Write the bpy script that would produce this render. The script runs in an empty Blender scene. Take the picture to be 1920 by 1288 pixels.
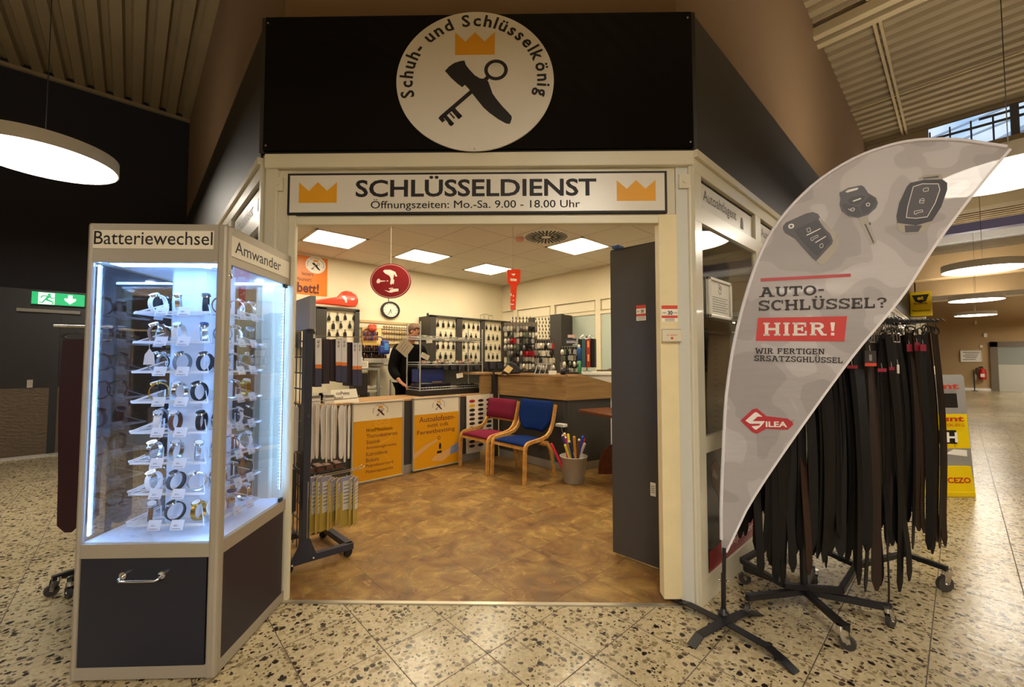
import bpy, bmesh, math, random
from mathutils import Vector, Matrix, noise
from math import sin, cos, pi, radians, atan2, sqrt, hypot
random.seed(7)
scene = bpy.context.scene
COL = scene.collection
V = Vector

# ------------------------------------------------------------------ camera
F_PX = 776.0                      # focal length in pixels of the 1920 px wide frame
PITCH = math.atan(32 / 776.0)     # slightly upwards
YAW = radians(47.3)               # angle between the view axis and the mall's long axis (world X)
EYE = V((0, 0, 1.5))
FH = V((cos(YAW), sin(YAW), 0)); RH = V((sin(YAW), -cos(YAW), 0)); ZU = V((0, 0, 1))
FW = FH * cos(PITCH) + ZU * sin(PITCH); UP = ZU * cos(PITCH) - FH * sin(PITCH)
cam_data = bpy.data.cameras.new('camera')
cam_data.sensor_fit = 'HORIZONTAL'; cam_data.sensor_width = 36; cam_data.lens = 36 * F_PX / 1920
cam_data.clip_start = 0.02; cam_data.clip_end = 300
cam = bpy.data.objects.new('camera', cam_data); COL.objects.link(cam)
cam.matrix_world = Matrix(((RH.x, UP.x, -FW.x, EYE.x), (RH.y, UP.y, -FW.y, EYE.y), (RH.z, UP.z, -FW.z, EYE.z), (0, 0, 0, 1)))
scene.camera = cam

# ------------------------------------------------------------------ view + sky
scene.view_settings.view_transform = 'Standard'
scene.view_settings.look = 'None'
scene.view_settings.gamma = 1
scene.view_settings.exposure = 1.0
scene.view_settings.use_curve_mapping = False
world = bpy.data.worlds.new('sky'); scene.world = world; world.use_nodes = True
def build_world():
    nt = world.node_tree; nt.nodes.clear()
    out = nt.nodes.new('ShaderNodeOutputWorld'); bg = nt.nodes.new('ShaderNodeBackground')
    tc = nt.nodes.new('ShaderNodeTexCoord'); nz = nt.nodes.new('ShaderNodeTexNoise')
    nz.inputs['Scale'].default_value = 5; nz.inputs['Detail'].default_value = 5
    rp = nt.nodes.new('ShaderNodeValToRGB')
    rp.color_ramp.elements[0].position = .42; rp.color_ramp.elements[0].color = (.16, .42, .82, 1)
    rp.color_ramp.elements[1].position = .6; rp.color_ramp.elements[1].color = (.9, .94, 1, 1)
    nt.links.new(tc.outputs['Generated'], nz.inputs['Vector']); nt.links.new(nz.outputs['Fac'], rp.inputs['Fac'])
    nt.links.new(rp.outputs['Color'], bg.inputs['Color']); bg.inputs['Strength'].default_value = .6
    nt.links.new(bg.outputs['Background'], out.inputs['Surface'])
build_world()

# lamp strengths (radiance of the emitting faces)
WARM = (1.0, .91, .77)       # mall lamps
WARM_SHOP = (1.0, .86, .62)  # shop ceiling panels
MALL_LAMP = 18.0
SHOP_PANEL = 13.0
LED_STRIP = 44.0
EXIT_GLOW = .6

# ------------------------------------------------------------------ pixel -> world helpers
def ray(px, py): return FW + RH * ((px - 960) / F_PX) - UP * ((py - 644) / F_PX)
def on(px, py, n, d):
    R = ray(px, py); n = V(n); return EYE + R * ((d - n.dot(EYE)) / n.dot(R))
def atz(px, py, h=0.0): return on(px, py, (0, 0, 1), h)
def atx(px, py, c): return on(px, py, (1, 0, 0), c)
def aty(px, py, c): return on(px, py, (0, 1, 0), c)
def atd(px, py, d): return on(px, py, FH, d)
FA = V((0.761, 2.892, 0)); FB = V((2.522, 1.214, 0)); FE = (FB - FA).normalized(); FN = V((-FE.y, FE.x, 0))
FROT = atan2(FE.y, FE.x)
def atf(px, py, off=0.0):          # on the shop front plane -> local (s, depth, z)
    q = on(px, py, FN, FN.dot(FA) + off); return V(((q - FA).dot(FE), off, q.z))
CM = V((0.334, 2.424, 0)); CROT = atan2(-.653, .757)
CX = V((cos(CROT), sin(CROT), 0)); CY = V((-sin(CROT), cos(CROT), 0))

# ------------------------------------------------------------------ colours + materials
def lin(c):
    if isinstance(c, str):
        c = c.lstrip('#'); c = [int(c[i:i + 2], 16) / 255 for i in (0, 2, 4)]
    return tuple((x / 12.92 if x <= .04045 else ((x + .055) / 1.055) ** 2.4) for x in c)
_mats = {}
def mat(name, color='#808080', rough=.5, metal=0.0, emit=None, strength=0.0, spec=.5, trans=0.0, coat=0.0, sheen=0.0, noise_amt=0.0, noise_scale=30, bump=0.0, bump_scale=200, stretch=None):
    if name in _mats: return _mats[name]
    m = bpy.data.materials.new(name); m.use_nodes = True; _mats[name] = m
    nt = m.node_tree; b = nt.nodes['Principled BSDF']; c = lin(color)
    b.inputs['Base Color'].default_value = (*c, 1); b.inputs['Roughness'].default_value = rough
    b.inputs['Metallic'].default_value = metal; b.inputs['Specular IOR Level'].default_value = spec
    b.inputs['Coat Weight'].default_value = coat; b.inputs['Coat Roughness'].default_value = .05
    b.inputs['Sheen Weight'].default_value = sheen; b.inputs['Transmission Weight'].default_value = trans
    if emit is not None:
        b.inputs['Emission Color'].default_value = (*(lin(emit) if isinstance(emit, str) else emit), 1)
        b.inputs['Emission Strength'].default_value = strength
    if noise_amt or bump:
        tc = nt.nodes.new('ShaderNodeTexCoord'); mp = nt.nodes.new('ShaderNodeMapping')
        nt.links.new(tc.outputs['Object'], mp.inputs['Vector'])
        if stretch: mp.inputs['Scale'].default_value = stretch
    if noise_amt:
        nz = nt.nodes.new('ShaderNodeTexNoise'); nz.inputs['Scale'].default_value = noise_scale; nz.inputs['Detail'].default_value = 6
        nt.links.new(mp.outputs['Vector'], nz.inputs['Vector'])
        rp = nt.nodes.new('ShaderNodeValToRGB')
        rp.color_ramp.elements[0].position = .3; rp.color_ramp.elements[1].position = .7
        rp.color_ramp.elements[0].color = (*[max(0, x * (1 - noise_amt)) for x in c], 1)
        rp.color_ramp.elements[1].color = (*[min(1, x * (1 + noise_amt)) for x in c], 1)
        nt.links.new(nz.outputs['Fac'], rp.inputs['Fac']); nt.links.new(rp.outputs['Color'], b.inputs['Base Color'])
    if bump:
        n2 = nt.nodes.new('ShaderNodeTexNoise'); n2.inputs['Scale'].default_value = bump_scale; n2.inputs['Detail'].default_value = 3
        nt.links.new(mp.outputs['Vector'], n2.inputs['Vector'])
        bp = nt.nodes.new('ShaderNodeBump'); bp.inputs['Strength'].default_value = bump; bp.inputs['Distance'].default_value = .01
        nt.links.new(n2.outputs['Fac'], bp.inputs['Height']); nt.links.new(bp.outputs['Normal'], b.inputs['Normal'])
    return m
def glass_mat(name, tint=(1, 1, 1), refl=.9, rough=0.0):
    """thin sheet glass: clear straight through, mirror-like at grazing angles"""
    if name in _mats: return _mats[name]
    m = bpy.data.materials.new(name); m.use_nodes = True; _mats[name] = m
    nt = m.node_tree; nt.nodes.clear()
    o = nt.nodes.new('ShaderNodeOutputMaterial'); t = nt.nodes.new('ShaderNodeBsdfTransparent'); g = nt.nodes.new('ShaderNodeBsdfGlossy')
    fr = nt.nodes.new('ShaderNodeFresnel'); fr.inputs['IOR'].default_value = 1.5
    mu = nt.nodes.new('ShaderNodeMath'); mu.operation = 'MULTIPLY'; mu.inputs[1].default_value = refl
    mx = nt.nodes.new('ShaderNodeMixShader')
    t.inputs['Color'].default_value = (*tint, 1); g.inputs['Roughness'].default_value = rough
    nt.links.new(fr.outputs['Fac'], mu.inputs[0]); nt.links.new(mu.outputs[0], mx.inputs['Fac'])
    nt.links.new(t.outputs[0], mx.inputs[1]); nt.links.new(g.outputs[0], mx.inputs[2]); nt.links.new(mx.outputs[0], o.inputs['Surface'])
    return m
class NT:
    """tiny node-graph helper for the bigger procedural materials"""
    def __init__(s, name):
        s.m = bpy.data.materials.new(name); s.m.use_nodes = True; s.t = s.m.node_tree; s.b = s.t.nodes['Principled BSDF']; _mats[name] = s.m
    def n(s, typ, **kw):
        x = s.t.nodes.new(typ)
        for k, v in kw.items(): setattr(x, k, v)
        return x
    def l(s, a, b): s.t.links.new(a, b)
    def math(s, op, a, b=None):
        x = s.n('ShaderNodeMath', operation=op)
        for i, v in enumerate((a, b)):
            if v is None: continue
            if isinstance(v, (int, float)): x.inputs[i].default_value = v
            else: s.l(v, x.inputs[i])
        return x.outputs[0]
    def mix(s, f, a, b):
        x = s.n('ShaderNodeMix', data_type='RGBA')
        for sock, v in ((x.inputs[0], f), (x.inputs[6], a), (x.inputs[7], b)):
            if isinstance(v, (int, float)): sock.default_value = v
            elif isinstance(v, (tuple, str)): sock.default_value = (*lin(v), 1) if isinstance(v, str) else (*v, 1)
            else: s.l(v, sock)
        return x.outputs[2]
    def ramp(s, f, stops):
        x = s.n('ShaderNodeValToRGB'); e = x.color_ramp.elements
        while len(e) < len(stops): e.new(.5)
        for el, (p, c) in zip(e, stops): el.position = p; el.color = (*lin(c), 1)
        s.l(f, x.inputs['Fac']); return x.outputs['Color']

# ------------------------------------------------------------------ mesh builder
class MB:
    def __init__(s): s.v = []; s.f = []; s.mi = []; s.sm = []
    def add(s, vs, fs, mi=0, smooth=False):
        o = len(s.v); s.v += [tuple(x) for x in vs]
        for f in fs: s.f.append([i + o for i in f]); s.mi.append(mi); s.sm.append(smooth)
        return s
    def box(s, x0, x1, y0, y1, z0, z1, mi=0):
        x0, x1 = min(x0, x1), max(x0, x1); y0, y1 = min(y0, y1), max(y0, y1); z0, z1 = min(z0, z1), max(z0, z1)
        return s.add([(x0, y0, z0), (x1, y0, z0), (x1, y1, z0), (x0, y1, z0), (x0, y0, z1), (x1, y0, z1), (x1, y1, z1), (x0, y1, z1)],
                     [(0, 3, 2, 1), (4, 5, 6, 7), (0, 1, 5, 4), (1, 2, 6, 5), (2, 3, 7, 6), (3, 0, 4, 7)], mi)
    def cbox(s, x0, x1, y0, y1, z0, z1, b=.004, mi=0):
        """box with chamfered edges"""
        x0, x1 = min(x0, x1), max(x0, x1); y0, y1 = min(y0, y1), max(y0, y1); z0, z1 = min(z0, z1), max(z0, z1)
        b = min(b, (x1 - x0) / 2.01, (y1 - y0) / 2.01, (z1 - z0) / 2.01)
        bm = bmesh.new(); bmesh.ops.create_cube(bm, size=1)
        for v in bm.verts: v.co = V(((x0 + x1) / 2 + v.co.x * (x1 - x0), (y0 + y1) / 2 + v.co.y * (y1 - y0), (z0 + z1) / 2 + v.co.z * (z1 - z0)))
        bmesh.ops.bevel(bm, geom=bm.edges[:], offset=b, segments=2, affect='EDGES', profile=.5)
        return s.frombm(bm, mi, False)
    def frombm(s, bm, mi=0, smooth=True):
        bm.verts.index_update(); s.add([v.co.copy() for v in bm.verts], [[v.index for v in f.verts] for f in bm.faces], mi, smooth); bm.free(); return s
    def obox(s, c, ax, ay, az, mi=0):
        """box from a centre and three half-axis vectors"""
        c, ax, ay, az = V(c), V(ax), V(ay), V(az)
        P = [c + ax * i + ay * j + az * k for k in (-1, 1) for (i, j) in ((-1, -1), (1, -1), (1, 1), (-1, 1))]
        return s.add(P, [(0, 3, 2, 1), (4, 5, 6, 7), (0, 1, 5, 4), (1, 2, 6, 5), (2, 3, 7, 6), (3, 0, 4, 7)], mi)
    def bar(s, p, q, w, h, up=(0, 0, 1), mi=0):
        """rectangular bar from p to q, w across, h along up"""
        p, q = V(p), V(q); d = q - p; u = V(up); x = d.cross(u)
        if x.length < 1e-6: x = d.cross(V((1, 0, 0)))
        x.normalize(); u = x.cross(d).normalized()
        return s.obox((p + q) / 2, d / 2, x * w / 2, u * h / 2, mi)
    def tube(s, pts, r, seg=8, mi=0, cap=True, closed=False):
        pts = [V(p) for p in pts]; n = len(pts); rr = r if isinstance(r, (list, tuple)) else [r] * n
        vs = []; prev = None
        for i, p in enumerate(pts):
            a = pts[(i - 1) % n] if (closed or i > 0) else p; b = pts[(i + 1) % n] if (closed or i < n - 1) else p
            t = (b - a).normalized()
            if prev is None:
                ref = V((0, 0, 1)) if abs(t.z) < .9 else V((1, 0, 0)); u = t.cross(ref).normalized()
            else:
                u = (prev - t * prev.dot(t)); u = u.normalized() if u.length > 1e-6 else t.orthogonal().normalized()
            prev = u; w = t.cross(u)
            vs += [p + (u * cos(2 * pi * k / seg) + w * sin(2 * pi * k / seg)) * rr[i] for k in range(seg)]
        fs = []
        for i in range(n if closed else n - 1):
            j = (i + 1) % n
            for k in range(seg): fs.append((i * seg + k, i * seg + (k + 1) % seg, j * seg + (k + 1) % seg, j * seg + k))
        s.add(vs, fs, mi, True)
        if cap and not closed:
            s.add(vs[:seg], [list(range(seg))[::-1]], mi); s.add(vs[-seg:], [list(range(seg))], mi)
        return s
    def cyl(s, p, q, r, seg=16, mi=0, r2=None): return s.tube([p, q], [r, r if r2 is None else r2], seg, mi)
    def lathe(s, prof, seg=24, c=(0, 0, 0), mi=0, sy=1.0):
        c = V(c); vs = []; fs = []; n = len(prof)
        for (r, z) in prof: vs += [c + V((r * cos(2 * pi * k / seg), r * sy * sin(2 * pi * k / seg), z)) for k in range(seg)]
        for i in range(n - 1):
            for k in range(seg): fs.append((i * seg + k, i * seg + (k + 1) % seg, (i + 1) * seg + (k + 1) % seg, (i + 1) * seg + k))
        return s.add(vs, fs, mi, True)
    def ball(s, c, r, mi=0, sub=2, sc=(1, 1, 1)):
        bm = bmesh.new(); bmesh.ops.create_icosphere(bm, subdivisions=sub, radius=r)
        for v in bm.verts: v.co = V((v.co.x * sc[0], v.co.y * sc[1], v.co.z * sc[2])) + V(c)
        return s.frombm(bm, mi, True)
    def prism(s, poly, o, ax, ay, th, mi=0):
        """polygon (list of 2-D points, counter-clockwise seen against n = ax x ay) extruded along -n by th; front face at o"""
        o, ax, ay = V(o), V(ax), V(ay); n = ax.cross(ay).normalized(); k = len(poly)
        A = [o + ax * p[0] + ay * p[1] for p in poly]; B = [p - n * th for p in A]
        fs = [list(range(k)), [k + i for i in reversed(range(k))]] + [(i, k + i, k + (i + 1) % k, (i + 1) % k) for i in range(k)]
        return s.add(A + B, fs, mi)
    def ring(s, o, ax, ay, r0, r1, th, seg=40, mi=0, a0=0, a1=2 * pi):
        """flat ring / arc with thickness in plane ax, ay; r given as (rx, ry) or number"""
        o, ax, ay = V(o), V(ax), V(ay); n = ax.cross(ay).normalized()
        f = lambda r: r if isinstance(r, tuple) else (r, r)
        r0, r1 = f(r0), f(r1); full = abs(a1 - a0 - 2 * pi) < 1e-6; m = seg if full else seg + 1; vs = []
        for i in range(m):
            a = a0 + (a1 - a0) * i / seg; c_, s_ = cos(a), sin(a)
            pi_ = o + ax * (r0[0] * c_) + ay * (r0[1] * s_); po = o + ax * (r1[0] * c_) + ay * (r1[1] * s_)
            vs += [pi_, po, po - n * th, pi_ - n * th]
        fs = []
        for i in range(seg):
            j = (i + 1) % m
            for k in range(4): fs.append((i * 4 + k, i * 4 + (k + 1) % 4, j * 4 + (k + 1) % 4, j * 4 + k))
        if not full: fs += [(0, 1, 2, 3), ((m - 1) * 4 + 3, (m - 1) * 4 + 2, (m - 1) * 4 + 1, (m - 1) * 4)]
        return s.add(vs, fs, mi)
    def disc(s, o, ax, ay, rx, ry, th, seg=48, mi=0):
        return s.prism([(rx * cos(2 * pi * i / seg), ry * sin(2 * pi * i / seg)) for i in range(seg)], o, ax, ay, th, mi)
    def mesh(s, name, mats):
        me = bpy.data.meshes.new(name); me.from_pydata(s.v, [], s.f)
        for m in (mats if isinstance(mats, (list, tuple)) else [mats]): me.materials.append(m)
        for p, mi, sm in zip(me.polygons, s.mi, s.sm): p.material_index = mi; p.use_smooth = sm
        bm = bmesh.new(); bm.from_mesh(me); bmesh.ops.recalc_face_normals(bm, faces=bm.faces[:]); bm.to_mesh(me); bm.free()
        return me
    def build(s, name, mats, parent=None, loc=None, rz=None):
        o = bpy.data.objects.new(name, s.mesh(name, mats)); COL.objects.link(o)
        if parent is not None: o.parent = parent
        if loc is not None: o.location = loc
        if rz is not None: o.rotation_euler = (0, 0, rz)
        return o
def subsurf(o, lv=1, render=None):
    md = o.modifiers.new('subdivision', 'SUBSURF'); md.levels = lv; md.render_levels = lv if render is None else render
    for p in o.data.polygons: p.use_smooth = True
    return o
def bevel(o, w=.005, seg=2):
    md = o.modifiers.new('bevel', 'BEVEL'); md.width = w; md.segments = seg; md.limit_method = 'ANGLE'; return o

# ------------------------------------------------------------------ things, parts, structure
def tag(o, label, cat, group=None, kind=None):
    o['label'] = label; o['category'] = cat
    if group: o['group'] = group
    if kind: o['kind'] = kind
    return o
def thing(name, label, cat, loc=(0, 0, 0), rz=0.0, group=None):
    o = bpy.data.objects.new(name, None); COL.objects.link(o); o.empty_display_size = .1
    o.location = loc; o.rotation_euler = (0, 0, rz); return tag(o, label, cat, group)
def struct(o):
    o['kind'] = 'structure'; return o
def dup(root, loc=None, rz=None, label=None, group=None):
    """copy of a thing with copies of its parts and sub-parts (shared mesh data)"""
    r = root.copy(); COL.objects.link(r)
    if loc is not None: r.location = loc
    if rz is not None: r.rotation_euler = (0, 0, rz)
    if label: r['label'] = label
    if group: r['group'] = group
    for ch in list(root.children):
        c = ch.copy(); COL.objects.link(c); c.parent = r
        for g in list(ch.children):
            d = g.copy(); COL.objects.link(d); d.parent = c
    return r
ORD = ['first', 'second', 'third', 'fourth', 'fifth', 'sixth', 'seventh', 'eighth', 'ninth', 'tenth', 'eleventh', 'twelfth', 'thirteenth', 'fourteenth',
       'fifteenth', 'sixteenth', 'seventeenth', 'eighteenth', 'nineteenth', 'twentieth', 'twenty-first', 'twenty-second', 'twenty-third', 'twenty-fourth',
       'twenty-fifth', 'twenty-sixth', 'twenty-seventh', 'twenty-eighth', 'twenty-ninth', 'thirtieth']

# ------------------------------------------------------------------ lettering
_tcache = {}
def text_geo(body, bold=0.0, res=3):
    key = (body, bold, res)
    if key in _tcache: return _tcache[key]
    cu = bpy.data.curves.new('lettering', 'FONT'); cu.body = body; thick = bold if 'M' in body else 0; cu.offset = 0 if thick else bold; cu.resolution_u = res; cu.size = 1
    ob = bpy.data.objects.new('lettering', cu)
    me = ob.to_mesh(); vs = [v.co.copy() for v in me.vertices]; fs = [list(p.vertices) for p in me.polygons]
    ob.to_mesh_clear(); bpy.data.objects.remove(ob); bpy.data.curves.remove(cu)
    if thick:                      # the M outline cannot be offset: thicken by shifted copies instead
        n = len(vs); base = list(vs); bf = list(fs); vs = []; fs = []
        for k, (dx, dy) in enumerate(((1, 0), (-1, 0), (0, 1), (0, -1), (.7, .7), (-.7, .7), (.7, -.7), (-.7, -.7))):
            vs += [v + V((dx * thick, dy * thick, 0)) for v in base]; fs += [[i + k * n for i in f] for f in bf]
    if not vs: vs = [V((0, 0, 0)), V((.1, 0, 0)), V((0, .1, 0))]; fs = [(0, 1, 2)]
    x0 = min(v.x for v in vs); x1 = max(v.x for v in vs); y0 = min(v.y for v in vs); y1 = max(v.y for v in vs)
    _tcache[key] = (vs, fs, x0, x1, y0, y1); return _tcache[key]
def text(mb, body, o, ax, ay, w=None, h=None, bold=.012, mi=0, align='l', res=3, mirror=False, cap=None):
    """flat lettering whose lower left corner (of its box) is o, fitted to width w and/or height h"""
    vs, fs, x0, x1, y0, y1 = text_geo(body, bold, res); o, ax, ay = V(o), V(ax), V(ay)
    sx = w / (x1 - x0) if w else None; sy = h / (y1 - y0) if h else None
    if sx is None: sx = sy
    if sy is None: sy = sx
    W = (x1 - x0) * sx; dx = {'l': 0, 'c': -W / 2, 'r': -W}[align]
    def px(v):
        t = (v.x - x0) * sx
        return (W - t if mirror else t) + dx
    mb.add([o + ax * px(v) + ay * ((v.y - y0) * sy) for v in vs], [f[::-1] if mirror else f for f in fs], mi)
    return W
# ================================================================== MATERIALS
def make_terrazzo():
    g = NT('terrazzo'); geo = g.n('ShaderNodeNewGeometry'); sp = g.n('ShaderNodeSeparateXYZ'); g.l(geo.outputs['Position'], sp.inputs[0])
    def groove(o, p0, pitch, w):
        t = g.math('DIVIDE', g.math('SUBTRACT', o, p0), pitch); t = g.math('FRACT', t)
        t = g.math('MINIMUM', t, g.math('SUBTRACT', 1.0, t)); return g.math('LESS_THAN', t, w / pitch / 2)
    gx = groove(sp.outputs['X'], .255 - 20 * .378, .378, .0052); gy = groove(sp.outputs['Y'], .155 - 40 * .384, .384, .0052)
    gr = g.math('MAXIMUM', gx, gy)
    nz = g.n('ShaderNodeTexNoise'); nz.inputs['Scale'].default_value = 28; nz.inputs['Detail'].default_value = 3; g.l(geo.outputs['Position'], nz.inputs['Vector'])
    ad = g.n('ShaderNodeVectorMath', operation='MULTIPLY_ADD'); g.l(nz.outputs['Color'], ad.inputs[0]); ad.inputs[1].default_value = (.035, .035, .035); g.l(geo.outputs['Position'], ad.inputs[2])
    flat = g.n('ShaderNodeVectorMath', operation='MULTIPLY'); g.l(ad.outputs[0], flat.inputs[0]); flat.inputs[1].default_value = (1, 1, 0)
    def chips(scale, rad, share):
        v = g.n('ShaderNodeTexVoronoi', voronoi_dimensions='2D'); v.inputs['Scale'].default_value = scale; v.inputs['Randomness'].default_value = 1; g.l(flat.outputs[0], v.inputs['Vector'])
        s2 = g.n('ShaderNodeSeparateColor'); g.l(v.outputs['Color'], s2.inputs[0])
        r = g.math('MULTIPLY', g.math('ADD', .45, s2.outputs[1]), rad)
        a = g.math('LESS_THAN', v.outputs['Distance'], r); b = g.math('LESS_THAN', s2.outputs[0], share)
        return g.math('MULTIPLY', a, b), s2.outputs[2]
    big, t1 = chips(29, .33, .2); small, t2 = chips(60, .30, .17); mid, t3 = chips(36, .42, .4)
    n2 = g.n('ShaderNodeTexNoise'); n2.inputs['Scale'].default_value = 45; n2.inputs['Detail'].default_value = 7; n2.inputs['Roughness'].default_value = .75; g.l(geo.outputs['Position'], n2.inputs['Vector'])
    base = g.ramp(n2.outputs['Fac'], [(.3, '#9C8D6E'), (.5, '#B9A987'), (.72, '#D0C09E')])
    n3 = g.n('ShaderNodeTexNoise'); n3.inputs['Scale'].default_value = 1.6; n3.inputs['Detail'].default_value = 2; g.l(geo.outputs['Position'], n3.inputs['Vector'])
    tone = g.ramp(n3.outputs['Fac'], [(.35, '#D8D4CA'), (.65, '#FFFFFF')])
    mm = g.n('ShaderNodeMix', data_type='RGBA', blend_type='MULTIPLY'); mm.inputs[0].default_value = .6; g.l(base, mm.inputs[6]); g.l(tone, mm.inputs[7])
    c = g.mix(mid, mm.outputs[2], g.ramp(t3, [(0, '#8C7C5C'), (.5, '#77694E'), (1, '#A9976F')]))
    c = g.mix(small, c, g.ramp(t2, [(0, '#281C16'), (1, '#58463A')]))
    c = g.mix(big, c, g.ramp(t1, [(0, '#150F0D'), (.6, '#261A15'), (1, '#54433A')]))
    c = g.mix(gr, c, '#4A3E32'); g.l(c, g.b.inputs['Base Color'])
    g.l(g.math('ADD', .24, g.math('MULTIPLY', gr, .5)), g.b.inputs['Roughness'])
    n4 = g.n('ShaderNodeTexNoise'); n4.inputs['Scale'].default_value = 14; n4.inputs['Detail'].default_value = 3; g.l(geo.outputs['Position'], n4.inputs['Vector'])
    bp = g.n('ShaderNodeBump'); bp.inputs['Strength'].default_value = .12; bp.inputs['Distance'].default_value = .02; g.l(n4.outputs['Fac'], bp.inputs['Height']); g.l(bp.outputs[0], g.b.inputs['Normal'])
    return g.m
def make_shop_floor():
    g = NT('shop_vinyl'); geo = g.n('ShaderNodeNewGeometry'); sp = g.n('ShaderNodeSeparateXYZ'); g.l(geo.outputs['Position'], sp.inputs[0])
    def seam(o, p0, pitch, w):
        t = g.math('FRACT', g.math('DIVIDE', g.math('SUBTRACT', o, p0), pitch)); t = g.math('MINIMUM', t, g.math('SUBTRACT', 1.0, t)); return g.math('LESS_THAN', t, w / pitch / 2)
    def cell(o, p0, pitch): return g.math('FLOOR', g.math('DIVIDE', g.math('SUBTRACT', o, p0), pitch))
    s = g.math('MAXIMUM', seam(sp.outputs['X'], 1.255 - 5.63, .563, .004), seam(sp.outputs['Y'], 1.766 - 5.6, .56, .004))
    cx = g.math('ADD', g.math('MULTIPLY', cell(sp.outputs['X'], 1.255 - 5.63, .563), 3.7), g.math('MULTIPLY', cell(sp.outputs['Y'], 1.766 - 5.6, .56), 9.3))
    cb = g.n('ShaderNodeCombineXYZ'); g.l(cx, cb.inputs[2]); ad = g.n('ShaderNodeVectorMath', operation='ADD'); g.l(geo.outputs['Position'], ad.inputs[0]); g.l(cb.outputs[0], ad.inputs[1])
    def nz(sc, det, ro, dist=0):
        n = g.n('ShaderNodeTexNoise'); n.inputs['Scale'].default_value = sc; n.inputs['Detail'].default_value = det; n.inputs['Roughness'].default_value = ro; n.inputs['Distortion'].default_value = dist; g.l(ad.outputs[0], n.inputs['Vector']); return n.outputs['Fac']
    c = g.ramp(nz(4.2, 9, .62, .8), [(.28, '#5C4024'), (.43, '#7C5830'), (.56, '#92703C'), (.72, '#B49052')])
    c = g.mix(g.math('MULTIPLY', g.math('GREATER_THAN', nz(3.2, 6, .6, 1.2), .56), .30), c, '#6A593E')
    c = g.mix(g.math('MULTIPLY', g.math('GREATER_THAN', nz(5.1, 8, .75, 2.0), .60), .40), c, '#C2A060')
    c = g.mix(g.math('MULTIPLY', s, .6), c, '#3A2817'); g.l(c, g.b.inputs['Base Color']); g.b.inputs['Roughness'].default_value = .42; g.b.inputs['Specular IOR Level'].default_value = .35
    return g.m
def make_ceiling_tile():
    g = NT('ceiling_tile'); geo = g.n('ShaderNodeNewGeometry'); sp = g.n('ShaderNodeSeparateXYZ'); g.l(geo.outputs['Position'], sp.inputs[0])
    def seam(o, p0, w):
        t = g.math('FRACT', g.math('DIVIDE', g.math('SUBTRACT', o, p0), CT)); t = g.math('MINIMUM', t, g.math('SUBTRACT', 1.0, t)); return g.math('LESS_THAN', t, w / CT / 2)
    s = g.math('MAXIMUM', seam(sp.outputs['X'], CTX - 10 * CT, .009), seam(sp.outputs['Y'], CTY - 10 * CT, .009))
    g.l(g.mix(s, '#E2DACB', '#A89C88'), g.b.inputs['Base Color']); g.b.inputs['Roughness'].default_value = .9
    return g.m
HC = 3.05; _k = (HC - 1.5) / 1.4
CT = .5765 * _k; CTX = 1.4135 * _k; CTY = 4.585 * _k        # suspended-ceiling grid
def wood_mat(name, a, b, c, scale=(1, 14, 14), rough=.45, rot=0):
    if name in _mats: return _mats[name]
    g = NT(name); tc = g.n('ShaderNodeTexCoord'); mp = g.n('ShaderNodeMapping'); g.l(tc.outputs['Object'], mp.inputs['Vector']); mp.inputs['Scale'].default_value = scale
    n = g.n('ShaderNodeTexNoise'); n.inputs['Scale'].default_value = 2.2; n.inputs['Detail'].default_value = 7; n.inputs['Roughness'].default_value = .62; n.inputs['Distortion'].default_value = .6; g.l(mp.outputs[0], n.inputs['Vector'])
    g.l(g.ramp(n.outputs['Fac'], [(.3, a), (.5, b), (.7, c)]), g.b.inputs['Base Color']); g.b.inputs['Roughness'].default_value = rough
    return g.m
TERRAZZO = make_terrazzo(); VINYL = make_shop_floor(); CTILE = make_ceiling_tile()
CREAM = mat('cream_metal', '#D6CEB4', .28, coat=.25); CREAM2 = mat('cream_panel', '#D9D1B4', .4)
GREYPOST = mat('grey_white_post', '#CDCCC2', .4); WALLCREAM = mat('shop_wall', '#E6DABC', .85, noise_amt=.03, noise_scale=2)
BROWNWALL = mat('brown_wall', '#7C6244', .85, noise_amt=.04, noise_scale=.6); BEIGEWALL = mat('beige_wall', '#B0946A', .8, noise_amt=.03, noise_scale=.8)
BLACKWALL = mat('black_wall', '#15131A', .7); FASCIA = mat('fascia_grey', '#2D2926', .55); GLOSSBLACK = mat('black_acrylic', '#090706', .1, spec=.13)
RIBCEIL = mat('ribbed_ceiling', '#8E7C5C', .7, noise_amt=.08, noise_scale=1.5); DARK = mat('dark_metal', '#2A2C33', .45, noise_amt=.05); BLACKM = mat('black_metal', '#17161A', .4, spec=.5)
WHITE = mat('white', '#EFEBE0', .5); PAPER = mat('paper', '#F0EAD8', .8); BLACK = mat('black_print', '#15100F', .6); GOLD = mat('gold_print', '#DE9C0A', .5)
STEEL = mat('steel', '#B9B9B6', .28, 1.0); CHROME = mat('chrome', '#DADADA', .12, 1.0); RUBBER = mat('rubber', '#141416', .7)
SILVERFRAME = mat('silver_frame', '#C9C4B6', .35, .6); ANTHRA = mat('anthracite_panel', '#3B3836', .55, noise_amt=.05); GLASS = glass_mat('sheet_glass')
LAMP_ON = mat('lamp_diffuser', '#FFFFFF', .5, emit=WARM, strength=MALL_LAMP); PANEL_ON = mat('panel_diffuser', '#FFFFFF', .5, emit=WARM_SHOP, strength=SHOP_PANEL)

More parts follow.
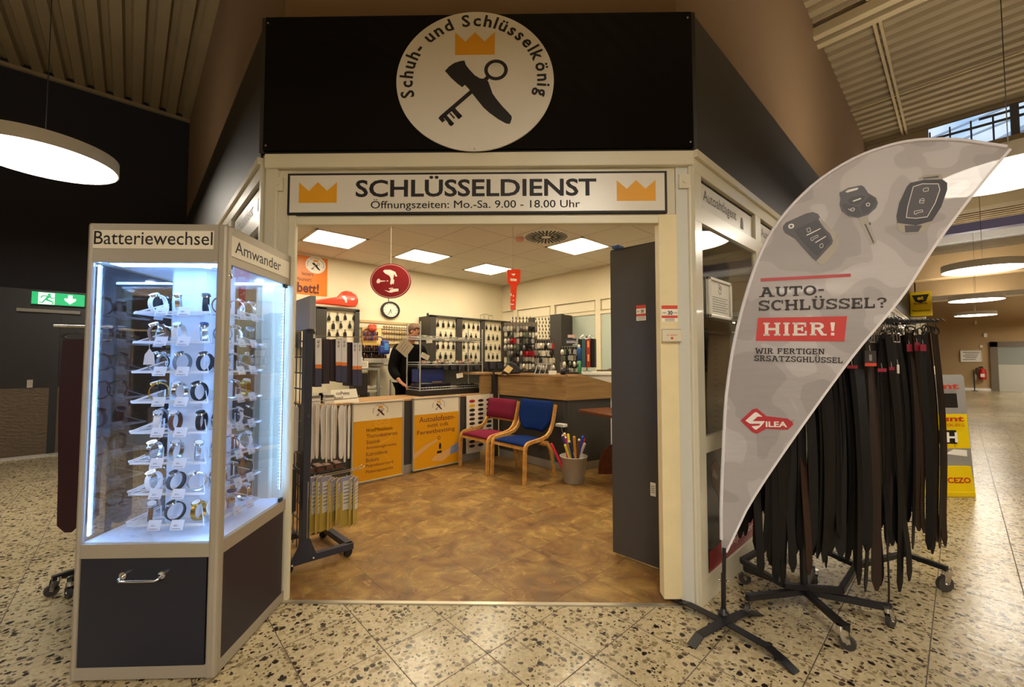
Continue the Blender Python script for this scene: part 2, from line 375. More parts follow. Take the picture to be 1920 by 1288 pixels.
# ================================================================== FLOORS
struct(MB().add([(-10, -8, 0), (32.5, -8, 0), (32.5, 10.2, 0), (-10, 10.2, 0)], [(0, 1, 2, 3)]).build('floor', TERRAZZO))
pL = FA + FE * -.2; pR = FA + FE * 2.56
xw, yw, XB, YB = .60, 1.11, 5.65, 6.41
def slab(z0, z1, poly, name, m):
    k = len(poly); vs = [(p[0], p[1], z) for z in (z0, z1) for p in poly]
    fs = [list(range(k))[::-1], list(range(k, 2 * k))] + [(i, (i + 1) % k, k + (i + 1) % k, k + i) for i in range(k)]
    return MB().add(vs, fs).build(name, m)
struct(slab(.0005, .006, [(FA.x, FA.y), (FB.x, FB.y), (2.66, 1.13), (XB, 1.13), (XB, YB), (.62, YB), (.62, 3.0)], 'floor_shop', VINYL))
struct(MB().box(-.04, 2.44, -.022, .006, .0005, .009).build('trim_threshold', mat('threshold_alu', '#C9C2B0', .3, .8), loc=FA, rz=FROT))

# ================================================================== MALL CEILING (corrugated sheet) AND WALLS
HM = 6.12
def corrugated(x0, x1, y0, y1, z, pitch, depth, name, m, hole=None):
    mb = MB(); prof = []; x = x0
    while x < x1:
        for dx, dz in ((0, 0), (.5, 0), (.62, depth), (.88, depth), (1.0, 0)):
            prof.append((min(x + dx * pitch, x1), z + dz))
        x += pitch
    n = len(prof); vs = [(p[0], y0, p[1]) for p in prof] + [(p[0], y1, p[1]) for p in prof]
    mb.add(vs, [(i, i + 1, n + i + 1, n + i) for i in range(n - 1)]); return mb.build(name, m)
XS = 11.45                                     # where the roof sheet ends at the roof light
struct(corrugated(-10, XS, -8, 10.2, HM, .236, .075, 'ceiling', RIBCEIL))
ZL = 5.42                                      # lower ceiling beyond the roof light
struct(corrugated(XS + .5, 32.5, -8, 10.2, ZL, .236, .075, 'ceiling_low', RIBCEIL))
struct(MB().box(-10, .73, 9.93, 10.1, 0, 6.2).build('wall_left', BLACKWALL))
struct(MB().box(-10.1, -10, -8, 10.2, 0, 6.2).build('wall_back', mat('back_wall', '#4E4236', .8)))
struct(MB().box(-10, 32.5, -8.1, -8, 0, 6.2).build('wall_side', BEIGEWALL))
struct(MB().box(31.35, 31.5, -8, 1.3, 0, 6.2).build('wall_far', BEIGEWALL))
# brown upper wall of the building block, standing back behind the black fascia
def ring_wall(poly, z0, z1, name, m, close=False):
    k = len(poly); vs = [(p[0], p[1], z) for z in (z0, z1) for p in poly]
    return struct(MB().add(vs, [(i, i + 1, k + i + 1, k + i) for i in range(k - 1)]).build(name, m))
q1 = FA + FN * .11; n_ = FN
def fx(x, off=.11): t = (FN.dot(FA) + off - FN.x * x) / FN.y; return (x, t)       # point on the shifted front plane at this x
def fy(y, off=.11): t = (FN.dot(FA) + off - FN.y * y) / FN.x; return (t, y)
ring_wall([(.72, 9.95), fx(.72), fy(1.24), (31.4, 1.24)], 2.8, 6.2, 'wall_upper', BROWNWALL)
# ledge that closes the gap between the fascia and the brown wall, and the fascia's two sides
for nm, poly in (('wall_fascia_left', [(.60, 9.93), (.60, 3.1), (.615, 3.1), (.615, 9.93)]),):
    struct(slab(2.83, 3.745, poly, nm, FASCIA))
struct(slab(2.83, 3.745, [(2.6, 1.11), (19.4, 1.11), (19.4, 1.13), (2.6, 1.13)], 'wall_fascia_right', FASCIA))
struct(slab(3.735, 3.745, [(.605, 9.93), fx(.605, .01), fy(1.115, .01), (19.4, 1.115), (19.4, 1.25), fy(1.25), fx(.73), (.73, 9.93)], 'trim_fascia_cap', FASCIA))

# left: dark double door with dimpled metal kick plates
d1 = struct(MB().box(-4.2, -.35, 9.86, 9.93, 0, 2.62).build('door_1', mat('door_dark', '#16151A', .35)))
kick = mat('dimpled_plate', '#5E5040', .4, .4, bump=.8, bump_scale=8, stretch=(2, 1, 4))
for (a, b) in ((-4.1, -.93), (-.84, -.4)): MB().box(a, b, 9.848, 9.862, .03, 1.07).build('kick_plate', kick, d1)
MB().box(-.93, -.84, 9.835, 9.862, 0, 2.6).build('meeting_stile', BLACKM, d1)
MB().box(-1.16, -1.1, 9.81, 9.86, 1.08, 1.2).build('handle', STEEL, d1)
MB().box(-1.3, -.62, 9.80, 9.86, 2.26, 2.31).build('closer', mat('closer_grey', '#8A857C', .4, .3), d1)
MB().box(-4.2, -.35, 9.83, 9.87, 0, .03).build('sill_plate', STEEL, d1)

# trim round the left ceiling edge
struct(MB().box(-10, .72, 9.86, 9.93, HM - .06, HM - .01).build('trim_ceiling_left', RIBCEIL))

# ================================================================== SHOP FRONT (local frame: x along the front, y inwards)
def fr(mb, nm, m): return struct(mb.build(nm, m, loc=FA, rz=FROT))
m1 = MB(); m1.cbox(-.205, -.12, -.005, .10, 0, 2.835, .012); m1.box(-.125, -.045, .012, .07, 0, 2.74)
fr(m1, 'trim_post_left', CREAM)
fr(MB().cbox(-.045, .003, .0, .03, 0, 2.44, .004), 'trim_jamb_left', CREAM2)
m1 = MB(); m1.cbox(-.2, 2.56, -.02, .09, 2.745, 2.838, .006); m1.box(-.06, 2.45, .018, .08, 2.43, 2.75)
fr(m1, 'trim_header', CREAM)
fr(MB().cbox(-.045, 2.40, .004, .06, 2.378, 2.432, .004), 'trim_lintel', CREAM2)
m1 = MB(); m1.cbox(2.337, 2.452, .0, .08, .035, 2.432, .004); fr(m1, 'trim_jamb_right', mat('jamb_cream', '#E3D3A6', .45, noise_amt=.04, noise_scale=6))
m1 = MB(); m1.box(2.452, 2.53, .012, .09, 0, 2.745); fr(m1, 'trim_post_right', GREYPOST)
m1 = MB(); m1.cbox(2.528, 2.575, -.005, .09, 0, 2.835, .012); fr(m1, 'trim_corner_right', CREAM)
# corner brackets and rivets at the header
for sx, nm in ((-.16, 'left'), (2.47, 'right')):
    m1 = MB(); m1.box(sx, sx + .075, -.004, .02, 2.60, 2.69); m1.cyl((sx + .037, -.004, 2.645), (sx + .037, -.010, 2.645), .014, 12)
    fr(m1, 'trim_bracket_' + nm, CREAM)
# lid over the shop interior behind the header so that no light leaks
struct(slab(2.84, 2.86, [fx(.61, .05), fy(1.12, .05), fy(1.26, .22), fx(.75, .22)], 'trim_header_lid', CREAM2))

# ================================================================== KIOSK SIDE WALLS (cream frames with transoms, windows, lower panels)
ZT0, ZT1, ZD0, ZD1, ZP0, ZP1 = 2.49, 2.70, 1.016, 2.39, .15, .914
def side_frame(mb, s0, s1, mods, P):
    """P(s, d, z) maps run / depth / height; mods = list of (a, b) openings"""
    def bx(a, b, d0, d1, z0, z1):
        vs = [P(s, d, z) for z in (z0, z1) for (s, d) in ((a, d0), (b, d0), (b, d1), (a, d1))]
        mb.add(vs, [(0, 3, 2, 1), (4, 5, 6, 7), (0, 1, 5, 4), (1, 2, 6, 5), (2, 3, 7, 6), (3, 0, 4, 7)])
    for z0, z1 in ((0, ZP0), (ZP1, ZD0), (ZD1, ZT0), (ZT1, 2.838)): bx(s0, s1, 0, .05, z0, z1)
    bx(s0, s1, -.02, 0, 2.79, 2.838)
    c = s0
    for a, b in mods + [(s1, s1)]:
        if a - c > .002: bx(c - (.0015 if c == s0 else 0), a + (.0015 if a == s1 else 0), 0.0015, .0515, .001, 2.836)
        c = b
    return mb
modsR = [(2.70 + 1.18 * k, 3.75 + 1.18 * k) for k in range(14)]
PRt = lambda s, d, z: (s, 1.11 + d, z)
struct(side_frame(MB(), 2.60, 19.3, modsR, PRt).build('wall_right', CREAM))
modsL = [(3.13 + 1.18 * k, 4.18 + 1.18 * k) for k in range(5)]
PLt = lambda s, d, z: (.60 + d, s, z)
struct(side_frame(MB(), 3.09, 9.93, modsL, PLt).build('wall_shop_left', CREAM))
LOWDARK = mat('dark_lower_panel', '#1C1A1C', .25)
pr = MB(); pr2 = MB()
for a, b in modsR[3:]: pr.box(a, b, 1.135, 1.14, ZT0, ZT1); pr.box(a, b, 1.135, 1.14, ZD0, ZD1); pr.box(a, b, 1.135, 1.14, ZP0, ZP1)
struct(pr.build('wall_right_infill', mat('infill', '#3D3A36', .4)))
for a, b in modsL: pr2.box(.625, .63, a, b, ZP0, ZP1)
struct(pr2.build('wall_left_infill', LOWDARK))
wn = 1
for a, b in modsR[:3]:
    struct(MB().box(a - .005, b + .005, 1.128, 1.132, ZD0 - .005, ZD1 + .005).build('window_%d' % wn, GLASS)); wn += 1
for a, b in modsL:
    struct(MB().box(.624, .628, a - .005, b + .005, ZD0 - .005, ZD1 + .005).build('window_%d' % wn, GLASS)); wn += 1
WSIGN = mat('white_sign', '#D8D2C2', .25); TXT = mat('grey_text', '#5A5048', .6)
def transom(label, run, P, ex, txt, w, h, icon, mirror_last=None):
    a, b = run; t = thing('transom_sign', label, 'sign', P((a + b) / 2, .03, ZT0), 0)
    L = lambda s, d, z: V(P(s, d, z)) - t.location
    m = MB(); vs = [L(s, d, z) for z in (ZT0 + .0, ZT1 - .022) for (s, d) in ((a + .004, .024), (b - .024, .024), (b - .024, .03), (a + .004, .03))]
    m.add(vs, [(0, 3, 2, 1), (4, 5, 6, 7), (0, 1, 5, 4), (1, 2, 6, 5), (2, 3, 7, 6), (3, 0, 4, 7)]); m.build('panel', WSIGN, t)
    m = MB(); vs = [L(s, d, z) for z in (ZT0, ZT1) for (s, d) in ((a, .031), (b, .031), (b, .036), (a, .036))]
    m.add(vs, [(0, 3, 2, 1), (4, 5, 6, 7), (0, 1, 5, 4), (1, 2, 6, 5), (2, 3, 7, 6), (3, 0, 4, 7)]); m.build('backing', BLACK, t)
    m = MB(); s0 = a + .08 if ex > 0 else b - .14
    text(m, txt, L(s0, .022, ZT0 + .055), (V(P(1, 0, 0)) - V(P(0, 0, 0))) * ex, (0, 0, 1), w, h, .0); m.build('lettering', TXT, t)
    m = MB(); s1 = (a + .80) if ex > 0 else (a + .12)
    m.prism([(-.03, -.03), (.03, -.03), (.026, .03), (.012, .06), (-.012, .06), (-.026, .03)], L(s1 * 1.0, .022, ZT0 + .07), (V(P(1, 0, 0)) - V(P(0, 0, 0))) * ex, (0, 0, 1), .001); m.build('emblem', TXT, t)
    return t
transom('white transom sign with grey lettering on the right side wall of the shop', modsR[0], PRt, 1, 'Autoahtlagent', .60, .10, 1)
transom('white transom sign partly hidden by the flag, second along the right side wall', modsR[1], PRt, 1, 'Autoahtlagent', .60, .10, 1)
transom('white transom sign with curved emblem on the left side wall of the shop', modsL[0], PLt, -1, 'Schlüsseldienst', .62, .10, 1)
transom('white transom sign on the left side wall, second from the shop corner', modsL[1], PLt, -1, 'Schuhdienst', .55, .10, 1)
for a, b in modsR[2:3]: struct(MB().box(a, b, 1.134, 1.14, ZT0, ZT1).build('trim_transom_right', WSIGN))
for a, b in modsL[2:]: struct(MB().box(.625, .63, a, b, ZT0, ZT1).build('trim_transom_left', WSIGN))

struct(MB().box(XB + .08, 31.3, 1.26, 1.3, 0, 2.9).build('wall_block_right', mat('block_dark', '#2A2724', .7)))
struct(MB().box(.76, .8, YB + .08, 9.9, 0, 2.9).build('wall_block_left', mat('block_dark')))
# ================================================================== SHOP INTERIOR SHELL
struct(MB().box(.66, XB + .1, YB, YB + .06, 0, HC + .1).build('wall_rear_left', WALLCREAM))
struct(MB().box(XB, XB + .06, 1.17, YB, 0, HC + .1).build('wall_rear_right', WALLCREAM))
# inner upper walls above the window frames
struct(MB().box(.652, .70, 3.05, YB, 2.84, HC + .1).build('wall_inner_left', WALLCREAM))
struct(MB().box(2.75, XB, 1.165, 1.2, 2.84, HC + .1).build('wall_inner_right', WALLCREAM))
fr(MB().box(-.1, 2.5, .10, .13, 2.42, HC + .1), 'wall_inner_front', WALLCREAM)
struct(slab(HC, HC + .02, [fx(.62, .08), fy(1.14, .08), (XB + .05, 1.14), (XB + .05, YB + .05), (.62, YB + .05)], 'ceiling_shop', CTILE))
# office partition built into the rear right wall: frosted panes in cream frames
FROST = mat('frosted_pane', '#BAC4B6', .35)
part = MB(); XQ = XB - .025
part.box(XQ - .015, XQ + .03, 1.2, 6.38, 2.262, 2.31); part.box(XQ - .015, XQ + .03, 1.2, 6.38, 2.50, 2.53); part.box(XQ - .015, XQ + .03, 1.2, 6.38, 0, .98)
for yc in (2.9, 4.005, 5.0, 5.98): part.box(XQ - .018, XQ + .028, yc - .05, yc + .05, .001, 2.532)
struct(part.build('trim_partition', WALLCREAM))
part = MB()
for a, b in ((1.25, 2.82), (2.98, 3.93), (4.08, 4.92), (5.08, 5.9)): part.box(XQ + .004, XQ + .008, a, b, 2.33, 2.48)
struct(part.build('trim_partition_panels', mat('panel_cream', '#EADFC2', .7)))
wn = 20
for a, b in ((1.25, 2.85), (2.95, 3.955), (4.055, 4.95), (5.05, 5.93)):
    struct(MB().box(XQ + .004, XQ + .012, a, b, .98, 2.262).build('window_%d' % wn, FROST)); wn += 1

# ================================================================== SKYLIGHT (upright glazing where the roof steps down)
struct(MB().box(XS - .06, XS + .02, -8, 10.2, HM - .06, HM + .1).build('trim_skylight_top', RIBCEIL))
m1 = MB(); m1.box(XS - .02, XS + .1, .30, 10.2, ZL, HM); m1.box(XS - .1, XS + .55, -8, 1.24, ZL - .22, ZL + .06)
struct(m1.build('trim_skylight_frame', RIBCEIL))
struct(MB().box(XS + .02, XS + .03, -8, .30, ZL, HM).build('window_10', glass_mat('roof_glass', (.95, .98, 1))))
IRON = mat('window_iron', '#4A4A4E', .6)
m1 = MB(); y = .28
while y > -8: m1.box(XS - .02, XS + .01, y - .012, y + .012, ZL, HM - .14); y -= .27
for y in (-.78, -2.4): m1.box(XS - .05, XS + .05, y - .05, y + .05, ZL, HM)
m1.box(XS - .03, XS + .02, -8, .3, HM - .30, HM - .27); m1.box(XS - .03, XS + .02, -8, -.36, HM - .17, HM - .14)
struct(m1.build('window_10_bars', IRON))
m1 = MB(); m1.prism([(-1.5, 5), (9, 5), (9, 11.0), (-1.5, 6.9)], (18, 0, 0), (0, -1, 0), (0, 0, 1), .3)
for k in range(8): m1.bar((17.98, 1.5, 5.6 + .42 * k), (17.98, -9, 6.6 + .42 * k + 1.2), .05, .05)
struct(m1.build('roof_outside', mat('roof_grey', '#E3E6E8', .6)))
struct(MB().box(XS + .45, XS + .55, -8, 10.2, ZL, HM + .1).build('trim_lower_roof_edge', BEIGEWALL)).hide_render = False
bpy.data.objects.remove(bpy.data.objects['trim_lower_roof_edge'])

# beams and conduits under the mall ceiling
def beam_thing(nm, label, cat, segs, w, h, m):
    mb = MB()
    for p, q in segs: mb.bar(p, q, w, h)
    return tag(mb.build(nm, m), label, cat)
beam_thing('ceiling_beam', 'pale double beam crossing high under the ribbed ceiling near the brown wall', 'beam', [((6.80, 1.24, 5.98), (6.80, -6, 5.98)), ((7.02, 1.24, 5.98), (7.02, -6, 5.98))], .11, .12, mat('beam_beige', '#A89672', .6))
beam_thing('conduit', 'slim double conduit running lengthwise under the ribbed ceiling', 'conduit', [((5.5, .66, 6.07), (11.4, .66, 6.07)), ((5.5, .60, 6.07), (11.4, .60, 6.07))], .035, .035, mat('conduit_beige', '#A39068', .6))
beam_thing('conduit', 'thin conduit crossing the ribbed ceiling just before the roof light', 'conduit', [((9.6, 1.24, 6.08), (9.6, -6, 6.08))], .03, .03, mat('conduit_beige'))
# deep beams and ducts beyond the roof light
beam_thing('ceiling_beam', 'beige deep beam crossing the hall beyond the roof light', 'beam', [((13.2, 1.2, 4.95), (13.2, -8, 4.95))], .3, .45, RIBCEIL)
beam_thing('ceiling_beam', 'bluish beam edge crossing the hall between two ribbed strips', 'beam', [((15.2, 1.2, 4.78), (15.2, -8, 4.78))], .25, .22, mat('beam_blue', '#7A76A0', .5))
beam_thing('ceiling_beam', 'broad beige girder with a flat underside behind the second pendant lamp', 'beam', [((18.2, 1.2, 4.35), (18.2, -8, 4.35))], .5, .7, BEIGEWALL)
beam_thing('ceiling_beam', 'beige girder near the far end of the hall', 'beam', [((24.5, 1.2, 4.4), (24.5, -8, 4.4))], .6, .9, BEIGEWALL)
beam_thing('service_duct', 'white service duct crossing the hall behind the third pendant lamp', 'duct', [((21.5, 1.1, 3.75), (21.5, -8, 3.75))], .25, .16, WHITE)

# ================================================================== PENDANT LAMPS
LAMPSHELL = mat('lamp_shell', '#ECEAE4', .5)
ADDED_UPLIGHT = mat('added_uplight_glow', '#FFFFFF', .5, emit=WARM, strength=12.0)  # glow added on the lamp tops to brighten the ceiling and brown wall
ADDED_UPLIGHT2 = mat('added_uplight_soft', '#FFFFFF', .5, emit=WARM, strength=2.2)  # weaker added glow for the left lamp's top
LAMP_HALL = mat('lamp_diffuser_hall', '#FFFFFF', .5, emit=WARM, strength=MALL_LAMP * .7)
def pendant(label, c, R=.55, th=.13, top=HM, up=True):
    t = thing('pendant_lamp', label, 'pendant lamp', c, 0, 'round pendant lamps of the mall')
    mb = MB(); [mb.lathe(q, 64) for q in ([(R - .012, 0.0), (R, .0)], [(R, .0), (R, th)], [(R, th), (R - .012, th)], [(R - .012, th), (R - .012, th - .045)], [(R - .012, th - .045), (0.0, th - .04)])]; mb.build('shade', LAMPSHELL, t)
    MB().disc((0, 0, .012), (1, 0, 0), (0, -1, 0), R - .012, R - .012, .008, 64).build('diffuser', LAMP_HALL if c[0] > 5 and c[1] > -2 else LAMP_ON, t)
    if up: MB().disc((0, 0, th - .034), (1, 0, 0), (0, 1, 0), R * .9, R * .9, .003, 48).build('added_uplight_disc', ADDED_UPLIGHT2 if up == 2 else ADDED_UPLIGHT, t)  # added upward glow, not a known part of the lamp
    mb = MB(); h = top - c[2]
    mb.tube([(0, 0, th - .04), (0, 0, h)], .004, 5); mb.build('suspension_cable', mat('cable', '#2A2622', .6), t); return t
pendant('large round white pendant lamp glowing before the black wall at left', (-.69, 6.2, 3.5), up=2)
pendant('round pendant lamp partly seen through the tip of the feather flag', (5.89, -.355, 3.2))
pendant('round pendant lamp second along the hall beyond the flag', (11.74, -.33, 3.2), top=ZL)
pendant('round pendant lamp third along the hall, before the white duct', (17.55, -.34, 3.2), top=ZL)
pendant('small far round pendant lamp, last before the end wall', (23.4, -.42, 3.2), top=ZL)
for k_, x_ in enumerate((16.0, 22.5, 28.5)): pendant('added unseen pendant lamp on the far side of the hall, %s from the shop' % ORD[k_], (x_, -5.0, 3.4), top=ZL if x_ > XS else HM)  # out of frame, added to light the far end of the hall
pendant('added unseen pendant lamp near the end wall across from the glass door', (28.5, -2.9, 3.2), top=ZL)  # unseen lamp added to brighten the far wall
pendant('round pendant lamp overhead in front of the shop', (.2, -.9, 3.6))
pendant('added unseen pendant lamp behind the viewpoint in the side aisle', (-6.5, 3.0, 3.5))  # extra lamp added behind the camera to light the mall
pendant('added unseen pendant lamp behind the viewpoint in the main aisle', (-5.6, -1.5, 3.5))  # another unseen lamp added for light from behind
pendant('added unseen pendant lamp behind the viewpoint, nearest to the shop', (-2.6, -2.3, 3.3))  # added out of view to brighten the shop front and flag
pendant('added unseen pendant lamp behind the viewpoint, facing the shop corner', (-3.6, -4.4, 3.3))  # second added lamp for the upright faces of the shop front
pendant('added unseen pendant lamp across the aisle from the shop', (3.2, -4.6, 3.5))  # unseen extra lamp added as light from behind the camera

# ================================================================== SHOP CEILING LIGHTS AND VENT
def panel(label, ix, iy):
    x0 = CTX + CT * ix; y0 = CTY + CT * iy
    t = thing('ceiling_light', label, 'ceiling light', (x0 + CT / 2, y0 + CT / 2, HC), 0, 'square light panels of the shop'); h = CT / 2
    MB().box(-h + .03, h - .03, -h + .03, h - .03, -.006, -.003).build('diffuser', PANEL_ON, t)
    m = MB()
    for (a, b, c_, d) in ((-h, h, -h, -h + .03), (-h, h, h - .03, h), (-h, -h + .03, -h, h), (h - .03, h, -h, h)): m.box(a, b, c_, d, -.009, 0)
    m.build('frame', WHITE, t); return t
panel('square ceiling light panel nearest the orange poster', 0, 0)
panel('square ceiling light panel above the round red hanging sign', 2, 0)
panel('square ceiling light panel behind the hanging red key', 4, 0)
panel('square ceiling light panel beside the round ceiling vent', 4, -3)
panel('added square ceiling light panel hidden above the shop entrance', 3, -5)  # panel added where the header hides it, lights the entrance side
panel('added unseen ceiling light panel above the insole rack', 0, -3)  # also added out of sight, for light in the front of the shop
# ================================================================== helper outlines shared by the shop's emblem
SHOE = [(-.345, .275), (-.30, .33), (-.24, .375), (-.165, .40), (-.12, .405), (-.105, .35), (-.06, .285), (0, .215), (.06, .175), (.13, .165), (.155, .135), (.18, .06), (.205, -.02),
        (.25, -.09), (.32, -.185), (.39, -.265), (.425, -.31), (.425, -.345), (.405, -.405), (.36, -.40), (.27, -.345), (.17, -.265), (.10, -.195), (.03, -.10), (-.02, -.03), (-.075, .05), (-.115, .095), (-.145, .065), (-.20, .11), (-.275, .185)]
CROWN = [(-.5, -.5), (.5, -.5), (.5, .5), (.24, .08), (0, .5), (-.24, .08), (-.5, .5)]
CROWN = [(x, y) for x, y in CROWN]
def draw_key(mb, o, ax, ay, s, mi=0):
    """the old-fashioned key crossing the shoe, drawn in units of the disc radius"""
    o, ax, ay = V(o), V(ax), V(ay); P = lambda x, y: o + ax * (x * s) + ay * (y * s)
    mb.ring(P(.268, .153), ax, ay, .104 * s, .150 * s, .0008, 36, mi)
    nn = ax.cross(ay).normalized()
    def bar(p, q, w):
        dd = (q - p).normalized(); k = nn.cross(dd) * w / 2; mb.add([p - k, q - k, q + k, p + k], [(0, 1, 2, 3)], mi)
    a = P(.165, .045); b = P(-.43, -.53); d = (b - a).normalized(); n = nn.cross(d); bar(a, b, .052 * s)
    L = (b - a).length; Q = lambda t, u: a + d * (L * t) + n * (u * s)
    bar(Q(1.0, -.02), Q(1.0, .06), .05 * s); bar(Q(.93, .0), Q(.93, .17), .05 * s); bar(Q(.76, .0), Q(.76, .155), .06 * s); bar(Q(.84, .03), Q(.84, .12), .02 * s); bar(Q(.72, .14), Q(.80, .14), .05 * s); bar(Q(.90, .14), Q(.97, .14), .05 * s)
def emblem(mb, o, ax, ay, R, RY=None, lettering=True, txt='Schuh- und Schlüsselkönig', fs=.236, mi_b=0, mi_g=1):
    """round shop emblem: curved lettering, crown, shoe and key; R radius across, RY radius upwards"""
    RY = RY or R; o, ax, ay = V(o), V(ax), V(ay); off = ax.cross(ay).normalized(); ayk = ay * (RY / R)
    if lettering:
        adv = []
        for ch in txt:
            if ch == ' ': adv.append(.30); continue
            g = text_geo(ch, .025, 2); adv.append(g[3] - g[2] + .085)
        tot = sum(adv); a0 = radians(197); a1 = radians(-17); acc = 0
        for ch, ad in zip(txt, adv):
            a = a0 + (a1 - a0) * ((acc + ad / 2) / tot); acc += ad
            if ch == ' ': continue
            vs, fs_, x0, x1, y0, y1 = text_geo(ch, .025, 2); sc = fs * R
            t = ax * sin(a) - ayk * cos(a); u = ax * cos(a) + ayk * sin(a); c = o + u * (R * .795)
            mb.add([c + t * ((v.x - (x0 + x1) / 2) * sc) + u * (v.y * sc) for v in vs], fs_, mi_b)
    mb.prism([(x * .506 * R, y * .33 * R) for x, y in CROWN], o + ayk * (.54 * R), ax, ayk, .0008, mi_g)
    draw_key(mb, o + off * .0004, ax, ayk, R, mi_b)
    mb.prism([(x * 1.1 * R, (y * 1.13 - .165) * R) for x, y in SHOE], o + off * .0008, ax, ayk, .0008, mi_b)

# ================================================================== BIG SIGN ON THE FASCIA
sg = thing('shop_sign', 'glossy black fascia sign with a big white disc showing crown, shoe and key', 'shop sign', FA, FROT)
b = MB(); b.cbox(-.205, 2.555, -.03, -.004, 2.855, 3.742, .002).build('panel', GLOSSBLACK, sg)
b = MB(); b.box(-.235, -.204, -.02, .02, 2.845, 3.745); b.box(2.554, 2.582, -.02, .02, 2.845, 3.745); b.box(-.235, 2.582, -.004, .02, 2.845, 3.745); b.build('backing_box', FASCIA, sg)
b = MB().disc((1.165, -.045, 3.289), (1, 0, 0), (0, 0, 1), .505, .4565, .012, 96).build('disc', mat('disc_white', '#DDD6C8', .35), sg)
e = MB(); emblem(e, (1.165, -.0458, 3.289), (1, 0, 0), (0, 0, 1), .505, .4565); e.build('emblem', [BLACK, GOLD], b)
for x, z in ((-.19, 3.70), (-.185, 2.885), (2.53, 3.70), (2.535, 2.885), (1.165, 2.845)):
    MB().cyl((x, -.034 if x != 1.165 else -.0475, z), (x, -.0299 if x != 1.165 else -.045, z), .006, 10).build('screw', STEEL, sg)

# ================================================================== HEADER SIGN
hs = thing('header_sign', 'long white sign reading SCHLÜSSELDIENST with opening hours and two crowns', 'sign', FA, FROT)
MB().box(-.052, 2.392, -.004, .016, 2.442, 2.712).build('border', BLACK, hs)
pnl = MB().box(-.036, 2.376, -.0065, -.003, 2.456, 2.698).build('panel', mat('sign_white', '#DCD5C6', .28), hs)
b = MB(); zf = -.0072
text(b, 'SCHLÜSSELDIENST', (.393, zf, 2.552), (1, 0, 0), (0, 0, 1), 1.549, .138, .022)
text(b, 'Öffnungszeiten: Mo.-Sa. 9.00 - 18.00 Uhr', (.492, zf, 2.462), (1, 0, 0), (0, 0, 1), 1.345, .076, .006)
b.build('lettering', BLACK, hs)
for x in (.1475, 2.195):
    MB().prism([(p[0] * .247, p[1] * .135) for p in CROWN], (x, zf, 2.585), (1, 0, 0), (0, 0, 1), .0006).build('crown', GOLD, hs)

# ================================================================== DARK DOOR LEAF (folded open inside), STICKERS, BUTTON BOX
dl = thing('door_leaf', 'dark grey-brown door leaf standing open inside the right side of the entrance', 'door', (2.775, 1.86, 0))
pA, pB = V((2.775, 1.862, 0)), V((2.80, 1.47, 0))
b = MB(); b.add([], []); dv = (pB - pA).normalized(); nv = V((dv.y, -dv.x, 0))
MB().obox((pA + pB) / 2 - pA + V((0, 0, 1.195)) - nv * .02, dv * (pB - pA).length / 2, nv * .02, V((0, 0, 1.165))).build('panel', mat('door_grey', '#46423F', .4, noise_amt=.03), dl)
b = MB(); b.obox((pA + pB) / 2 - pA + V((0, 0, 2.365)) - nv * .02, dv * .19, nv * .021, V((0, 0, .006))); b.build('top_edge', DARK, dl)
for z in (.5, 1.9): MB().cyl(pB - pA + V((0, 0, z)), pB - pA + V((0, 0, z + .1)), .012, 10).build('hinge', STEEL, dl)
def leafpt(px, py, off=.002):
    nn = -nv if (-nv).dot(EYE - pA) > 0 else nv
    return on(px, py, nn, nn.dot(pA) + off + (0 if nn.dot(nv) > 0 else 0)), nn
def sticker(label, px0, py0, px1, py1, kind):
    p, nn = leafpt((px0 + px1) / 2, (py0 + py1) / 2); w = .075 if kind != 'tag' else .04; h = abs(py1 - py0) / F_PX * (p - EYE).dot(FW)
    t = thing('sticker', label, 'sticker', p); ax = V((-nn.y, nn.x, 0)); ax = ax if ax.dot(RH) > 0 else -ax
    up = ZU; u = lambda x, y, o: ax * (x * w) + up * (y * h) + nn * o
    MB().prism([(-w / 2, -h / 2), (w / 2, -h / 2), (w / 2, h / 2), (-w / 2, h / 2)], nn * .0008, ax, up, .0008).build('paper', PAPER, t)
    r = MB(); k = MB()
    if kind == 'promo':
        for y0, y1 in ((.28, .5), (-.22, -.06)): r = MB(); r.prism([(-w / 2, y0 * h), (w / 2, y0 * h), (w / 2, y1 * h), (-w / 2, y1 * h)], nn * .0012, ax, up, .0004); r.build('red_bar', mat('promo_red', '#D2452F', .5), t)
        text(k, '30', u(-.02, -.0, .0014), ax, up, w * .3, h * .2, .03); text(k, 'MIT', u(-.4, .03, .0014), ax, up, w * .28, h * .12, .0)
        for y in (-.3, -.37, -.44): k.prism([(-w * .4, y * h), (w * .4, y * h), (w * .4, y * h + h * .02), (-w * .4, y * h + h * .02)], nn * .0013, ax, up, .0004)
        k.build('lettering', BLACK, t)
    else:
        for y in (.2, .05, -.1, -.25): k.prism([(-w * .35, y * h), (w * .3, y * h), (w * .3, y * h + h * .05), (-w * .35, y * h + h * .05)], nn * .0013, ax, up, .0004)
        k.build('lettering', mat('grey_print', '#6A6660', .6), t)
    return t
sticker('red and white promotional sticker on the dark open door leaf', 1188, 572, 1216, 601, 'promo')
sticker('small white paper tag low on the dark open door leaf', 1217, 905, 1232, 930, 'tag')
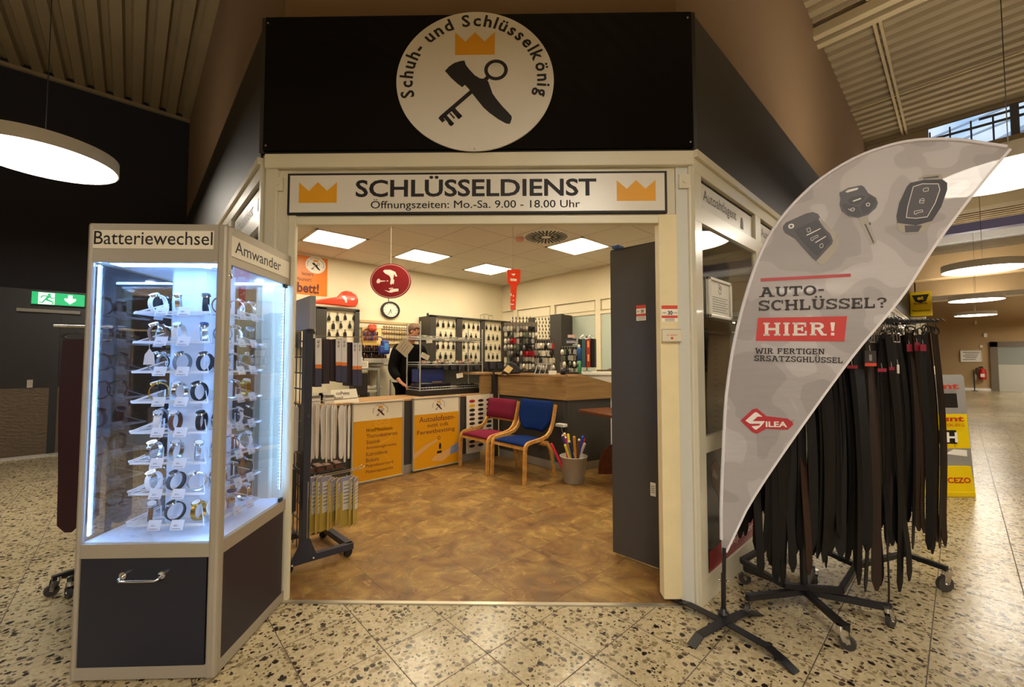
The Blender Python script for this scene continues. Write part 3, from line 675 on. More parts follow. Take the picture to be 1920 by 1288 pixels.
# same sticker on the right jamb
jp = FA + FE * 2.40; t = thing('sticker', 'red and white promotional sticker on the cream right door jamb', 'sticker', FA, FROT)
s0, s1, z0, z1 = 2.347, 2.447, 1.744, 1.848
MB().box(s0, s1, -.0018, -.0006, z0, z1).build('paper', PAPER, t)
MB().box(s0, s1, -.0026, -.0016, z1 - .023, z1).build('red_bar', mat('promo_red'), t); MB().box(s0, s1, -.0026, -.0016, z0 + .024, z0 + .04).build('red_bar', mat('promo_red'), t)
b = MB(); text(b, '30', (s0 + .038, -.0028, z0 + .044), (1, 0, 0), (0, 0, 1), .03, .026, .03); text(b, 'MIT', (s0 + .006, -.0028, z0 + .05), (1, 0, 0), (0, 0, 1), .026, .012, .0)
text(b, 'auf alles', (s0 + .071, -.0028, z0 + .052), (1, 0, 0), (0, 0, 1), .026, .012, .0)
for z in (z0 + .004, z0 + .011, z0 + .018): b.box(s0 + .02, s0 + .08, -.0026, -.0018, z, z + .0025)
b.build('lettering', BLACK, t)
t = thing('alarm_box', 'small cream plastic box with red mark on the right door jamb', 'alarm box', FA, FROT)
MB().cbox(2.343, 2.462, -.022, -.0005, 1.616, 1.698, .004).build('housing', mat('box_cream', '#D9D0B4', .4), t)
b = MB(); b.box(2.345, 2.460, -.0235, -.0215, 1.694, 1.6965); b.box(2.345, 2.460, -.0235, -.0215, 1.6175, 1.62); b.build('rim', mat('rim_grey', '#7E7A6E', .5), t)
b = MB(); text(b, 'av marbon', (2.37, -.0226, 1.655), (1, 0, 0), (0, 0, 1), .065, .011, .01); b.disc((2.402, -.0226, 1.64), (1, 0, 0), (0, 0, 1), .008, .008, .0005, 16); b.build('logo', mat('promo_red'), t)
tb = MB(); tb.cbox(-.045, .05, -.03, .03, 0, .03, .012)
tag(tb.build('plastic_case', mat('blue_plastic', '#3E5E9E', .4), loc=(2.79, 1.80, 2.371)), 'small blue plastic object lying on top of the dark door leaf', 'case')

# ================================================================== PICTURE FRAME AND LOWER POSTER ON THE RIGHT SIDE WALL
t = thing('picture_frame', 'silver snap frame with a small notice on the right display window', 'picture frame', (2.975, 1.11, 1.785))
b = MB(); w, h = .40, .27
for a in ((-w / 2, w / 2, 0, .022), (-w / 2, w / 2, h - .022, h), (-w / 2, -w / 2 + .03, 0, h), (w / 2 - .03, w / 2, 0, h)): b.cbox(a[0], a[1], -.008, .016, a[2], a[3], .004)
b.build('frame', SILVERFRAME, t)
MB().box(-w / 2 + .02, w / 2 - .02, .002, .006, .01, h - .01).build('notice', PAPER, t)
b = MB(); b.ring((0, .0012, .19), (1, 0, 0), (0, 0, 1), .018, .023, .0005, 20); b.ring((.018, .0012, .215), (1, 0, 0), (0, 0, 1), .010, .014, .0005, 16); b.ring((-.012, .0012, .225), (1, 0, 0), (0, 0, 1), .010, .014, .0005, 16)
for i in range(7): b.box(-.13, .13 - .03 * (i % 2), .0006, .0014, .045 + i * .016, .048 + i * .016)
b.build('lettering', TXT, t)
def lower_poster(label, a, b_, k):
    t = thing('poster', label, 'poster', (a, 1.124, ZP0)); w = b_ - a; h = ZP1 - ZP0
    MB().box(0, w, .002, .012, 0, h).build('board', mat('poster_dark', '#1B1413', .2), t)
    m = MB(); m.prism([(.03, .10), (w - .02, .10), (w - .02, .26), (.03, .16)][:0] or [(.05, .0), (w, .0), (w, .16), (.05, .13)], (0, .0012, 0), (1, 0, 0), (0, 0, 1), .0008); m.build('red_band', mat('poster_red', '#8E1F24', .35), t)
    m = MB(); text(m, 'olejniszer 2', (.36, .0002, .045), (1, 0, 0), (0, 0, 1), .6, .07, .0); m.build('lettering', WHITE, t)
    m = MB(); m.prism([(.10, .66), (.20, .70), (.26, .60), (.34, .62), (.46, .40), (.40, .30), (.34, .16), (.26, .17), (.30, .34), (.18, .48), (.12, .54)], (0, .0006, 0), (1, 0, 0), (0, 0, 1), .0006); m.build('shoe_picture', mat('shoe_brown', '#5A3B28', .3), t)
    m = MB(); m.prism([(.12, .60), (.145, .64), (.20, .58), (.19, .56)], (0, .0001, 0), (1, 0, 0), (0, 0, 1), .0004); m.prism([(.30, .12), (.36, .11), (.40, .20), (.36, .24)], (0, .0001, 0), (1, 0, 0), (0, 0, 1), .0004); m.build('highlight_print', mat('shoe_pale', '#9C8C7A', .3), t)
lower_poster('dark shoe poster with red band, low on the right side wall by the corner', *modsR[0], 0)
for a, b_ in modsR[1:3]: struct(MB().box(a, b_, 1.126, 1.136, ZP0, ZP1).build('trim_lower_right', LOWDARK))
# display shelving behind the right window
t = thing('display_shelf', 'pale shelving with rows of peg holes behind the right display window', 'shelf', (2.75, 1.2, 0))
b = MB(); b.box(.62, .66, 0, .2, .9, 2.3); b.box(0, 1.02, .205, .22, .9, 2.4); b.build('side_panel', mat('shelf_pale', '#C9C6B6', .5), t)
b = MB(); b.box(.0, .98, .02, .20, 1.7, 1.715); b.build('shelf', mat('shelf_glass', '#D9D8CC', .2), t); b = MB(); b.box(.0, .98, .02, .20, .955, .97); b.build('shelf', WHITE, t)
b = MB()
for i in range(17): b.cyl((.618, .1, 1.03 + i * .04), (.6195, .1, 1.03 + i * .04), .006, 8)
b.build('peg_hole', BLACK, t)
t = thing('price_card', 'small dark notice card standing on the shelf behind the right window', 'card', (3.08, 1.3, 1.716)); MB().box(-.09, .09, 0, .006, -.10 + .10, .10).build('board', mat('card_dark', '#3A332E', .5), t); b = MB(); [b.box(-.07, .05, -.001, .001, .02 + i * .02, .026 + i * .02) for i in range(4)]; b.build('lettering', TXT, t)
t = thing('notice', 'blue and white opening notice stuck inside the right display window', 'notice', (2.76, 1.136, 1.42)); MB().box(-.055, .055, 0, .002, 0, .26).build('paper', mat('notice_grey', '#8C8E92', .6), t)
b = MB(); b.box(-.05, .05, -.001, .0005, .01, .15); b.box(-.02, .02, -.001, .0005, .19, .24); b.build('blue_field', mat('notice_blue', '#32405E', .6), t)
b = MB(); text(b, '7-18', (-.035, -.0015, .03), (1, 0, 0), (0, 0, 1), .07, .02); b.build('lettering', WHITE, t)
t = thing('shoe', 'single dark brown shoe on the lower shelf behind the right window', 'shoe', (2.84, 1.30, .972))
b = MB(); b.lathe([(.001, 0), (.034, .002), (.036, .03), (.030, .06), (.024, .09), (.02, .092)], 16, (-.05, 0, 0)); b.lathe([(.001, 0), (.034, .002), (.035, .02), (.028, .045), (.001, .055)], 16, (.03, 0, 0), sy=.9); b.box(-.05, .03, -.03, .03, .002, .05); o = b.build('upper', mat('shoe_leather', '#2E1E17', .3), t); MB().box(-.088, .066, -.034, .034, 0, .008).build('sole', RUBBER, t)

# ================================================================== WATCH DISPLAY CABINET
cb_ = thing('display_cabinet', 'tall grey-framed glass watch cabinet lit blue-white, reading Batteriewechsel', 'display cabinet', CM, CROT)
FRAME = mat('cabinet_frame', '#A69D8D', .38, .2); NAVY = mat('cabinet_navy', '#1B1E2C', .42, noise_amt=.12, noise_scale=10, stretch=(30, 30, 1)); PLUM = mat('cabinet_plum', '#231D2B', .45)
CW, CD, CH = .665, .69, 2.172; x0 = -CW
b = MB()
for (xa, xb, ya, yb) in ((-.05, .0, .0, .05), (x0, x0 + .028, 0, .03), (-.03, 0, CD - .04, CD), (x0, x0 + .03, CD - .03, CD)): b.cbox(xa, xb, ya, yb, .0, CH, .014)
for z0, z1 in ((0.01, .066), (.566, .63), (1.978, CH - .004)):
    b.box(x0 + .01, -.01, .004, .02, z0, z1); b.box(x0 + .01, -.01, CD - .02, CD - .004, z0, z1); b.box(-.02, -.004, .01, CD - .01, z0, z1); b.box(x0 + .004, x0 + .02, .01, CD - .01, z0, z1)
b.build('frame', FRAME, cb_)
dr = MB().box(x0 + .03, -.056, .006, .018, .066, .566).build('door', NAVY, cb_)
hd = MB(); hd.tube([(-.43, -.004, .49), (-.43, -.032, .482), (-.42, -.036, .478), (-.262, -.036, .478), (-.252, -.032, .482), (-.252, -.004, .49)], .006, 10)
for x in (-.43, -.252): hd.cyl((x, .006, .49), (x, -.008, .49), .017, 18)
hd.build('handle', CHROME, dr)
sp_ = MB().box(-.018, -.006, .03, .61, .066, .566).build('side_panel', PLUM, cb_); MB().cyl((-.008, .04, .505), (-.003, .04, .505), .007, 12).build('lock', BLACKM, sp_)
b = MB(); b.box(x0 + .006, x0 + .018, .03, CD - .03, .066, .566); b.box(x0 + .03, -.03, CD - .018, CD - .006, .066, .566); b.build('rear_panel', PLUM, cb_)
CASEGLASS = glass_mat('case_glass', refl=.4)
CASEWHITE = mat('case_white', '#DCE6F2', .4)
MB().box(x0 + .02, -.02, .02, CD - .02, .612, .634).build('case_floor', CASEWHITE, cb_)
MB().box(x0 + .02, -.02, .02, CD - .02, 1.985, 2.0).build('case_ceiling', CASEWHITE, cb_)
for nm, bx in (('front_pane', (x0 + .028, -.05, .010, .015, .628, 1.98)), ('side_pane', (-.014, -.009, .012, CD - .03, .628, 1.98)), ('side_pane', (x0 + .009, x0 + .014, .03, CD - .03, .628, 1.98)), ('rear_pane', (x0 + .03, -.03, CD - .015, CD - .010, .628, 1.98))):
    MB().box(*bx).build(nm, CASEGLASS, cb_)
b = MB(); b.box(-.02, -.004, .03, .055, 1.958, 1.982); b.box(-.02, -.004, .57, .60, 1.958, 1.982); b.box(-.02, -.004, .57, .60, .632, .652); b.build('pane_clip', BLACKM, cb_)
b = MB(); b.lathe([(.0, .0), (.014, .001), (.015, .008), (.009, .014), (0, .016)], 16); o = b.build('pane_lock', CHROME, cb_); o.location = (-.008, .035, 1.92); o.rotation_euler = (0, radians(90), 0)
LEDM = mat('led_strip', '#FFFFFF', .4, emit=(.20, .46, 1.0), strength=LED_STRIP)
def led(x, y, ax, z0, z1, solid=False):
    b = MB(); n = 62; ax = V(ax)
    if solid: n = 1
    for i in range(n):
        z = z0 + (z1 - z0) * (i + .5) / n; b.obox((x, y, z), ax * (.003 if solid else .0045), ax.cross(ZU) * .0012, ZU * ((z1 - z0) / 2 if solid else .0045))
    s = b.build('led_strip', LEDM, cb_)
    MB().obox(V((x, y, (z0 + z1) / 2)) + (V((0, 0, 0))) + V((.0035 if x > -.3 else -.0035, 0, 0)), ax * .007, ax.cross(ZU) * .001, ZU * ((z1 - z0) / 2)).build('led_carrier', WHITE, s)
led(-.022, .595, (0, 1, 0), .70, 1.96); led(x0 + .034, .035, (0, 1, 0), .66, 1.97, True)
led(x0 + .034, CD - .05, (0, 1, 0), .66, 1.97); led(-.052, .056, (0, 1, 0), .66, 1.97)
for x, y in ((-.16, .10), (-.5, .55), (-.12, .5)):
    b = MB(); b.lathe([(0, 0), (.016, .0), (.02, .006), (.02, .012)], 16); b.build('downlight', mat('downlight_glow', '#FFFFFF', .4, emit=(.5, .7, 1.0), strength=10), cb_, loc=(x, y, 1.974))
b = MB(); b.box(x0 + .06, -.06, .06, .12, 1.982, 1.9845); b.box(x0 + .06, -.06, CD - .12, CD - .06, 1.982, 1.9845); b.build('light_bar', mat('case_light', '#FFFFFF', .4, emit=(.20, .46, 1.0), strength=12), cb_)
b = MB(); cx, cy, hw, ch = -.318, .318, .115, .032
oct_ = [(cx - hw + ch, cy - hw), (cx + hw - ch, cy - hw), (cx + hw, cy - hw + ch), (cx + hw, cy + hw - ch), (cx + hw - ch, cy + hw), (cx - hw + ch, cy + hw), (cx - hw, cy + hw - ch), (cx - hw, cy - hw + ch)]
b.add([(p[0], p[1], z) for z in (.652, 1.985) for p in oct_], [list(range(8))[::-1], list(range(8, 16))] + [(i, (i + 1) % 8, 8 + (i + 1) % 8, 8 + i) for i in range(8)])
b.prism([(p[0] - cx, p[1] - cy) for p in oct_], (cx, cy, .652), (1.25, 0, 0), (0, 1.25, 0), .018); b.build('column', CASEWHITE, cb_)
LBL = mat('label_strip', '#E4DCC8', .4)
b = MB().box(-.636, -.066, .0005, .004, 2.045, 2.135).build('label_strip', LBL, cb_); m = MB(); text(m, 'Batteriewechsel', (-.632, .0001, 2.064), (1, 0, 0), (0, 0, 1), .563, .066, .004); m.build('lettering', BLACK, b)
b = MB().box(-.0045, -.001, .03, .605, 2.022, 2.125).build('label_strip', LBL, cb_); m = MB(); text(m, 'Amwander', (-.0006, .066, 2.045), (0, 1, 0), (0, 0, 1), .44, .062, .002); m.build('lettering', BLACK, b)

# ---- watches on clear stands around the column
g = bpy.data.materials.new('clear_acrylic'); g.use_nodes = True; nt = g.node_tree; nt.nodes.clear()
o_ = nt.nodes.new('ShaderNodeOutputMaterial'); tr = nt.nodes.new('ShaderNodeBsdfTransparent'); df = nt.nodes.new('ShaderNodeBsdfPrincipled'); mx = nt.nodes.new('ShaderNodeMixShader')
df.inputs['Base Color'].default_value = (.85, .9, .95, 1); df.inputs['Roughness'].default_value = .1; mx.inputs['Fac'].default_value = .16
nt.links.new(tr.outputs[0], mx.inputs[1]); nt.links.new(df.outputs[0], mx.inputs[2]); nt.links.new(mx.outputs[0], o_.inputs['Surface']); ACRYL = g
g = g.copy(); g.name = 'acrylic_edge'; [setattr(n.inputs['Fac'], 'default_value', .85) for n in g.node_tree.nodes if n.type == 'MIX_SHADER']; ACRYL_E = g
def watch_proto(strap, case, dial, wide=.019):
    t = thing('wristwatch', 'wristwatch', 'watch', (0, 0, 0))
    b = MB(); b.ring((wide / 2, 0, .042), (0, 1, 0), (0, 0, 1), (.033, .037), (.0375, .0415), wide, 30); b.build('strap', strap, t)
    b = MB(); a = radians(118); c = V((0, .0385 * cos(a) , .042 + .041 * sin(a))); n = V((0, cos(a), sin(a)))
    b.cyl(c - n * .003, c + n * .006, .019, 24); o = b.build('case', case, t)
    b = MB(); b.cyl(c + n * .006, c + n * .0072, .0158, 24); b.build('dial', dial, t)
    return t
SILV = mat('watch_silver', '#D8DADC', .15, 1.0); GOLDM = mat('watch_gold', '#D8B25A', .2, 1.0); DIALW = mat('dial_white', '#F2F4F6', .3); DIALK = mat('dial_black', '#121318', .2); DIALB = mat('dial_blue', '#25345E', .2)
kinds = [('silver', SILV, SILV, DIALW, 'silver watch with pale dial'), ('blackstrap', mat('strap_black', '#1B1A1E', .5), SILV, DIALK, 'black-strapped watch with dark dial'), ('white', mat('strap_white', '#E6E8EA', .4), SILV, DIALW, 'white-strapped watch'),
         ('brown', mat('strap_brown', '#6B4530', .5), SILV, DIALW, 'brown-strapped watch'), ('gold', GOLDM, GOLDM, DIALW, 'gold-coloured watch'), ('blue', SILV, SILV, DIALB, 'silver watch with dark blue dial'), ('grey', mat('strap_grey', '#6E737C', .4), SILV, DIALK, 'grey-strapped watch')]
protos = []
for i, k in enumerate(kinds): protos.append(watch_proto(k[1], k[2], k[3], .017 + .002 * (i % 3)))
def stand_proto(wb=.108, wf=.185, d=.108):
    t = thing('watch_stand', 'clear acrylic watch stand', 'display stand')
    b = MB(); b.prism([(-wf, -d), (wf, -d), (wb, 0), (-wb, 0)], (0, 0, .003), (1, 0, 0), (0, 1, 0), .003); b.build('shelf', ACRYL, t)
    b = MB()
    for s in (-1, 1):
        b.bar((s * wb, 0, .002), (s * wf, -d, .002), .004, .005); b.bar((s * wf, -d, .002), (s * wb, -.012, .055), .004, .005); b.bar((s * wb, 0, .0), (s * wb, 0, .06), .004, .005)
    b.bar((-wf, -d, .003), (wf, -d, .003), .005, .011); b.bar((-wb, -.002, .003), (wb, -.002, .003), .004, .006); b.build('bracket', ACRYL_E, t); b = MB(); [b.add([(s * wb, -.004, .003), (s * wf, -d, .003), (s * wb, -.008, .055)], [(0, 1, 2)]) for s in (-1, 1)]; b.build('side_cheek', ACRYL, t); return t
stand0 = stand_proto()
def tag_proto():
    t = thing('price_tag', 'white price tag', 'price tag'); b = MB(); b.prism([(-.031, -.048), (.031, -.048), (.031, 0), (-.031, 0)], (0, 0, 0), (1, 0, 0), (0, .3, .95), .0008); b.build('card', mat('tag_white', '#DDE6F2', .5), t)
    b = MB(); text(b, '89,-', (-.014, -.0012 - .0095, -.030), (1, 0, 0), (0, .3, .95), .024, .009, .0); b.prism([(-.022, -.042), (.022, -.042), (.022, -.040), (-.022, -.040)], (0, -.0012, 0), (1, 0, 0), (0, .3, .95), .0004); b.build('lettering', mat('tag_print', '#3C4A6A', .6), t); return t
tag0 = tag_proto(); _used = set()
def cabpt(x, y, z): return CM + CX * x + CY * y + ZU * z
def use(proto, loc, rz, label, group, extra=None):
    if proto.name not in _used: _used.add(proto.name); o = proto; o.location = loc; o.rotation_euler = (0, 0, rz); o['label'] = label; o['group'] = group
    else: o = dup(proto, loc, rz, label, group)
    if extra: o.rotation_euler = (extra[0], extra[1], rz); o.scale = (1.15, 1.15, 1.15)
    return o
rnd = random.Random(3)
faces = [('front', (0, -1), 3, 2), ('right', (1, 0), 3, 2), ('left', (-1, 0), 2, 1)]
TIER = [1.742 - .1515 * i for i in range(8)]; tn = ['top', 'second', 'third', 'fourth', 'fifth', 'sixth', 'seventh', 'bottom']; pos3 = ['left', 'middle', 'right']
for ti, z in enumerate(TIER):
    for fname, (nx, ny), nw, nt_ in faces:
        ang = {'front': 0, 'right': pi / 2, 'left': -pi / 2}[fname]; side = V((cos(ang), sin(ang), 0)); nor = V((nx, ny, 0))
        c = V((cx, cy, z)) + nor * (hw + .002); w = lambda u, d, zz=0: c + side * u + nor * d + V((0, 0, zz))
        P = lambda v: cabpt(v.x, v.y, v.z)
        use(stand0, P(w(0, 0)), CROT + ang, 'clear acrylic watch stand, %s tier on the column\'s %s face' % (tn[ti], fname), 'clear watch stands in the lit cabinet')
        for wi in range(nw):
            u = (wi - (nw - 1) / 2) * .112 + rnd.uniform(-.012, .012); k = rnd.choices(range(7), [5, 3, 2, 1.2, 1, 2, 2])[0]
            if fname == 'left': k = rnd.choice([1, 0, 6])
            use(protos[k], P(w(u, .055, .004)), CROT + ang + rnd.uniform(-.75, .75), '%s, %s on the %s tier of the column\'s %s face' % (kinds[k][4], pos3[wi] if nw == 3 else ['left', 'right'][wi], tn[ti], fname), 'watches in the lit cabinet', (rnd.uniform(-.15, .1), rnd.uniform(-.1, .1)))
        for wi in range(nt_):
            u = (wi - (nt_ - 1) / 2) * .11 + .01
            use(tag0, P(w(u, .114, .030)), CROT + ang, 'white price tag, %s on the %s tier of the column\'s %s face' % (['left', 'right'][wi] if nt_ == 2 else 'single,', tn[ti], fname), 'price tags in the lit cabinet')
for i, (p) in enumerate(protos):
    if p.name not in _used:
        for c in list(p.children): bpy.data.objects.remove(c)
        bpy.data.objects.remove(p)
# loose hanging swing tag
t = thing('swing_tag', 'pointed white swing tag hanging in front of the third tier watches', 'tag', cabpt(-.40, .06, 1.53)); t.rotation_euler = (0, 0, CROT)
MB().prism([(-.028, -.05), (.028, -.05), (.022, 0), (0, .03), (-.022, 0)], (0, 0, 0), (1, 0, 0), (0, 0, 1), .001).build('card', mat('tag_white'), t); MB().tube([(0, -.001, .03), (0, .0, .075)], .0008, 5).build('thread', WHITE, t)

# ================================================================== EXIT SIGN
eo = aty(110.5, 561, 9.80); ew, eh = .60, .215
t = thing('exit_sign', 'green lit emergency exit sign with running figure and arrow on the black wall', 'exit sign', (eo.x, 9.83, eo.z))
MB().cbox(-ew / 2, ew / 2, -.03, .1, -eh / 2, eh / 2, .006).build('housing', mat('exit_rim', '#3E6E58', .5), t)
GRN = mat('exit_green', '#0F9D58', .4, emit='#12A866', strength=EXIT_GLOW); WH = mat('exit_white', '#EAF6EE', .4, emit='#E8F8EE', strength=EXIT_GLOW * .75)
MB().box(-ew / 2 + .012, ew / 2 - .012, -.033, -.03, -eh / 2 + .012, eh / 2 - .012).build('face', GRN, t)
b = MB(); b.prism([(-.22, -.095), (-.045, -.095), (-.045, .09), (-.22, .09)], (0, -.0345, 0), (1, 0, 0), (0, 0, 1), .001); b.build('white_field', WH, t); b = MB()
b.prism([(.10, .02), (.10, .075), (.15, .075), (.15, .02), (.19, .02), (.19, -.01), (.125, -.075), (.06, -.01), (.06, .02)], (0, -.0345, 0), (1, 0, 0), (0, 0, 1), .001); b.build('arrow', WH, t)
b = MB(); f_ = lambda p: b.prism(p, (0, -.036, 0), (1, 0, 0), (0, 0, 1), .001)
b.disc((-.105, -.036, .062), (1, 0, 0), (0, 0, 1), .018, .018, .001, 16); f_([(-.15, -.01), (-.12, -.01), (-.085, .045), (-.12, .045)]); f_([(-.15, -.01), (-.12, -.01), (-.06, -.045), (-.065, -.062), (-.14, -.03)]); f_([(-.065, -.062), (-.05, -.05), (-.06, -.09), (-.075, -.09)])
f_([(-.15, -.01), (-.135, -.02), (-.17, -.075), (-.21, -.075), (-.21, -.06), (-.18, -.06)]); f_([(-.12, .045), (-.125, .03), (-.17, .03), (-.19, .0), (-.2, .007), (-.178, .045)]); f_([(-.09, .04), (-.075, .01), (-.045, .02), (-.045, .008), (-.08, -.004), (-.105, .02)]); b.build('running_figure', GRN, t)
# ================================================================== FEATHER FLAG
FQ = atz(1357, 1165); FD = V((.336, -.942, 0)).normalized(); FNF = V((FD.y, -FD.x, 0))       # flag direction and its normal towards the viewer
def fl(px, py):
    q = on(px, py, FNF, FNF.dot(FQ)); return ((q - FQ).dot(FD), q.z)
flag = thing('feather_flag', 'tall white feather flag printed with car keys, AUTO-SCHLÜSSEL? HIER! on black cross base', 'flag', FQ, atan2(FD.y, FD.x))
OUT = [(1353, 1037), (1352, 960), (1356, 850), (1362, 740), (1377, 640), (1397, 560), (1420, 490), (1450, 430), (1490, 380), (1540, 335), (1600, 298), (1660, 275), (1720, 263), (1790, 262), (1850, 270), (1898, 279),
       (1885, 294), (1829, 362), (1759, 456), (1703, 543), (1665, 592), (1592, 680), (1467, 855), (1401, 958), (1364, 1036)]
def smooth_poly(P, n=4):
    out = []; k = len(P)
    for i in range(k):
        p0, p1, p2, p3 = [V(P[(i + j) % k]) for j in (-1, 0, 1, 2)]
        sharp = P[i] in ((1898, 279), (1364, 1036), (1353, 1037)) or P[(i + 1) % k] in ((1364, 1036), (1353, 1037))
        for j in range(n):
            t = j / n; out.append(tuple(p1 + (p2 - p1) * t) if sharp else tuple(.5 * ((2 * p1) + (p2 - p0) * t + (2 * p0 - 5 * p1 + 4 * p2 - p3) * t * t + (3 * p1 - p0 - 3 * p2 + p3) * t ** 3)))
    return out
OUT2 = smooth_poly([tuple(map(float, p)) for p in OUT], 3)
g = NT('flag_cloth'); tc = g.n('ShaderNodeTexCoord'); nz = g.n('ShaderNodeTexNoise'); nz.inputs['Scale'].default_value = 3.6; nz.inputs['Detail'].default_value = 1.2; nz.inputs['Distortion'].default_value = .5; g.l(tc.outputs['Object'], nz.inputs['Vector'])
colr = g.ramp(nz.outputs['Fac'], [(.3, '#C2BCBC'), (.455, '#C2BCBC'), (.465, '#D0CACA'), (.56, '#D0CACA'), (.57, '#DED9D9')]); g.l(colr, g.b.inputs['Base Color']); g.b.inputs['Roughness'].default_value = .55; g.b.inputs['Sheen Weight'].default_value = .2
wv = g.n('ShaderNodeTexNoise'); wv.inputs['Scale'].default_value = 2.2; wv.inputs['Detail'].default_value = 3; mp = g.n('ShaderNodeMapping'); mp.inputs['Rotation'].default_value = (0, .5, 0); mp.inputs['Scale'].default_value = (1, 1, 4); g.l(tc.outputs['Object'], mp.inputs['Vector']); g.l(mp.outputs[0], wv.inputs['Vector'])
bp = g.n('ShaderNodeBump'); bp.inputs['Strength'].default_value = .5; bp.inputs['Distance'].default_value = .03; g.l(wv.outputs['Fac'], bp.inputs['Height']); g.l(bp.outputs[0], g.b.inputs['Normal'])
tl = g.n('ShaderNodeBsdfTranslucent'); g.l(colr, tl.inputs['Color']); tp = g.n('ShaderNodeBsdfTransparent'); m1 = g.n('ShaderNodeMixShader'); m1.inputs['Fac'].default_value = .38; m2 = g.n('ShaderNodeMixShader'); m2.inputs['Fac'].default_value = .155
out = [n for n in g.t.nodes if n.type == 'OUTPUT_MATERIAL'][0]
g.l(g.b.outputs[0], m1.inputs[1]); g.l(tl.outputs[0], m1.inputs[2]); g.l(m1.outputs[0], m2.inputs[1]); g.l(tp.outputs[0], m2.inputs[2]); g.l(m2.outputs[0], out.inputs['Surface']); CLOTH = g.m
pts = [fl(*p) for p in OUT2]
b = MB(); b.prism(pts, (0, 0, 0), (1, 0, 0), (0, 0, 1), .0016); cloth = b.build('banner', CLOTH, flag)
# hem sleeve along the pole side and along the free edge
hem = [fl(*p) for p in OUT2[:46]]; b = MB(); b.tube([(p[0] + .0, -.001, p[1]) for p in hem if True][1:45], .009, 8)
b.build('pole_sleeve', mat('sleeve', '#D9D4DA', .5), cloth)
edge = [fl(*p) for p in OUT2[45:73]]; b = MB()
for i in range(len(edge) - 1): b.bar((edge[i][0] - .006, -.0018, edge[i][1]), (edge[i + 1][0] - .006, -.0018, edge[i + 1][1]), .011, .0012, up=(0, 1, 0))
b.build('hem', mat('hem_white', '#E4DFDF', .6), cloth)
# pole and cross base
b = MB(); p0 = fl(1357, 1165); p1 = fl(1358, 1037); b.tube([(p0[0], 0, .02), (p1[0], 0, p1[1] + .03)], .011, 10); b.tube([(p0[0], 0, .02), (p0[0] + .003, 0, .27)], .0135, 10); b.build('pole', BLACKM, flag)
b = MB(); b.cyl((-.02, 0, .232), (.022, 0, .232), .006, 10); b.ball((.024, 0, .232), .009, 0, 1); b.build('locking_screw', CHROME, flag)
def legpts(pxs): return [atz(px, py, h) for px, py, h in pxs]
def flat_leg(mb, pts, w):
    L = [(p - FQ) for p in pts]; rz = -atan2(FD.y, FD.x); R = Matrix.Rotation(rz, 3, 'Z'); L = [R @ p for p in L]
    for i in range(len(L) - 1): mb.bar(L[i], L[i + 1], w, .006)
b = MB(); flat_leg(b, legpts([(1357, 1165, .045), (1440, 1212, .045), (1470, 1238, .03), (1494, 1262, .006)]), .05); b.build('base_leg', BLACKM, flag)
b = MB(); flat_leg(b, legpts([(1357, 1165, .048), (1312, 1190, .045), (1296, 1212, .006)]), .05); b.build('base_leg', BLACKM, flag)
b = MB(); flat_leg(b, legpts([(1357, 1165, .045), (1290, 1132, .04), (1262, 1123, .006)]), .05); b.build('base_leg', BLACKM, flag)
b = MB(); flat_leg(b, legpts([(1357, 1165, .048), (1397, 1148, .045), (1425, 1150, .006)]), .05); b.build('base_leg', BLACKM, flag)
b = MB(); b.lathe([(.0, .03), (.03, .032), (.03, .052), (.016, .056), (.016, .075), (0, .076)], 16); b.build('socket', BLACKM, flag)
# ---- prints on the banner (flat, in the banner's own plane)
FO = -.0025
def fprint(nm, polys, m, o=FO, parent=None):
    b = MB()
    for P in polys: b.prism([fl(*p) for p in P], (0, o, 0), (1, 0, 0), (0, 0, 1), .0006)
    return b.build(nm, m, parent or flag)
def c1(P): return [(1440 + x / 5.333, 300 + y / 5.333) for x, y in P]
KEYG = mat('key_print', '#4B474B', .5); KEYD = mat('key_print_dark', '#37343A', .5); KEYW = mat('key_print_white', '#DAD4CE', .5); KEYS = mat('key_print_silver', '#A39A8C', .5)
def line(p, q, w): 
    p, q = V(p), V(q); d = (q - p).normalized(); n = V((-d.y, d.x)) * w / 2; return [tuple(p - n), tuple(q - n), tuple(q + n), tuple(p + n)][::-1]
def outline(P, w): return [line(P[i], P[(i + 1) % len(P)], w) for i in range(len(P))]
# flip key
k1 = fprint('flip_key_picture', [c1([(150, 660), (180, 625), (380, 535), (450, 522), (500, 540), (520, 575), (505, 590), (560, 680), (620, 740), (648, 805), (640, 840), (480, 1012), (440, 980), (270, 790), (170, 730), (148, 690)])], KEYG)
fprint('key_end', [c1([(480, 1012), (640, 842), (700, 740), (712, 820), (690, 900), (600, 1010), (550, 1048), (520, 1045)])], KEYS, FO + .0003, k1)
fprint('key_side', [c1([(510, 560), (530, 590), (700, 760), (640, 840), (648, 800), (620, 735), (560, 680)])], KEYS, FO + .0003, k1)
fprint('key_face', [c1([(260, 700), (480, 600), (520, 640), (600, 760), (625, 820), (500, 960), (470, 950), (330, 800)])], KEYD, FO - .0006, k1)
fprint('key_symbols', [c1(line((385, 755), (525, 686), 9)), c1(line((472, 828), (578, 764), 9))] + [c1(q) for q in outline([(385, 690), (415, 678), (428, 712), (398, 724)], 4) + outline([(425, 785), (495, 752), (500, 770), (455, 792), (450, 806), (432, 806)], 4) + outline([(515, 850), (540, 835), (552, 855), (545, 875), (522, 880)], 4)], KEYW, FO - .0012, k1)
b = MB(); q = fl(*c1([(231, 663)])[0]); b.ring((q[0], FO - .0012, q[1]), (1, 0, 0), (0, 0, 1), .0065, .014, .0005, 20); b.build('key_ring_hole', KEYW, k1)
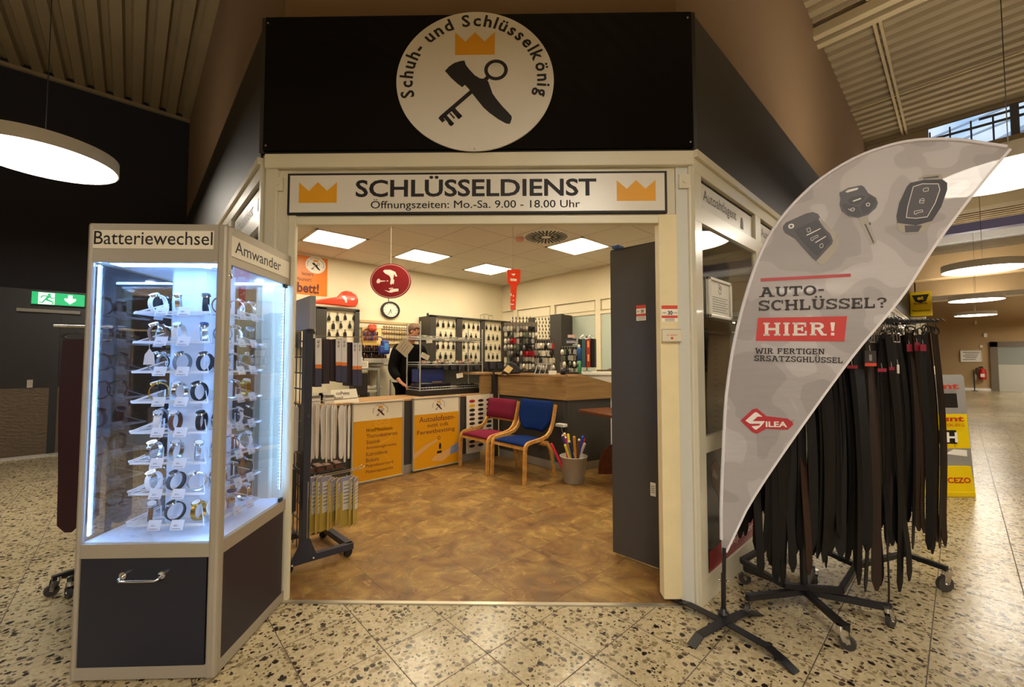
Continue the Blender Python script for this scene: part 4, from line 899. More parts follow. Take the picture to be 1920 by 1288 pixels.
# bladed key
k2 = fprint('bladed_key_picture', [c1([(712, 330), (800, 280), (930, 254), (960, 270), (1000, 330), (1080, 380), (1098, 430), (1080, 480), (1000, 550), (900, 580), (800, 560), (735, 510), (715, 450), (722, 390)])], KEYG)
fprint('key_slot', [c1([(770, 320), (800, 300), (890, 278), (905, 285), (890, 300), (790, 328)])], KEYW, FO - .0006, k2)
fprint('key_blade', [c1([(905, 585), (990, 560), (1080, 810), (1080, 835), (1060, 850), (1025, 845), (1020, 830)])], KEYS, FO + .0003, k2)
fprint('blade_groove', [c1([(960, 640), (978, 640), (1060, 820), (1050, 838)]), c1([(1005, 630), (1022, 622), (1030, 645), (1015, 655)])], KEYG, FO - .0002, k2)
fprint('key_face', [c1([(790, 410), (830, 375), (940, 352), (970, 370), (950, 410), (890, 450), (820, 440)]), c1([(740, 450), (770, 432), (900, 470), (935, 545), (870, 565), (790, 540)]), c1([(990, 380), (1030, 360), (1075, 410), (1060, 460), (1000, 530), (950, 545), (915, 470)])], KEYD, FO - .0006, k2)
fprint('key_symbols', [c1([(845, 410), (925, 380), (930, 392), (850, 420)])] + [c1(q) for q in outline([(825, 492), (850, 480), (865, 492), (850, 512), (830, 510)], 6) + [line((800, 490), (825, 505), 6)] + outline([(980, 440), (1005, 430), (1018, 445), (1008, 462), (985, 462)], 6)], KEYW, FO - .0012, k2)
# fob key
k3 = fprint('fob_key_picture', [c1([(1385, 270), (1420, 230), (1560, 200), (1740, 195), (1790, 230), (1790, 300), (1730, 470), (1640, 610), (1480, 655), (1290, 630), (1282, 560), (1310, 430)])], KEYD)
fprint('key_end', [c1([(1282, 625), (1480, 655), (1640, 605), (1590, 700), (1500, 735), (1380, 742), (1300, 700)]), ], KEYS, FO + .0003, k3)
fprint('key_loop', [c1([(1500, 200), (1505, 180), (1560, 155), (1720, 142), (1748, 165), (1740, 198)])], KEYS, FO + .0003, k3)
fprint('key_slot', [c1([(1545, 178), (1700, 160), (1705, 178), (1555, 190)]), c1([(1365, 655), (1540, 655), (1500, 720), (1370, 725)])], KEYG, FO - .0004, k3)
fprint('key_face', [c1([(1440, 260), (1540, 235), (1720, 240), (1730, 300), (1680, 420), (1580, 580), (1380, 580), (1385, 500)])], KEYG, FO - .0006, k3)
fprint('key_symbols', [c1(q) for q in outline([(1450, 270), (1540, 240), (1700, 240), (1715, 300), (1670, 430), (1590, 570), (1480, 585), (1380, 578), (1395, 470)], 7) + outline([(1510, 430), (1515, 400), (1550, 385), (1560, 400), (1550, 435)], 5) + [line((1512, 412), (1556, 408), 5)] + outline([(1460, 515), (1540, 500), (1545, 520), (1490, 530), (1480, 545), (1458, 540)], 5) + outline([(1545, 300), (1560, 285), (1600, 280), (1600, 310), (1560, 320)], 5)], KEYW, FO - .0012, k3)
RED = mat('flag_red', '#C2332E', .5); INK = mat('flag_ink', '#332C2B', .6); REDS = mat('flag_red2', '#B4474A', .55)
fprint('red_line', [[(1426, 522), (1595, 513), (1595, 519), (1426, 528)][::-1]], REDS)
fprint('red_field', [[(1421, 596), (1588, 593), (1583, 640), (1417, 639)][::-1]], RED)
# ---- slab-serif lettering built from strokes (10-unit high letters)
def slab(ch):
    """list of polygons in a box of (width, 10)"""
    T = 2.3; S = 1.25; P = []
    def r(x0, y0, x1, y1): P.append([(x0, y0), (x1, y0), (x1, y1), (x0, y1)])
    def serif(x, y): r(x - .9, y, x + T + .9, y + S)
    def stem(x, top=True, bot=True):
        r(x, 0, x + T, 10)
        if bot: serif(x, 0)
        if top: serif(x, 10 - S)
    def arc(cx, cy, rx, ry, a0, a1, tx=2.3, ty=1.7, n=14):
        a0, a1 = radians(a0), radians(a1)
        for i in range(n):
            u, v = a0 + (a1 - a0) * i / n, a0 + (a1 - a0) * (i + 1) / n
            P.append([(cx + (rx - tx) * cos(u), cy + (ry - ty) * sin(u)), (cx + rx * cos(u), cy + ry * sin(u)), (cx + rx * cos(v), cy + ry * sin(v)), (cx + (rx - tx) * cos(v), cy + (ry - ty) * sin(v))])
    def diag(x0, y0, x1, y1, t=2.4): P.append([(x0, y0), (x0 + t, y0), (x1 + t, y1), (x1, y1)])
    w = 10
    if ch == 'A': diag(1.0, 0, 4.4, 10); diag(9.2, 0, 5.2, 10); r(3.2, 3.0, 9, 4.6); r(-.4, 0, 4.2, S); r(8.2, 0, 13, S); r(2.6, 10 - S, 6.6, 10); w = 12.6
    elif ch in 'UÜ':
        r(1, 3.8, 1 + T, 10); r(7.8, 3.8, 7.8 + T, 10); arc(5.55, 4.2, 4.55, 4.3, 180, 360); serif(1, 10 - S); serif(7.8, 10 - S); w = 11
        if ch == 'Ü': r(2.6, 11.2, 4.5, 13); r(6.6, 11.2, 8.5, 13)
    elif ch == 'T': r(4.3, 0, 6.7, 10); r(3, 0, 8, S); r(0, 8.3, 11, 10); r(0, 6.6, 1.3, 10); r(9.7, 6.6, 11, 10); w = 11
    elif ch == 'O': arc(5.6, 5, 5.6, 5.1, 0, 360, 2.5, 1.7, 28); w = 11.2
    elif ch == '-': r(.5, 4.2, 5.5, 6); w = 6
    elif ch == 'S': arc(4.7, 7.3, 4.5, 2.75, 20, 270, 2.3, 1.6); arc(4.9, 2.7, 4.6, 2.75, -160, 90, 2.3, 1.6); r(8.0, 6.6, 9.2, 10); r(.3, 0, 1.5, 3.4); w = 9.7
    elif ch in 'CG':
        arc(5.4, 5, 5.4, 5.1, 48, 312, 2.5, 1.7, 22); r(9.0, 6.4, 10.2, 10); w = 10.6
        if ch == 'G': r(7.4, 0.2, 9.6, 4.6); r(6, 3.6, 10.6, 4.9)
    elif ch == 'H': stem(1); stem(8); r(2, 4.2, 9, 5.9); w = 11.4
    elif ch == 'L': stem(1); r(1, 0, 9, 1.6); r(7.8, 0, 9.2, 3.8); w = 9.5
    elif ch in 'EF':
        stem(1, bot=(ch == 'F')); r(1, 8.4, 9, 10); r(7.8, 6.6, 9, 10); r(2, 4.3, 6.6, 5.8); r(5.8, 3.3, 7, 6.8)
        if ch == 'E': r(.1, 0, 9.4, 1.6); r(8.1, 0, 9.4, 3.6)
        w = 9.8
    elif ch == 'I': stem(1); w = 4.4
    elif ch == 'R': stem(1); arc(5.2, 7.3, 4.0, 2.7, -90, 90, 2.3, 1.6); r(2, 8.4, 5.3, 10); r(2, 4.6, 5.3, 6.2); diag(7.4, 0, 4.4, 5, 2.6); r(7.4, 0, 11, S); w = 11
    elif ch == 'N': stem(1, bot=True); r(8.6, 0, 8.6 + T - .3, 10); diag(8.2, 0, 1.2, 10, 2.7); serif(8.5, 10 - S); w = 11.6
    elif ch == 'W': diag(3, 0, 0.6, 10, 2.2); diag(3.4, 0, 6, 8.6, 2); diag(9, 0, 6, 8.6, 2); diag(9.6, 0, 12.4, 10, 2.2); r(-.4, 10 - S, 4.2, 10); r(10.8, 10 - S, 15.6, 10); w = 15.2
    elif ch == 'Z': r(.6, 8.4, 9.4, 10); r(.6, 6.6, 1.9, 10); r(.4, 0, 9.6, 1.6); r(8.3, 0, 9.6, 3.4); diag(.6, 0.6, 6.6, 9.6, 2.9); w = 10
    elif ch == '!': P.append([(1.5, 3.4), (3.1, 3.4), (3.8, 10), (.8, 10)]); r(1.2, 0, 3.4, 2.1); w = 4.4
    elif ch == '?': arc(4.4, 7.2, 4.2, 2.8, -60, 175, 2.3, 1.6); r(3.5, 3.0, 5.6, 5.4); r(3.4, 0, 5.7, 2.0); w = 9
    elif ch == ' ': w = 5
    return P, w
def slab_text(nm, s, a, b_, m, o=FO - .0006, track=1.0, hpx=None):
    """a = lower-left pixel, b_ = lower-right pixel, hpx = cap height in pixels"""
    tot = 0; L = []
    for ch in s: P, w = slab(ch); L.append((P, tot)); tot += w + track
    tot -= track; mb = MB(); A, B = V(a), V(b_)
    for P, x0 in L:
        for q in P:
            pp = [fl(*(A + (B - A) * ((x0 + x) / tot) + V((0, -1)) * (y / 10 * hpx))) for x, y in q]
            area = sum(pp[i][0] * pp[(i + 1) % len(pp)][1] - pp[(i + 1) % len(pp)][0] * pp[i][1] for i in range(len(pp)))
            mb.prism(pp if area > 0 else pp[::-1], (0, o, 0), (1, 0, 0), (0, 0, 1), .0005)
    return mb.build(nm, m, flag)
slab_text('lettering', 'AUTO-', (1424, 557.5), (1546, 553), INK, hpx=18.5)
slab_text('lettering', 'SCHLÜSSEL?', (1422, 583), (1663, 577), INK, hpx=19.5)
slab_text('lettering', 'HIER!', (1431, 629.5), (1567, 629), mat('flag_white', '#E4DED6', .6), FO - .0012, 1.6, hpx=24.5)
slab_text('lettering', 'WIR FERTIGEN', (1416, 663), (1546, 664.5), INK, hpx=10.5)
slab_text('lettering', 'SRSATZSGHLÜSSEL', (1414, 676.5), (1580, 681), INK, hpx=10.5)
# key-shaped red maker's mark
def c2(P): return [(1340 + x / 2.119, 680 + y / 2.119) for x, y in P]
mk = fprint('maker_mark', [c2([(102, 230), (150, 185), (168, 181), (205, 212), (290, 222), (310, 236), (312, 246), (290, 266), (205, 262), (168, 282), (150, 276)][::-1])], mat('mark_red', '#B02A33', .5))
fprint('mark_white', [c2(P[::-1]) for P in ([(122, 230), (158, 198), (166, 196), (190, 214), (170, 214), (150, 232), (200, 232), (186, 250), (166, 266), (158, 264), (146, 252), (176, 250), (182, 242), (140, 242)],)], mat('flag_white'), FO - .0008, mk)
b = MB(); P0 = fl(*c2([(203, 255)])[0]); P1 = fl(*c2([(288, 256)])[0]); dx = V((P1[0] - P0[0], 0, P1[1] - P0[1])); text(b, 'ILEA', (P0[0], FO - .0010, P0[1]), dx.normalized(), (0, 0, 1), dx.length, .031, .03); b.build('mark_lettering', mat('flag_white'), mk)
b = MB(); q = fl(*c2([(310, 230)])[0]); b.ring((q[0], FO - .0006, q[1]), (1, 0, 0), (0, 0, 1), .004, .005, .0004, 14); b.build('registered_ring', INK, mk)

# ================================================================== BELTS AND BELT STANDS
BM = [mat('belt_black', '#0E0D0E', .45, spec=.3, bump=.1, bump_scale=120), mat('belt_dark', '#131214', .5, spec=.3), mat('belt_brown', '#2C1E17', .45, spec=.3, bump=.1, bump_scale=120), mat('belt_redbrown', '#35211A', .45, spec=.3), mat('belt_maroon', '#33151C', .5, spec=.3)]
def belt_mesh(L, w, bend, curl, tip, th=.0035):
    """hanging strap: top at z=0, width along x"""
    n = 26; mb = MB(); vs = []
    for i in range(n + 1):
        t = i / n; z = -L * t; y = bend * sin(t * pi * 1.3) + curl * max(0, t - .82) ** 2 * 12; x = .012 * sin(t * 4 + bend * 60)
        ww = w / 2 if t < .965 else w / 2 * (1 - (t - .965) / .035 * tip); vs += [(x - ww, y, z), (x + ww, y, z), (x + ww, y + th, z), (x - ww, y + th, z)]
    fs = []
    for i in range(n):
        for k in range(4): fs.append((i * 4 + k, i * 4 + (k + 1) % 4, (i + 1) * 4 + (k + 1) % 4, (i + 1) * 4 + k))
    fs += [(0, 1, 2, 3), (n * 4 + 3, n * 4 + 2, n * 4 + 1, n * 4)]; mb.add(vs, fs, 0, False); return mb
def belt_proto(i, m, L, w, buckle='frame'):
    t = thing('leather_belt', 'leather belt', 'belt')
    r_ = random.Random(i); belt_mesh(L, w, r_.uniform(-.03, .03), r_.uniform(-.05, .05), .7).build('strap', m, t)
    if buckle == 'frame':
        b = MB(); hh = w * .62
        for q in (((-w * .65, 0, .0), (w * .65, 0, 0)), ((-w * .65, 0, .045), (w * .65, 0, .045)), ((-w * .65, 0, 0), (-w * .65, 0, .045)), ((w * .65, 0, 0), (w * .65, 0, .045)), ((0, -.003, .0), (0, -.003, .045))): b.tube(q, .0035, 6)
        b.build('buckle', CHROME, t)
    elif buckle == 'dark':
        b = MB(); b.ring((0, 0, .02), (1, 0, 0), (0, 0, 1), (w * .5, .018), (w * .68, .026), .006, 20); b.build('buckle', mat('buckle_dark', '#5A5A5E', .3, 1.0), t)
    b = MB(); b.tube([(0, .001, .035), (0, .001, .07), (0, .012, .085), (0, .024, .075)], .0018, 5); b.build('hook', CHROME if buckle == 'frame' else BLACKM, t)
    return t
belts = [belt_proto(1, BM[0], 1.15, .046), belt_proto(2, BM[1], 1.24, .044), belt_proto(3, BM[0], 1.32, .040, 'dark'), belt_proto(4, BM[2], 1.25, .046, 'dark'), belt_proto(5, BM[0], 1.42, .018), belt_proto(6, BM[3], 1.30, .050, 'dark'), belt_proto(7, BM[1], 1.10, .052, 'dark')]
bnames = ['black leather belt with chrome buckle', 'charcoal leather belt with chrome buckle', 'long black leather belt with dark buckle', 'dark brown leather belt', 'narrow long black leather belt', 'reddish brown leather belt', 'broad charcoal leather belt']
def ubelt(k, loc, rz, label, group, tilt=0, stretch=1.0):
    pr_ = belts[k]
    if pr_.name not in _used: _used.add(pr_.name); o = pr_; o.location = loc; o['label'] = label; o['group'] = group
    else: o = dup(pr_, loc, None, label, group)
    o.rotation_euler = (tilt, 0, rz); o.scale = (1, 1, stretch); return o
RB = atan2(RH.y, RH.x)
def caster(mb, c, ang, r=.036):
    c = V(c); d = V((cos(ang), sin(ang), 0)); s = V((-sin(ang), cos(ang), 0))
    mb.cyl(c + V((0, 0, r)) - s * .011, c + V((0, 0, r)) + s * .011, r, 20)
def fork(mb, c, ang, r=.036, top=.1):
    c = V(c); d = V((cos(ang), sin(ang), 0)); s = V((-sin(ang), cos(ang), 0)); a = c + V((0, 0, r)); t = c - d * .03 + V((0, 0, top))
    for k in (-1, 1): mb.add([a + s * k * .014 - d * .02, a + s * k * .014 + d * .014, t + s * k * .014 + d * .035, t + s * k * .014 - d * .012], [(0, 1, 2, 3)])
    mb.cyl(t - V((0, 0, .012)), t + V((0, 0, .012)), .018, 12); mb.cyl(a - s * .016, a + s * .016, .006, 8)
WHEEL = mat('caster_wheel', '#3A3736', .5)
# --- nearer belt stand: star base
hub = V((3.025, .682, 0)); st = thing('belt_stand', 'nearer black belt stand with star base on casters, just behind the flag', 'belt stand', hub)
arms = [V((2.724, .891, 0)) - hub, V((3.192, .322, 0)) - hub, V((2.79, .45, 0)) - hub, V((3.40, .72, 0)) - hub, V((3.08, 1.02, 0)) - hub]
for a in arms:
    d = a.normalized(); ang = atan2(d.y, d.x) + .8
    lg = MB(); lg.bar((0, 0, .115), a + V((0, 0, .105)), .032, .032); lg.cyl(a + V((0, 0, .09)), a + V((0, 0, .125)), .019, 12); lg = lg.build('leg', BLACKM, st)
    b = MB(); fork(b, a + d * .01, ang); f = b.build('caster_fork', CHROME, lg)
    b = MB(); caster(b, a + d * .01, ang); b.build('caster_wheel', WHEEL, lg)
b = MB(); b.cyl((0, 0, .1), (0, 0, 1.72), .02, 14); b.build('pole', BLACKM, st)
top1 = 1.665; axis = RH
rowc = [V((.02, -.02, 0)) + FH * -.10, V((.02, -.02, 0)) + FH * .08]
b = MB()
for rc in rowc: b.bar(rc + axis * -.36 + V((0, 0, top1 + .075)), rc + axis * .50 + V((0, 0, top1 + .075)), .02, .02)
for u in (-.3, .06, .42): b.bar(rowc[0] + axis * u + V((0, 0, top1 + .075)), rowc[1] + axis * u + V((0, 0, top1 + .075)), .02, .02)
b.bar((0, 0, top1 + .075), rowc[0] * .5 + rowc[1] * .5 + axis * .06 + V((0, 0, top1 + .075)), .03, .03)
for u in [(-.34 + .84 * i / 33) for i in range(34)]: b.tube([rowc[0] + axis * u + V((0, 0, top1 + .085)), rowc[0] + axis * u - FH * .02 + V((0, 0, top1 + .09)), rowc[0] + axis * u - FH * .035 + V((0, 0, top1 + .075))], .003, 5)
b.build('arm', BLACKM, st)
rnd = random.Random(11)
N1 = 33
for i in range(N1):
    u = -.34 + .84 * i / (N1 - 1); k = rnd.choices(range(7), [4, 4, 3, 1.4, 1.6 if u > .2 else .3, .2, 3])[0]
    if i == 10: k = 5
    p = hub + rowc[0] + axis * u + FH * rnd.uniform(-.015, .015); zt = top1 + rnd.uniform(-.06, .0) + (-.03 if u < -.1 else 0)
    ubelt(k, (p.x, p.y, zt), RB + rnd.uniform(-.6, .6), '%s, %s from left, front row, nearer stand' % (bnames[k], ORD[i] if i < 30 else ['third last', 'second last', 'last'][i - 30]), 'belts on the nearer stand', rnd.uniform(-.015, .015), rnd.uniform(1.04, 1.16))
for i in range(28):
    u = -.36 + .86 * i / 27; k = rnd.choices(range(7), [4, 4, 3, 1, .5, 0, 3])[0]; p = hub + rowc[1] + axis * u
    ubelt(k, (p.x, p.y, top1 + rnd.uniform(-.04, .0)), RB + rnd.uniform(-.4, .4), '%s, %s from left, back row, nearer stand' % (bnames[k], ORD[i]), 'belts on the nearer stand')
# --- farther belt stand: rectangular base
c2_ = V((3.62, .56, 0)); st2 = thing('belt_stand', 'farther black belt stand on a square-tube base with big casters', 'belt stand', c2_)
A, B_, C_, D_ = [atz(px, py, .148) - c2_ for px, py in ((1577, 1107), (1606, 1060), (1470, 1097), (1391, 1051))]
E_, G_ = atz(1776, 1066, .148) - c2_, atz(1695, 1038, .148) - c2_
b = MB(); H_ = V((3.80, .95, .148)) - c2_
for p, q in ((A, B_), (D_, C_), (C_, A), (G_, E_), (B_, G_), (D_, H_), (H_, B_)): b.bar(p, q, .03, .03)
b.build('base_frame', BLACKM, st2)
for p, an, r in ((E_, 2.4, .05), (D_, 1.0, .036), (H_, .3, .04)):
    q = V((p.x, p.y, 0)); q = q * .97; b = MB(); fork(b, q, an, r, .13); w_ = b.build('caster_fork', CHROME, st2); b = MB(); caster(b, q, an, r); b.build('caster_wheel', WHEEL, w_)
b = MB(); top2 = 1.70; pc = B_ * .5 + G_ * .5
for p in (B_, G_): b.bar(p, V((p.x, p.y, top2 + .07)), .03, .03, up=(1, 0, 0))
b.build('pole', BLACKM, st2)
row2 = [V((4.16, .105, 0)) - c2_, V((3.58, .64, 0)) - c2_]; b = MB(); ax2 = (row2[1] - row2[0]).normalized(); n2 = V((-ax2.y, ax2.x, 0)); n2 = n2 if n2.dot(FH) > 0 else -n2
for o_ in (0, .16): b.bar(row2[0] + n2 * o_ + V((0, 0, top2 + .075)), row2[1] + n2 * o_ + V((0, 0, top2 + .075)), .02, .02)
for t_ in (.1, .55, .9): p = row2[0].lerp(row2[1], t_); b.bar(p + V((0, 0, top2 + .075)), p + n2 * .16 + V((0, 0, top2 + .075)), .02, .02)
for i in range(24): p = row2[0].lerp(row2[1], i / 23); b.tube([p + V((0, 0, top2 + .085)), p - n2 * .03 + V((0, 0, top2 + .09)), p - n2 * .05 + V((0, 0, top2 + .075))], .003, 5)
b.build('arm', BLACKM, st2)
for o_, nm, n in ((0, 'front', 27), (.16, 'back', 24)):
    for i in range(n):
        t_ = i / (n - 1); p = c2_ + row2[0].lerp(row2[1], t_) + n2 * (o_ + rnd.uniform(-.012, .012)); k = rnd.choices(range(7), [4, 3, 2, 1, 0, 0, 3])[0]
        if o_ == 0 and t_ < .3: k = 3 if rnd.random() < .8 else 2
        ubelt(k, (p.x, p.y, top2 + rnd.uniform(-.03, 0)), RB + rnd.uniform(-.5, .5), '%s, %s from right, %s row, farther stand' % (bnames[k], ORD[i], nm), 'belts on the farther stand', 0, rnd.uniform(1.08, 1.18))
# tags on the belts
def belt_tag(label, px, py, d, w, h, m, nm='hang_tag', stripes=None, txt=None, tm=None):
    p = atd(px, py, d); t = thing(nm, label, 'hang tag', p, RB)
    MB().box(-w / 2, w / 2, -.001, .001, -h / 2, h / 2).build('card', m, t)
    if stripes: MB().box(-w / 2, w / 2, -.0016, -.0008, -h / 2, -h / 2 + h * .2).build('red_edge', mat('promo_red'), t); MB().box(-w * .12, w * .12, -.0016, -.0008, -h * .15, h * .25).build('window_print', mat('tag_grey', '#8A8784', .5), t)
    MB().tube([(0, 0, h / 2), (0, .004, h / 2 + .03)], .0008, 5).build('thread', WHITE, t); return t
belt_tag('black cardboard hang tag with red bottom edge hanging among the nearer belts', 1632, 672, 2.36, .066, .088, mat('tag_black', '#34302F', .5), stripes=True)
belt_tag('slim pale hang tag with red end on a belt of the nearer stand', 1684, 692, 2.36, .013, .05, mat('tag_pale', '#D8CDBE', .5))
for i, (px, py, w, h, d) in enumerate([(1598, 688, .06, .018, 2.38), (1654, 694, .05, .02, 2.38), (1672, 691, .03, .018, 2.38), (1705, 652, .035, .05, 2.82), (1720, 650, .035, .055, 2.80), (1731, 652, .04, .045, 2.78)]):
    belt_tag(['red paper band at the flag edge on the nearer belts', 'red paper band in the middle of the nearer belts', 'red paper band at the right end of the nearer belts', 'crumpled red tag, left of three on the farther belts', 'red tag between two others on the farther belts', 'red tag with white sticker, right of three on the farther belts'][i], px, py, d, w, h, mat('band_red', '#8E1B33', .5))
# --- belt stand behind the watch cabinet (mostly hidden)
st3c = V((-.08, 4.06, 0)); st3 = thing('belt_stand', 'belt stand with maroon belts half hidden behind the watch cabinet', 'belt stand', st3c)
b = MB(); b.cyl((0, 0, .1), (0, 0, 1.75), .018, 12); b.build('pole', BLACKM, st3)
b = MB(); e3 = V((-.35, 4.13, 0)) - st3c; d3 = e3.normalized()
b.tube([V((0, 0, 1.735)), e3 * 1.12 + V((0, 0, 1.735))], .008, 8); b.tube([V((0, 0, 1.72)), -e3 * 1.0 + V((0, 0, 1.72))], .008, 8); b.build('arm', CHROME, st3)
for k in range(4):
    a = 2 * pi * k / 4 + 1.9; q = V((.26 * cos(a), .26 * sin(a), 0))
    if k == 0: q = V((-.243, 3.866, 0)) - st3c
    l_ = MB(); l_.bar((0, 0, .11), q + V((0, 0, .11)), .03, .03); l_ = l_.build('leg', BLACKM, st3); b = MB(); fork(b, q, a); b.build('caster_fork', CHROME, l_); b = MB(); caster(b, q, a); b.build('caster_wheel', WHEEL, l_)
mb_ = [belt_proto(21, BM[4], 1.30, .13, 'dark'), belt_proto(22, BM[4], 1.25, .10, 'frame')]
for i, f in enumerate((.72, .30, -.15)):
    p = st3c + e3 * f; o = mb_[i % 2] if i < 2 else dup(mb_[i % 2]); o.location = (p.x, p.y, 1.645); o.rotation_euler = (.02 * (i % 3 - 1), 0, RB + (.2 if i == 0 else .5)); o['label'] = 'broad maroon belt, %s from the arm tip on the stand behind the watch cabinet' % ORD[i]; o['group'] = 'maroon belts behind the cabinet'

# ================================================================== A-BOARD, YELLOW SIGN, THINGS AT THE FAR WALL
ab = V((6.86, .02, 0)); t = thing('pavement_sign', 'grey and yellow standing advert board at the right edge of the belts', 'pavement sign', ab, atan2(-.94, .34) )
Wb, Hb = .62, 1.34; ang = t.rotation_euler[2]
# right lower corner at (6.858,-.071)
t.location = (6.858 + RH.x * .05, -.071 + RH.y * .05, 0); t.rotation_euler = (0, 0, RB - .02)
YEL = mat('advert_yellow', '#E8C800', .4); GREY = mat('advert_grey', '#8F8C88', .5)
b = MB(); b.prism([(-Wb, .05), (0, .05), (-.03, Hb - .03), (-.05, Hb), (-Wb + .02, Hb), (-Wb, Hb - .03)], (0, 0.0550, 0), (1, 0, 0), (0, .03, 1), .05); b.build('board', GREY, t)
b = MB(); b.cbox(-Wb - .03, -.05, .0, .32, 0, .06, .01); b.prism([(-Wb, .05), (-.05, .05), (-.052, .33), (-Wb, .33)], (0, .002, 0), (1, 0, 0), (0, .12, 1), .03); b.build('foot', YEL, t)
b = MB(); b.prism([(-Wb + .01, .52), (-.018, .52), (-.03, .90), (-Wb + .01, .90)], (0, 0.0535, 0), (1, 0, 0), (0, .03, 1), .001); b.build('yellow_field', YEL, t)
b = MB(); b.prism([(-.30, .97), (-.12, .97), (-.125, 1.13), (-.30, 1.13)], (0, 0.0535, 0), (1, 0, 0), (0, .03, 1), .001); b.build('dark_field', BLACK, t); b = MB(); b.prism([(-.36, .57), (-.16, .57), (-.16, .72), (-.36, .72)], (0, 0.0525, 0), (1, 0, 0), (0, .03, 1), .001); b.build('dark_field', BLACK, t)
b = MB(); text(b, 'mt', (-.36, 0.0525, 1.18), (1, 0, 0), (0, .03, 1), .23, .06, .03); text(b, 'unt', (-.34, 0.0520, .82), (1, 0, 0), (0, .03, 1), .25, .055, .03); text(b, 'VOL.01G', (-.32, 0.0520, .765), (1, 0, 0), (0, .03, 1), .23, .03, .01); text(b, 'CEZO', (-.33, .018, .15), (1, 0, 0), (0, .12, 1), .25, .06, .03); b.build('lettering', mat('advert_red', '#B3301C', .5), t)
b = MB(); text(b, 'H', (-.29, 0.0510, .59), (1, 0, 0), (0, .03, 1), .12, .11, .03); b.prism([(-.3, .46), (-.06, .43), (-.06, .5), (-.2, .51)], (0, 0.0530, 0), (1, 0, 0), (0, .03, 1), .001); b.build('white_print', WHITE, t)
b = MB(); b.cbox(-.58, -.32, .0, .22, Hb + .004, Hb + .10, .006); o = b.build('carton', mat('carton_white', '#D9D2C2', .6)); o.location = (6.858, -.071, 0); o.rotation_euler = (0, 0, RB - .02); tag(o, 'small white carton resting on top of the standing advert board', 'box')
# yellow hanging sign further along the shop row
q = Y_ = aty(1706, 570, 1.10)
XY = 19.1; ya = atx(1706, 570, XY); yb_ = atx(1747, 570, XY); za = atx(1726, 547, XY).z; zb = atx(1726, 592, XY).z
t = thing('projecting_sign', 'square yellow sign with black emblem projecting from the shop row', 'sign', (XY, (ya.y + yb_.y) / 2, (za + zb) / 2)); hw_ = (ya.y - yb_.y) / 2; hh = (za - zb) / 2
MB().cbox(0, .3, -hw_, hw_, -hh, hh, .02).build('box', YEL, t)
b = MB(); b.prism([(-hw_ * .8, hh * .75), (-hw_ * .5, hh * .2), (0, hh * .05), (hw_ * .5, hh * .2), (hw_ * .8, hh * .75)], (-.004, 0, 0), (0, -1, 0), (0, 0, 1), .002); text(b, 'Ensunth', (-.004, hw_ * .6, -.02), (0, -1, 0), (0, 0, 1), hw_ * 1.2, hh * .16, .02); text(b, 'Mennenchano', (-.004, hw_ * .8, -hh * .65), (0, -1, 0), (0, 0, 1), hw_ * 1.6, hh * .18, .01); b.build('emblem', BLACK, t)
b = MB(); text(b, 'et', (-.0055, hw_ * .3, hh * .32), (0, -1, 0), (0, 0, 1), hw_ * .6, hh * .3, .03); b.build('lettering', YEL, t); MB().bar((.15, hw_, 0), (.15, hw_ + .12, 0), .03, .03).build('bracket', BLACKM, t)
struct(MB().box(19.3, 19.6, .75, 1.2, 0, 2.95).build('trim_pillar_far', CREAM))
# far wall
XF = 31.35
def farbox(nm, label, cat, px0, py0, px1, py1, th, m):
    a = atx(px0, py0, XF - th); c = atx(px1, py1, XF - th); t = thing(nm, label, cat, (XF, (a.y + c.y) / 2, (a.z + c.z) / 2)); hy = abs(a.y - c.y) / 2; hz = abs(a.z - c.z) / 2
    MB().cbox(-th, -.001, -hy, hy, -hz, hz, .01).build('body', m, t); return t, hy, hz
t, hy, hz = farbox('wall_chart', 'framed white chart hanging on the far beige wall', 'chart', 1800, 657, 1842, 679, .04, WHITE)
b = MB(); b.ring((-.043, 0, 0), (0, -1, 0), (0, 0, 1), (hy * 1.0, hz), (hy * 1.06, hz * 1.08), .02, 4)
b = MB()
for i in range(5):
    b.box(-.046, -.041, -hy * (.8 - .1 * i), hy * (.75 - .22 * (i % 2)), hz * (.6 - .3 * i), hz * (.6 - .3 * i) + .03)
b.build('lettering', TXT, t); b = MB()
for y0, y1, z0, z1 in ((-hy, hy, hz - .03, hz), (-hy, hy, -hz, -hz + .03), (-hy, -hy + .03, -hz, hz), (hy - .03, hy, -hz, hz)): b.box(-.055, -.04, y0, y1, z0, z1)
b.build('frame', SILVERFRAME, t)
farbox('junction_box', 'small white box high on the far wall near the glass door', 'box', 1844, 625, 1851, 632, .08, WHITE); farbox('call_point', 'tiny pale fitting beside the far glass door', 'fitting', 1837, 647, 1843, 652, .06, WHITE)
farbox('wall_speaker', 'tiny cream sensor high on the far wall under the last lamp', 'sensor', 1827, 601, 1832, 608, .08, CREAM); farbox('info_plate', 'pale notice beside the fire extinguisher on the far wall', 'notice', 1827, 701, 1832, 711, .03, WHITE)
a = atx(1842, 700, XF - .15); t = thing('fire_extinguisher', 'red fire extinguisher mounted on the far beige wall', 'fire extinguisher', (XF - .16, a.y, a.z - .30))
b = MB(); b.lathe([(0, 0), (.12, 0), (.13, .03), (.13, .42), (.10, .50), (.04, .54), (.04, .58), (0, .58)], 20); b.build('cylinder', mat('extinguisher_red', '#C01F1B', .3), t)
b = MB(); b.box(-.04, .04, -.03, .10, .57, .64); b.tube([(0, .04, .6), (0, .2, .55), (0, .22, .3), (0, .14, .2)], .02, 8); b.build('hose', BLACKM, t); MB().box(-.134, -.128, -.07, .07, .12, .28).build('label', WHITE, t)
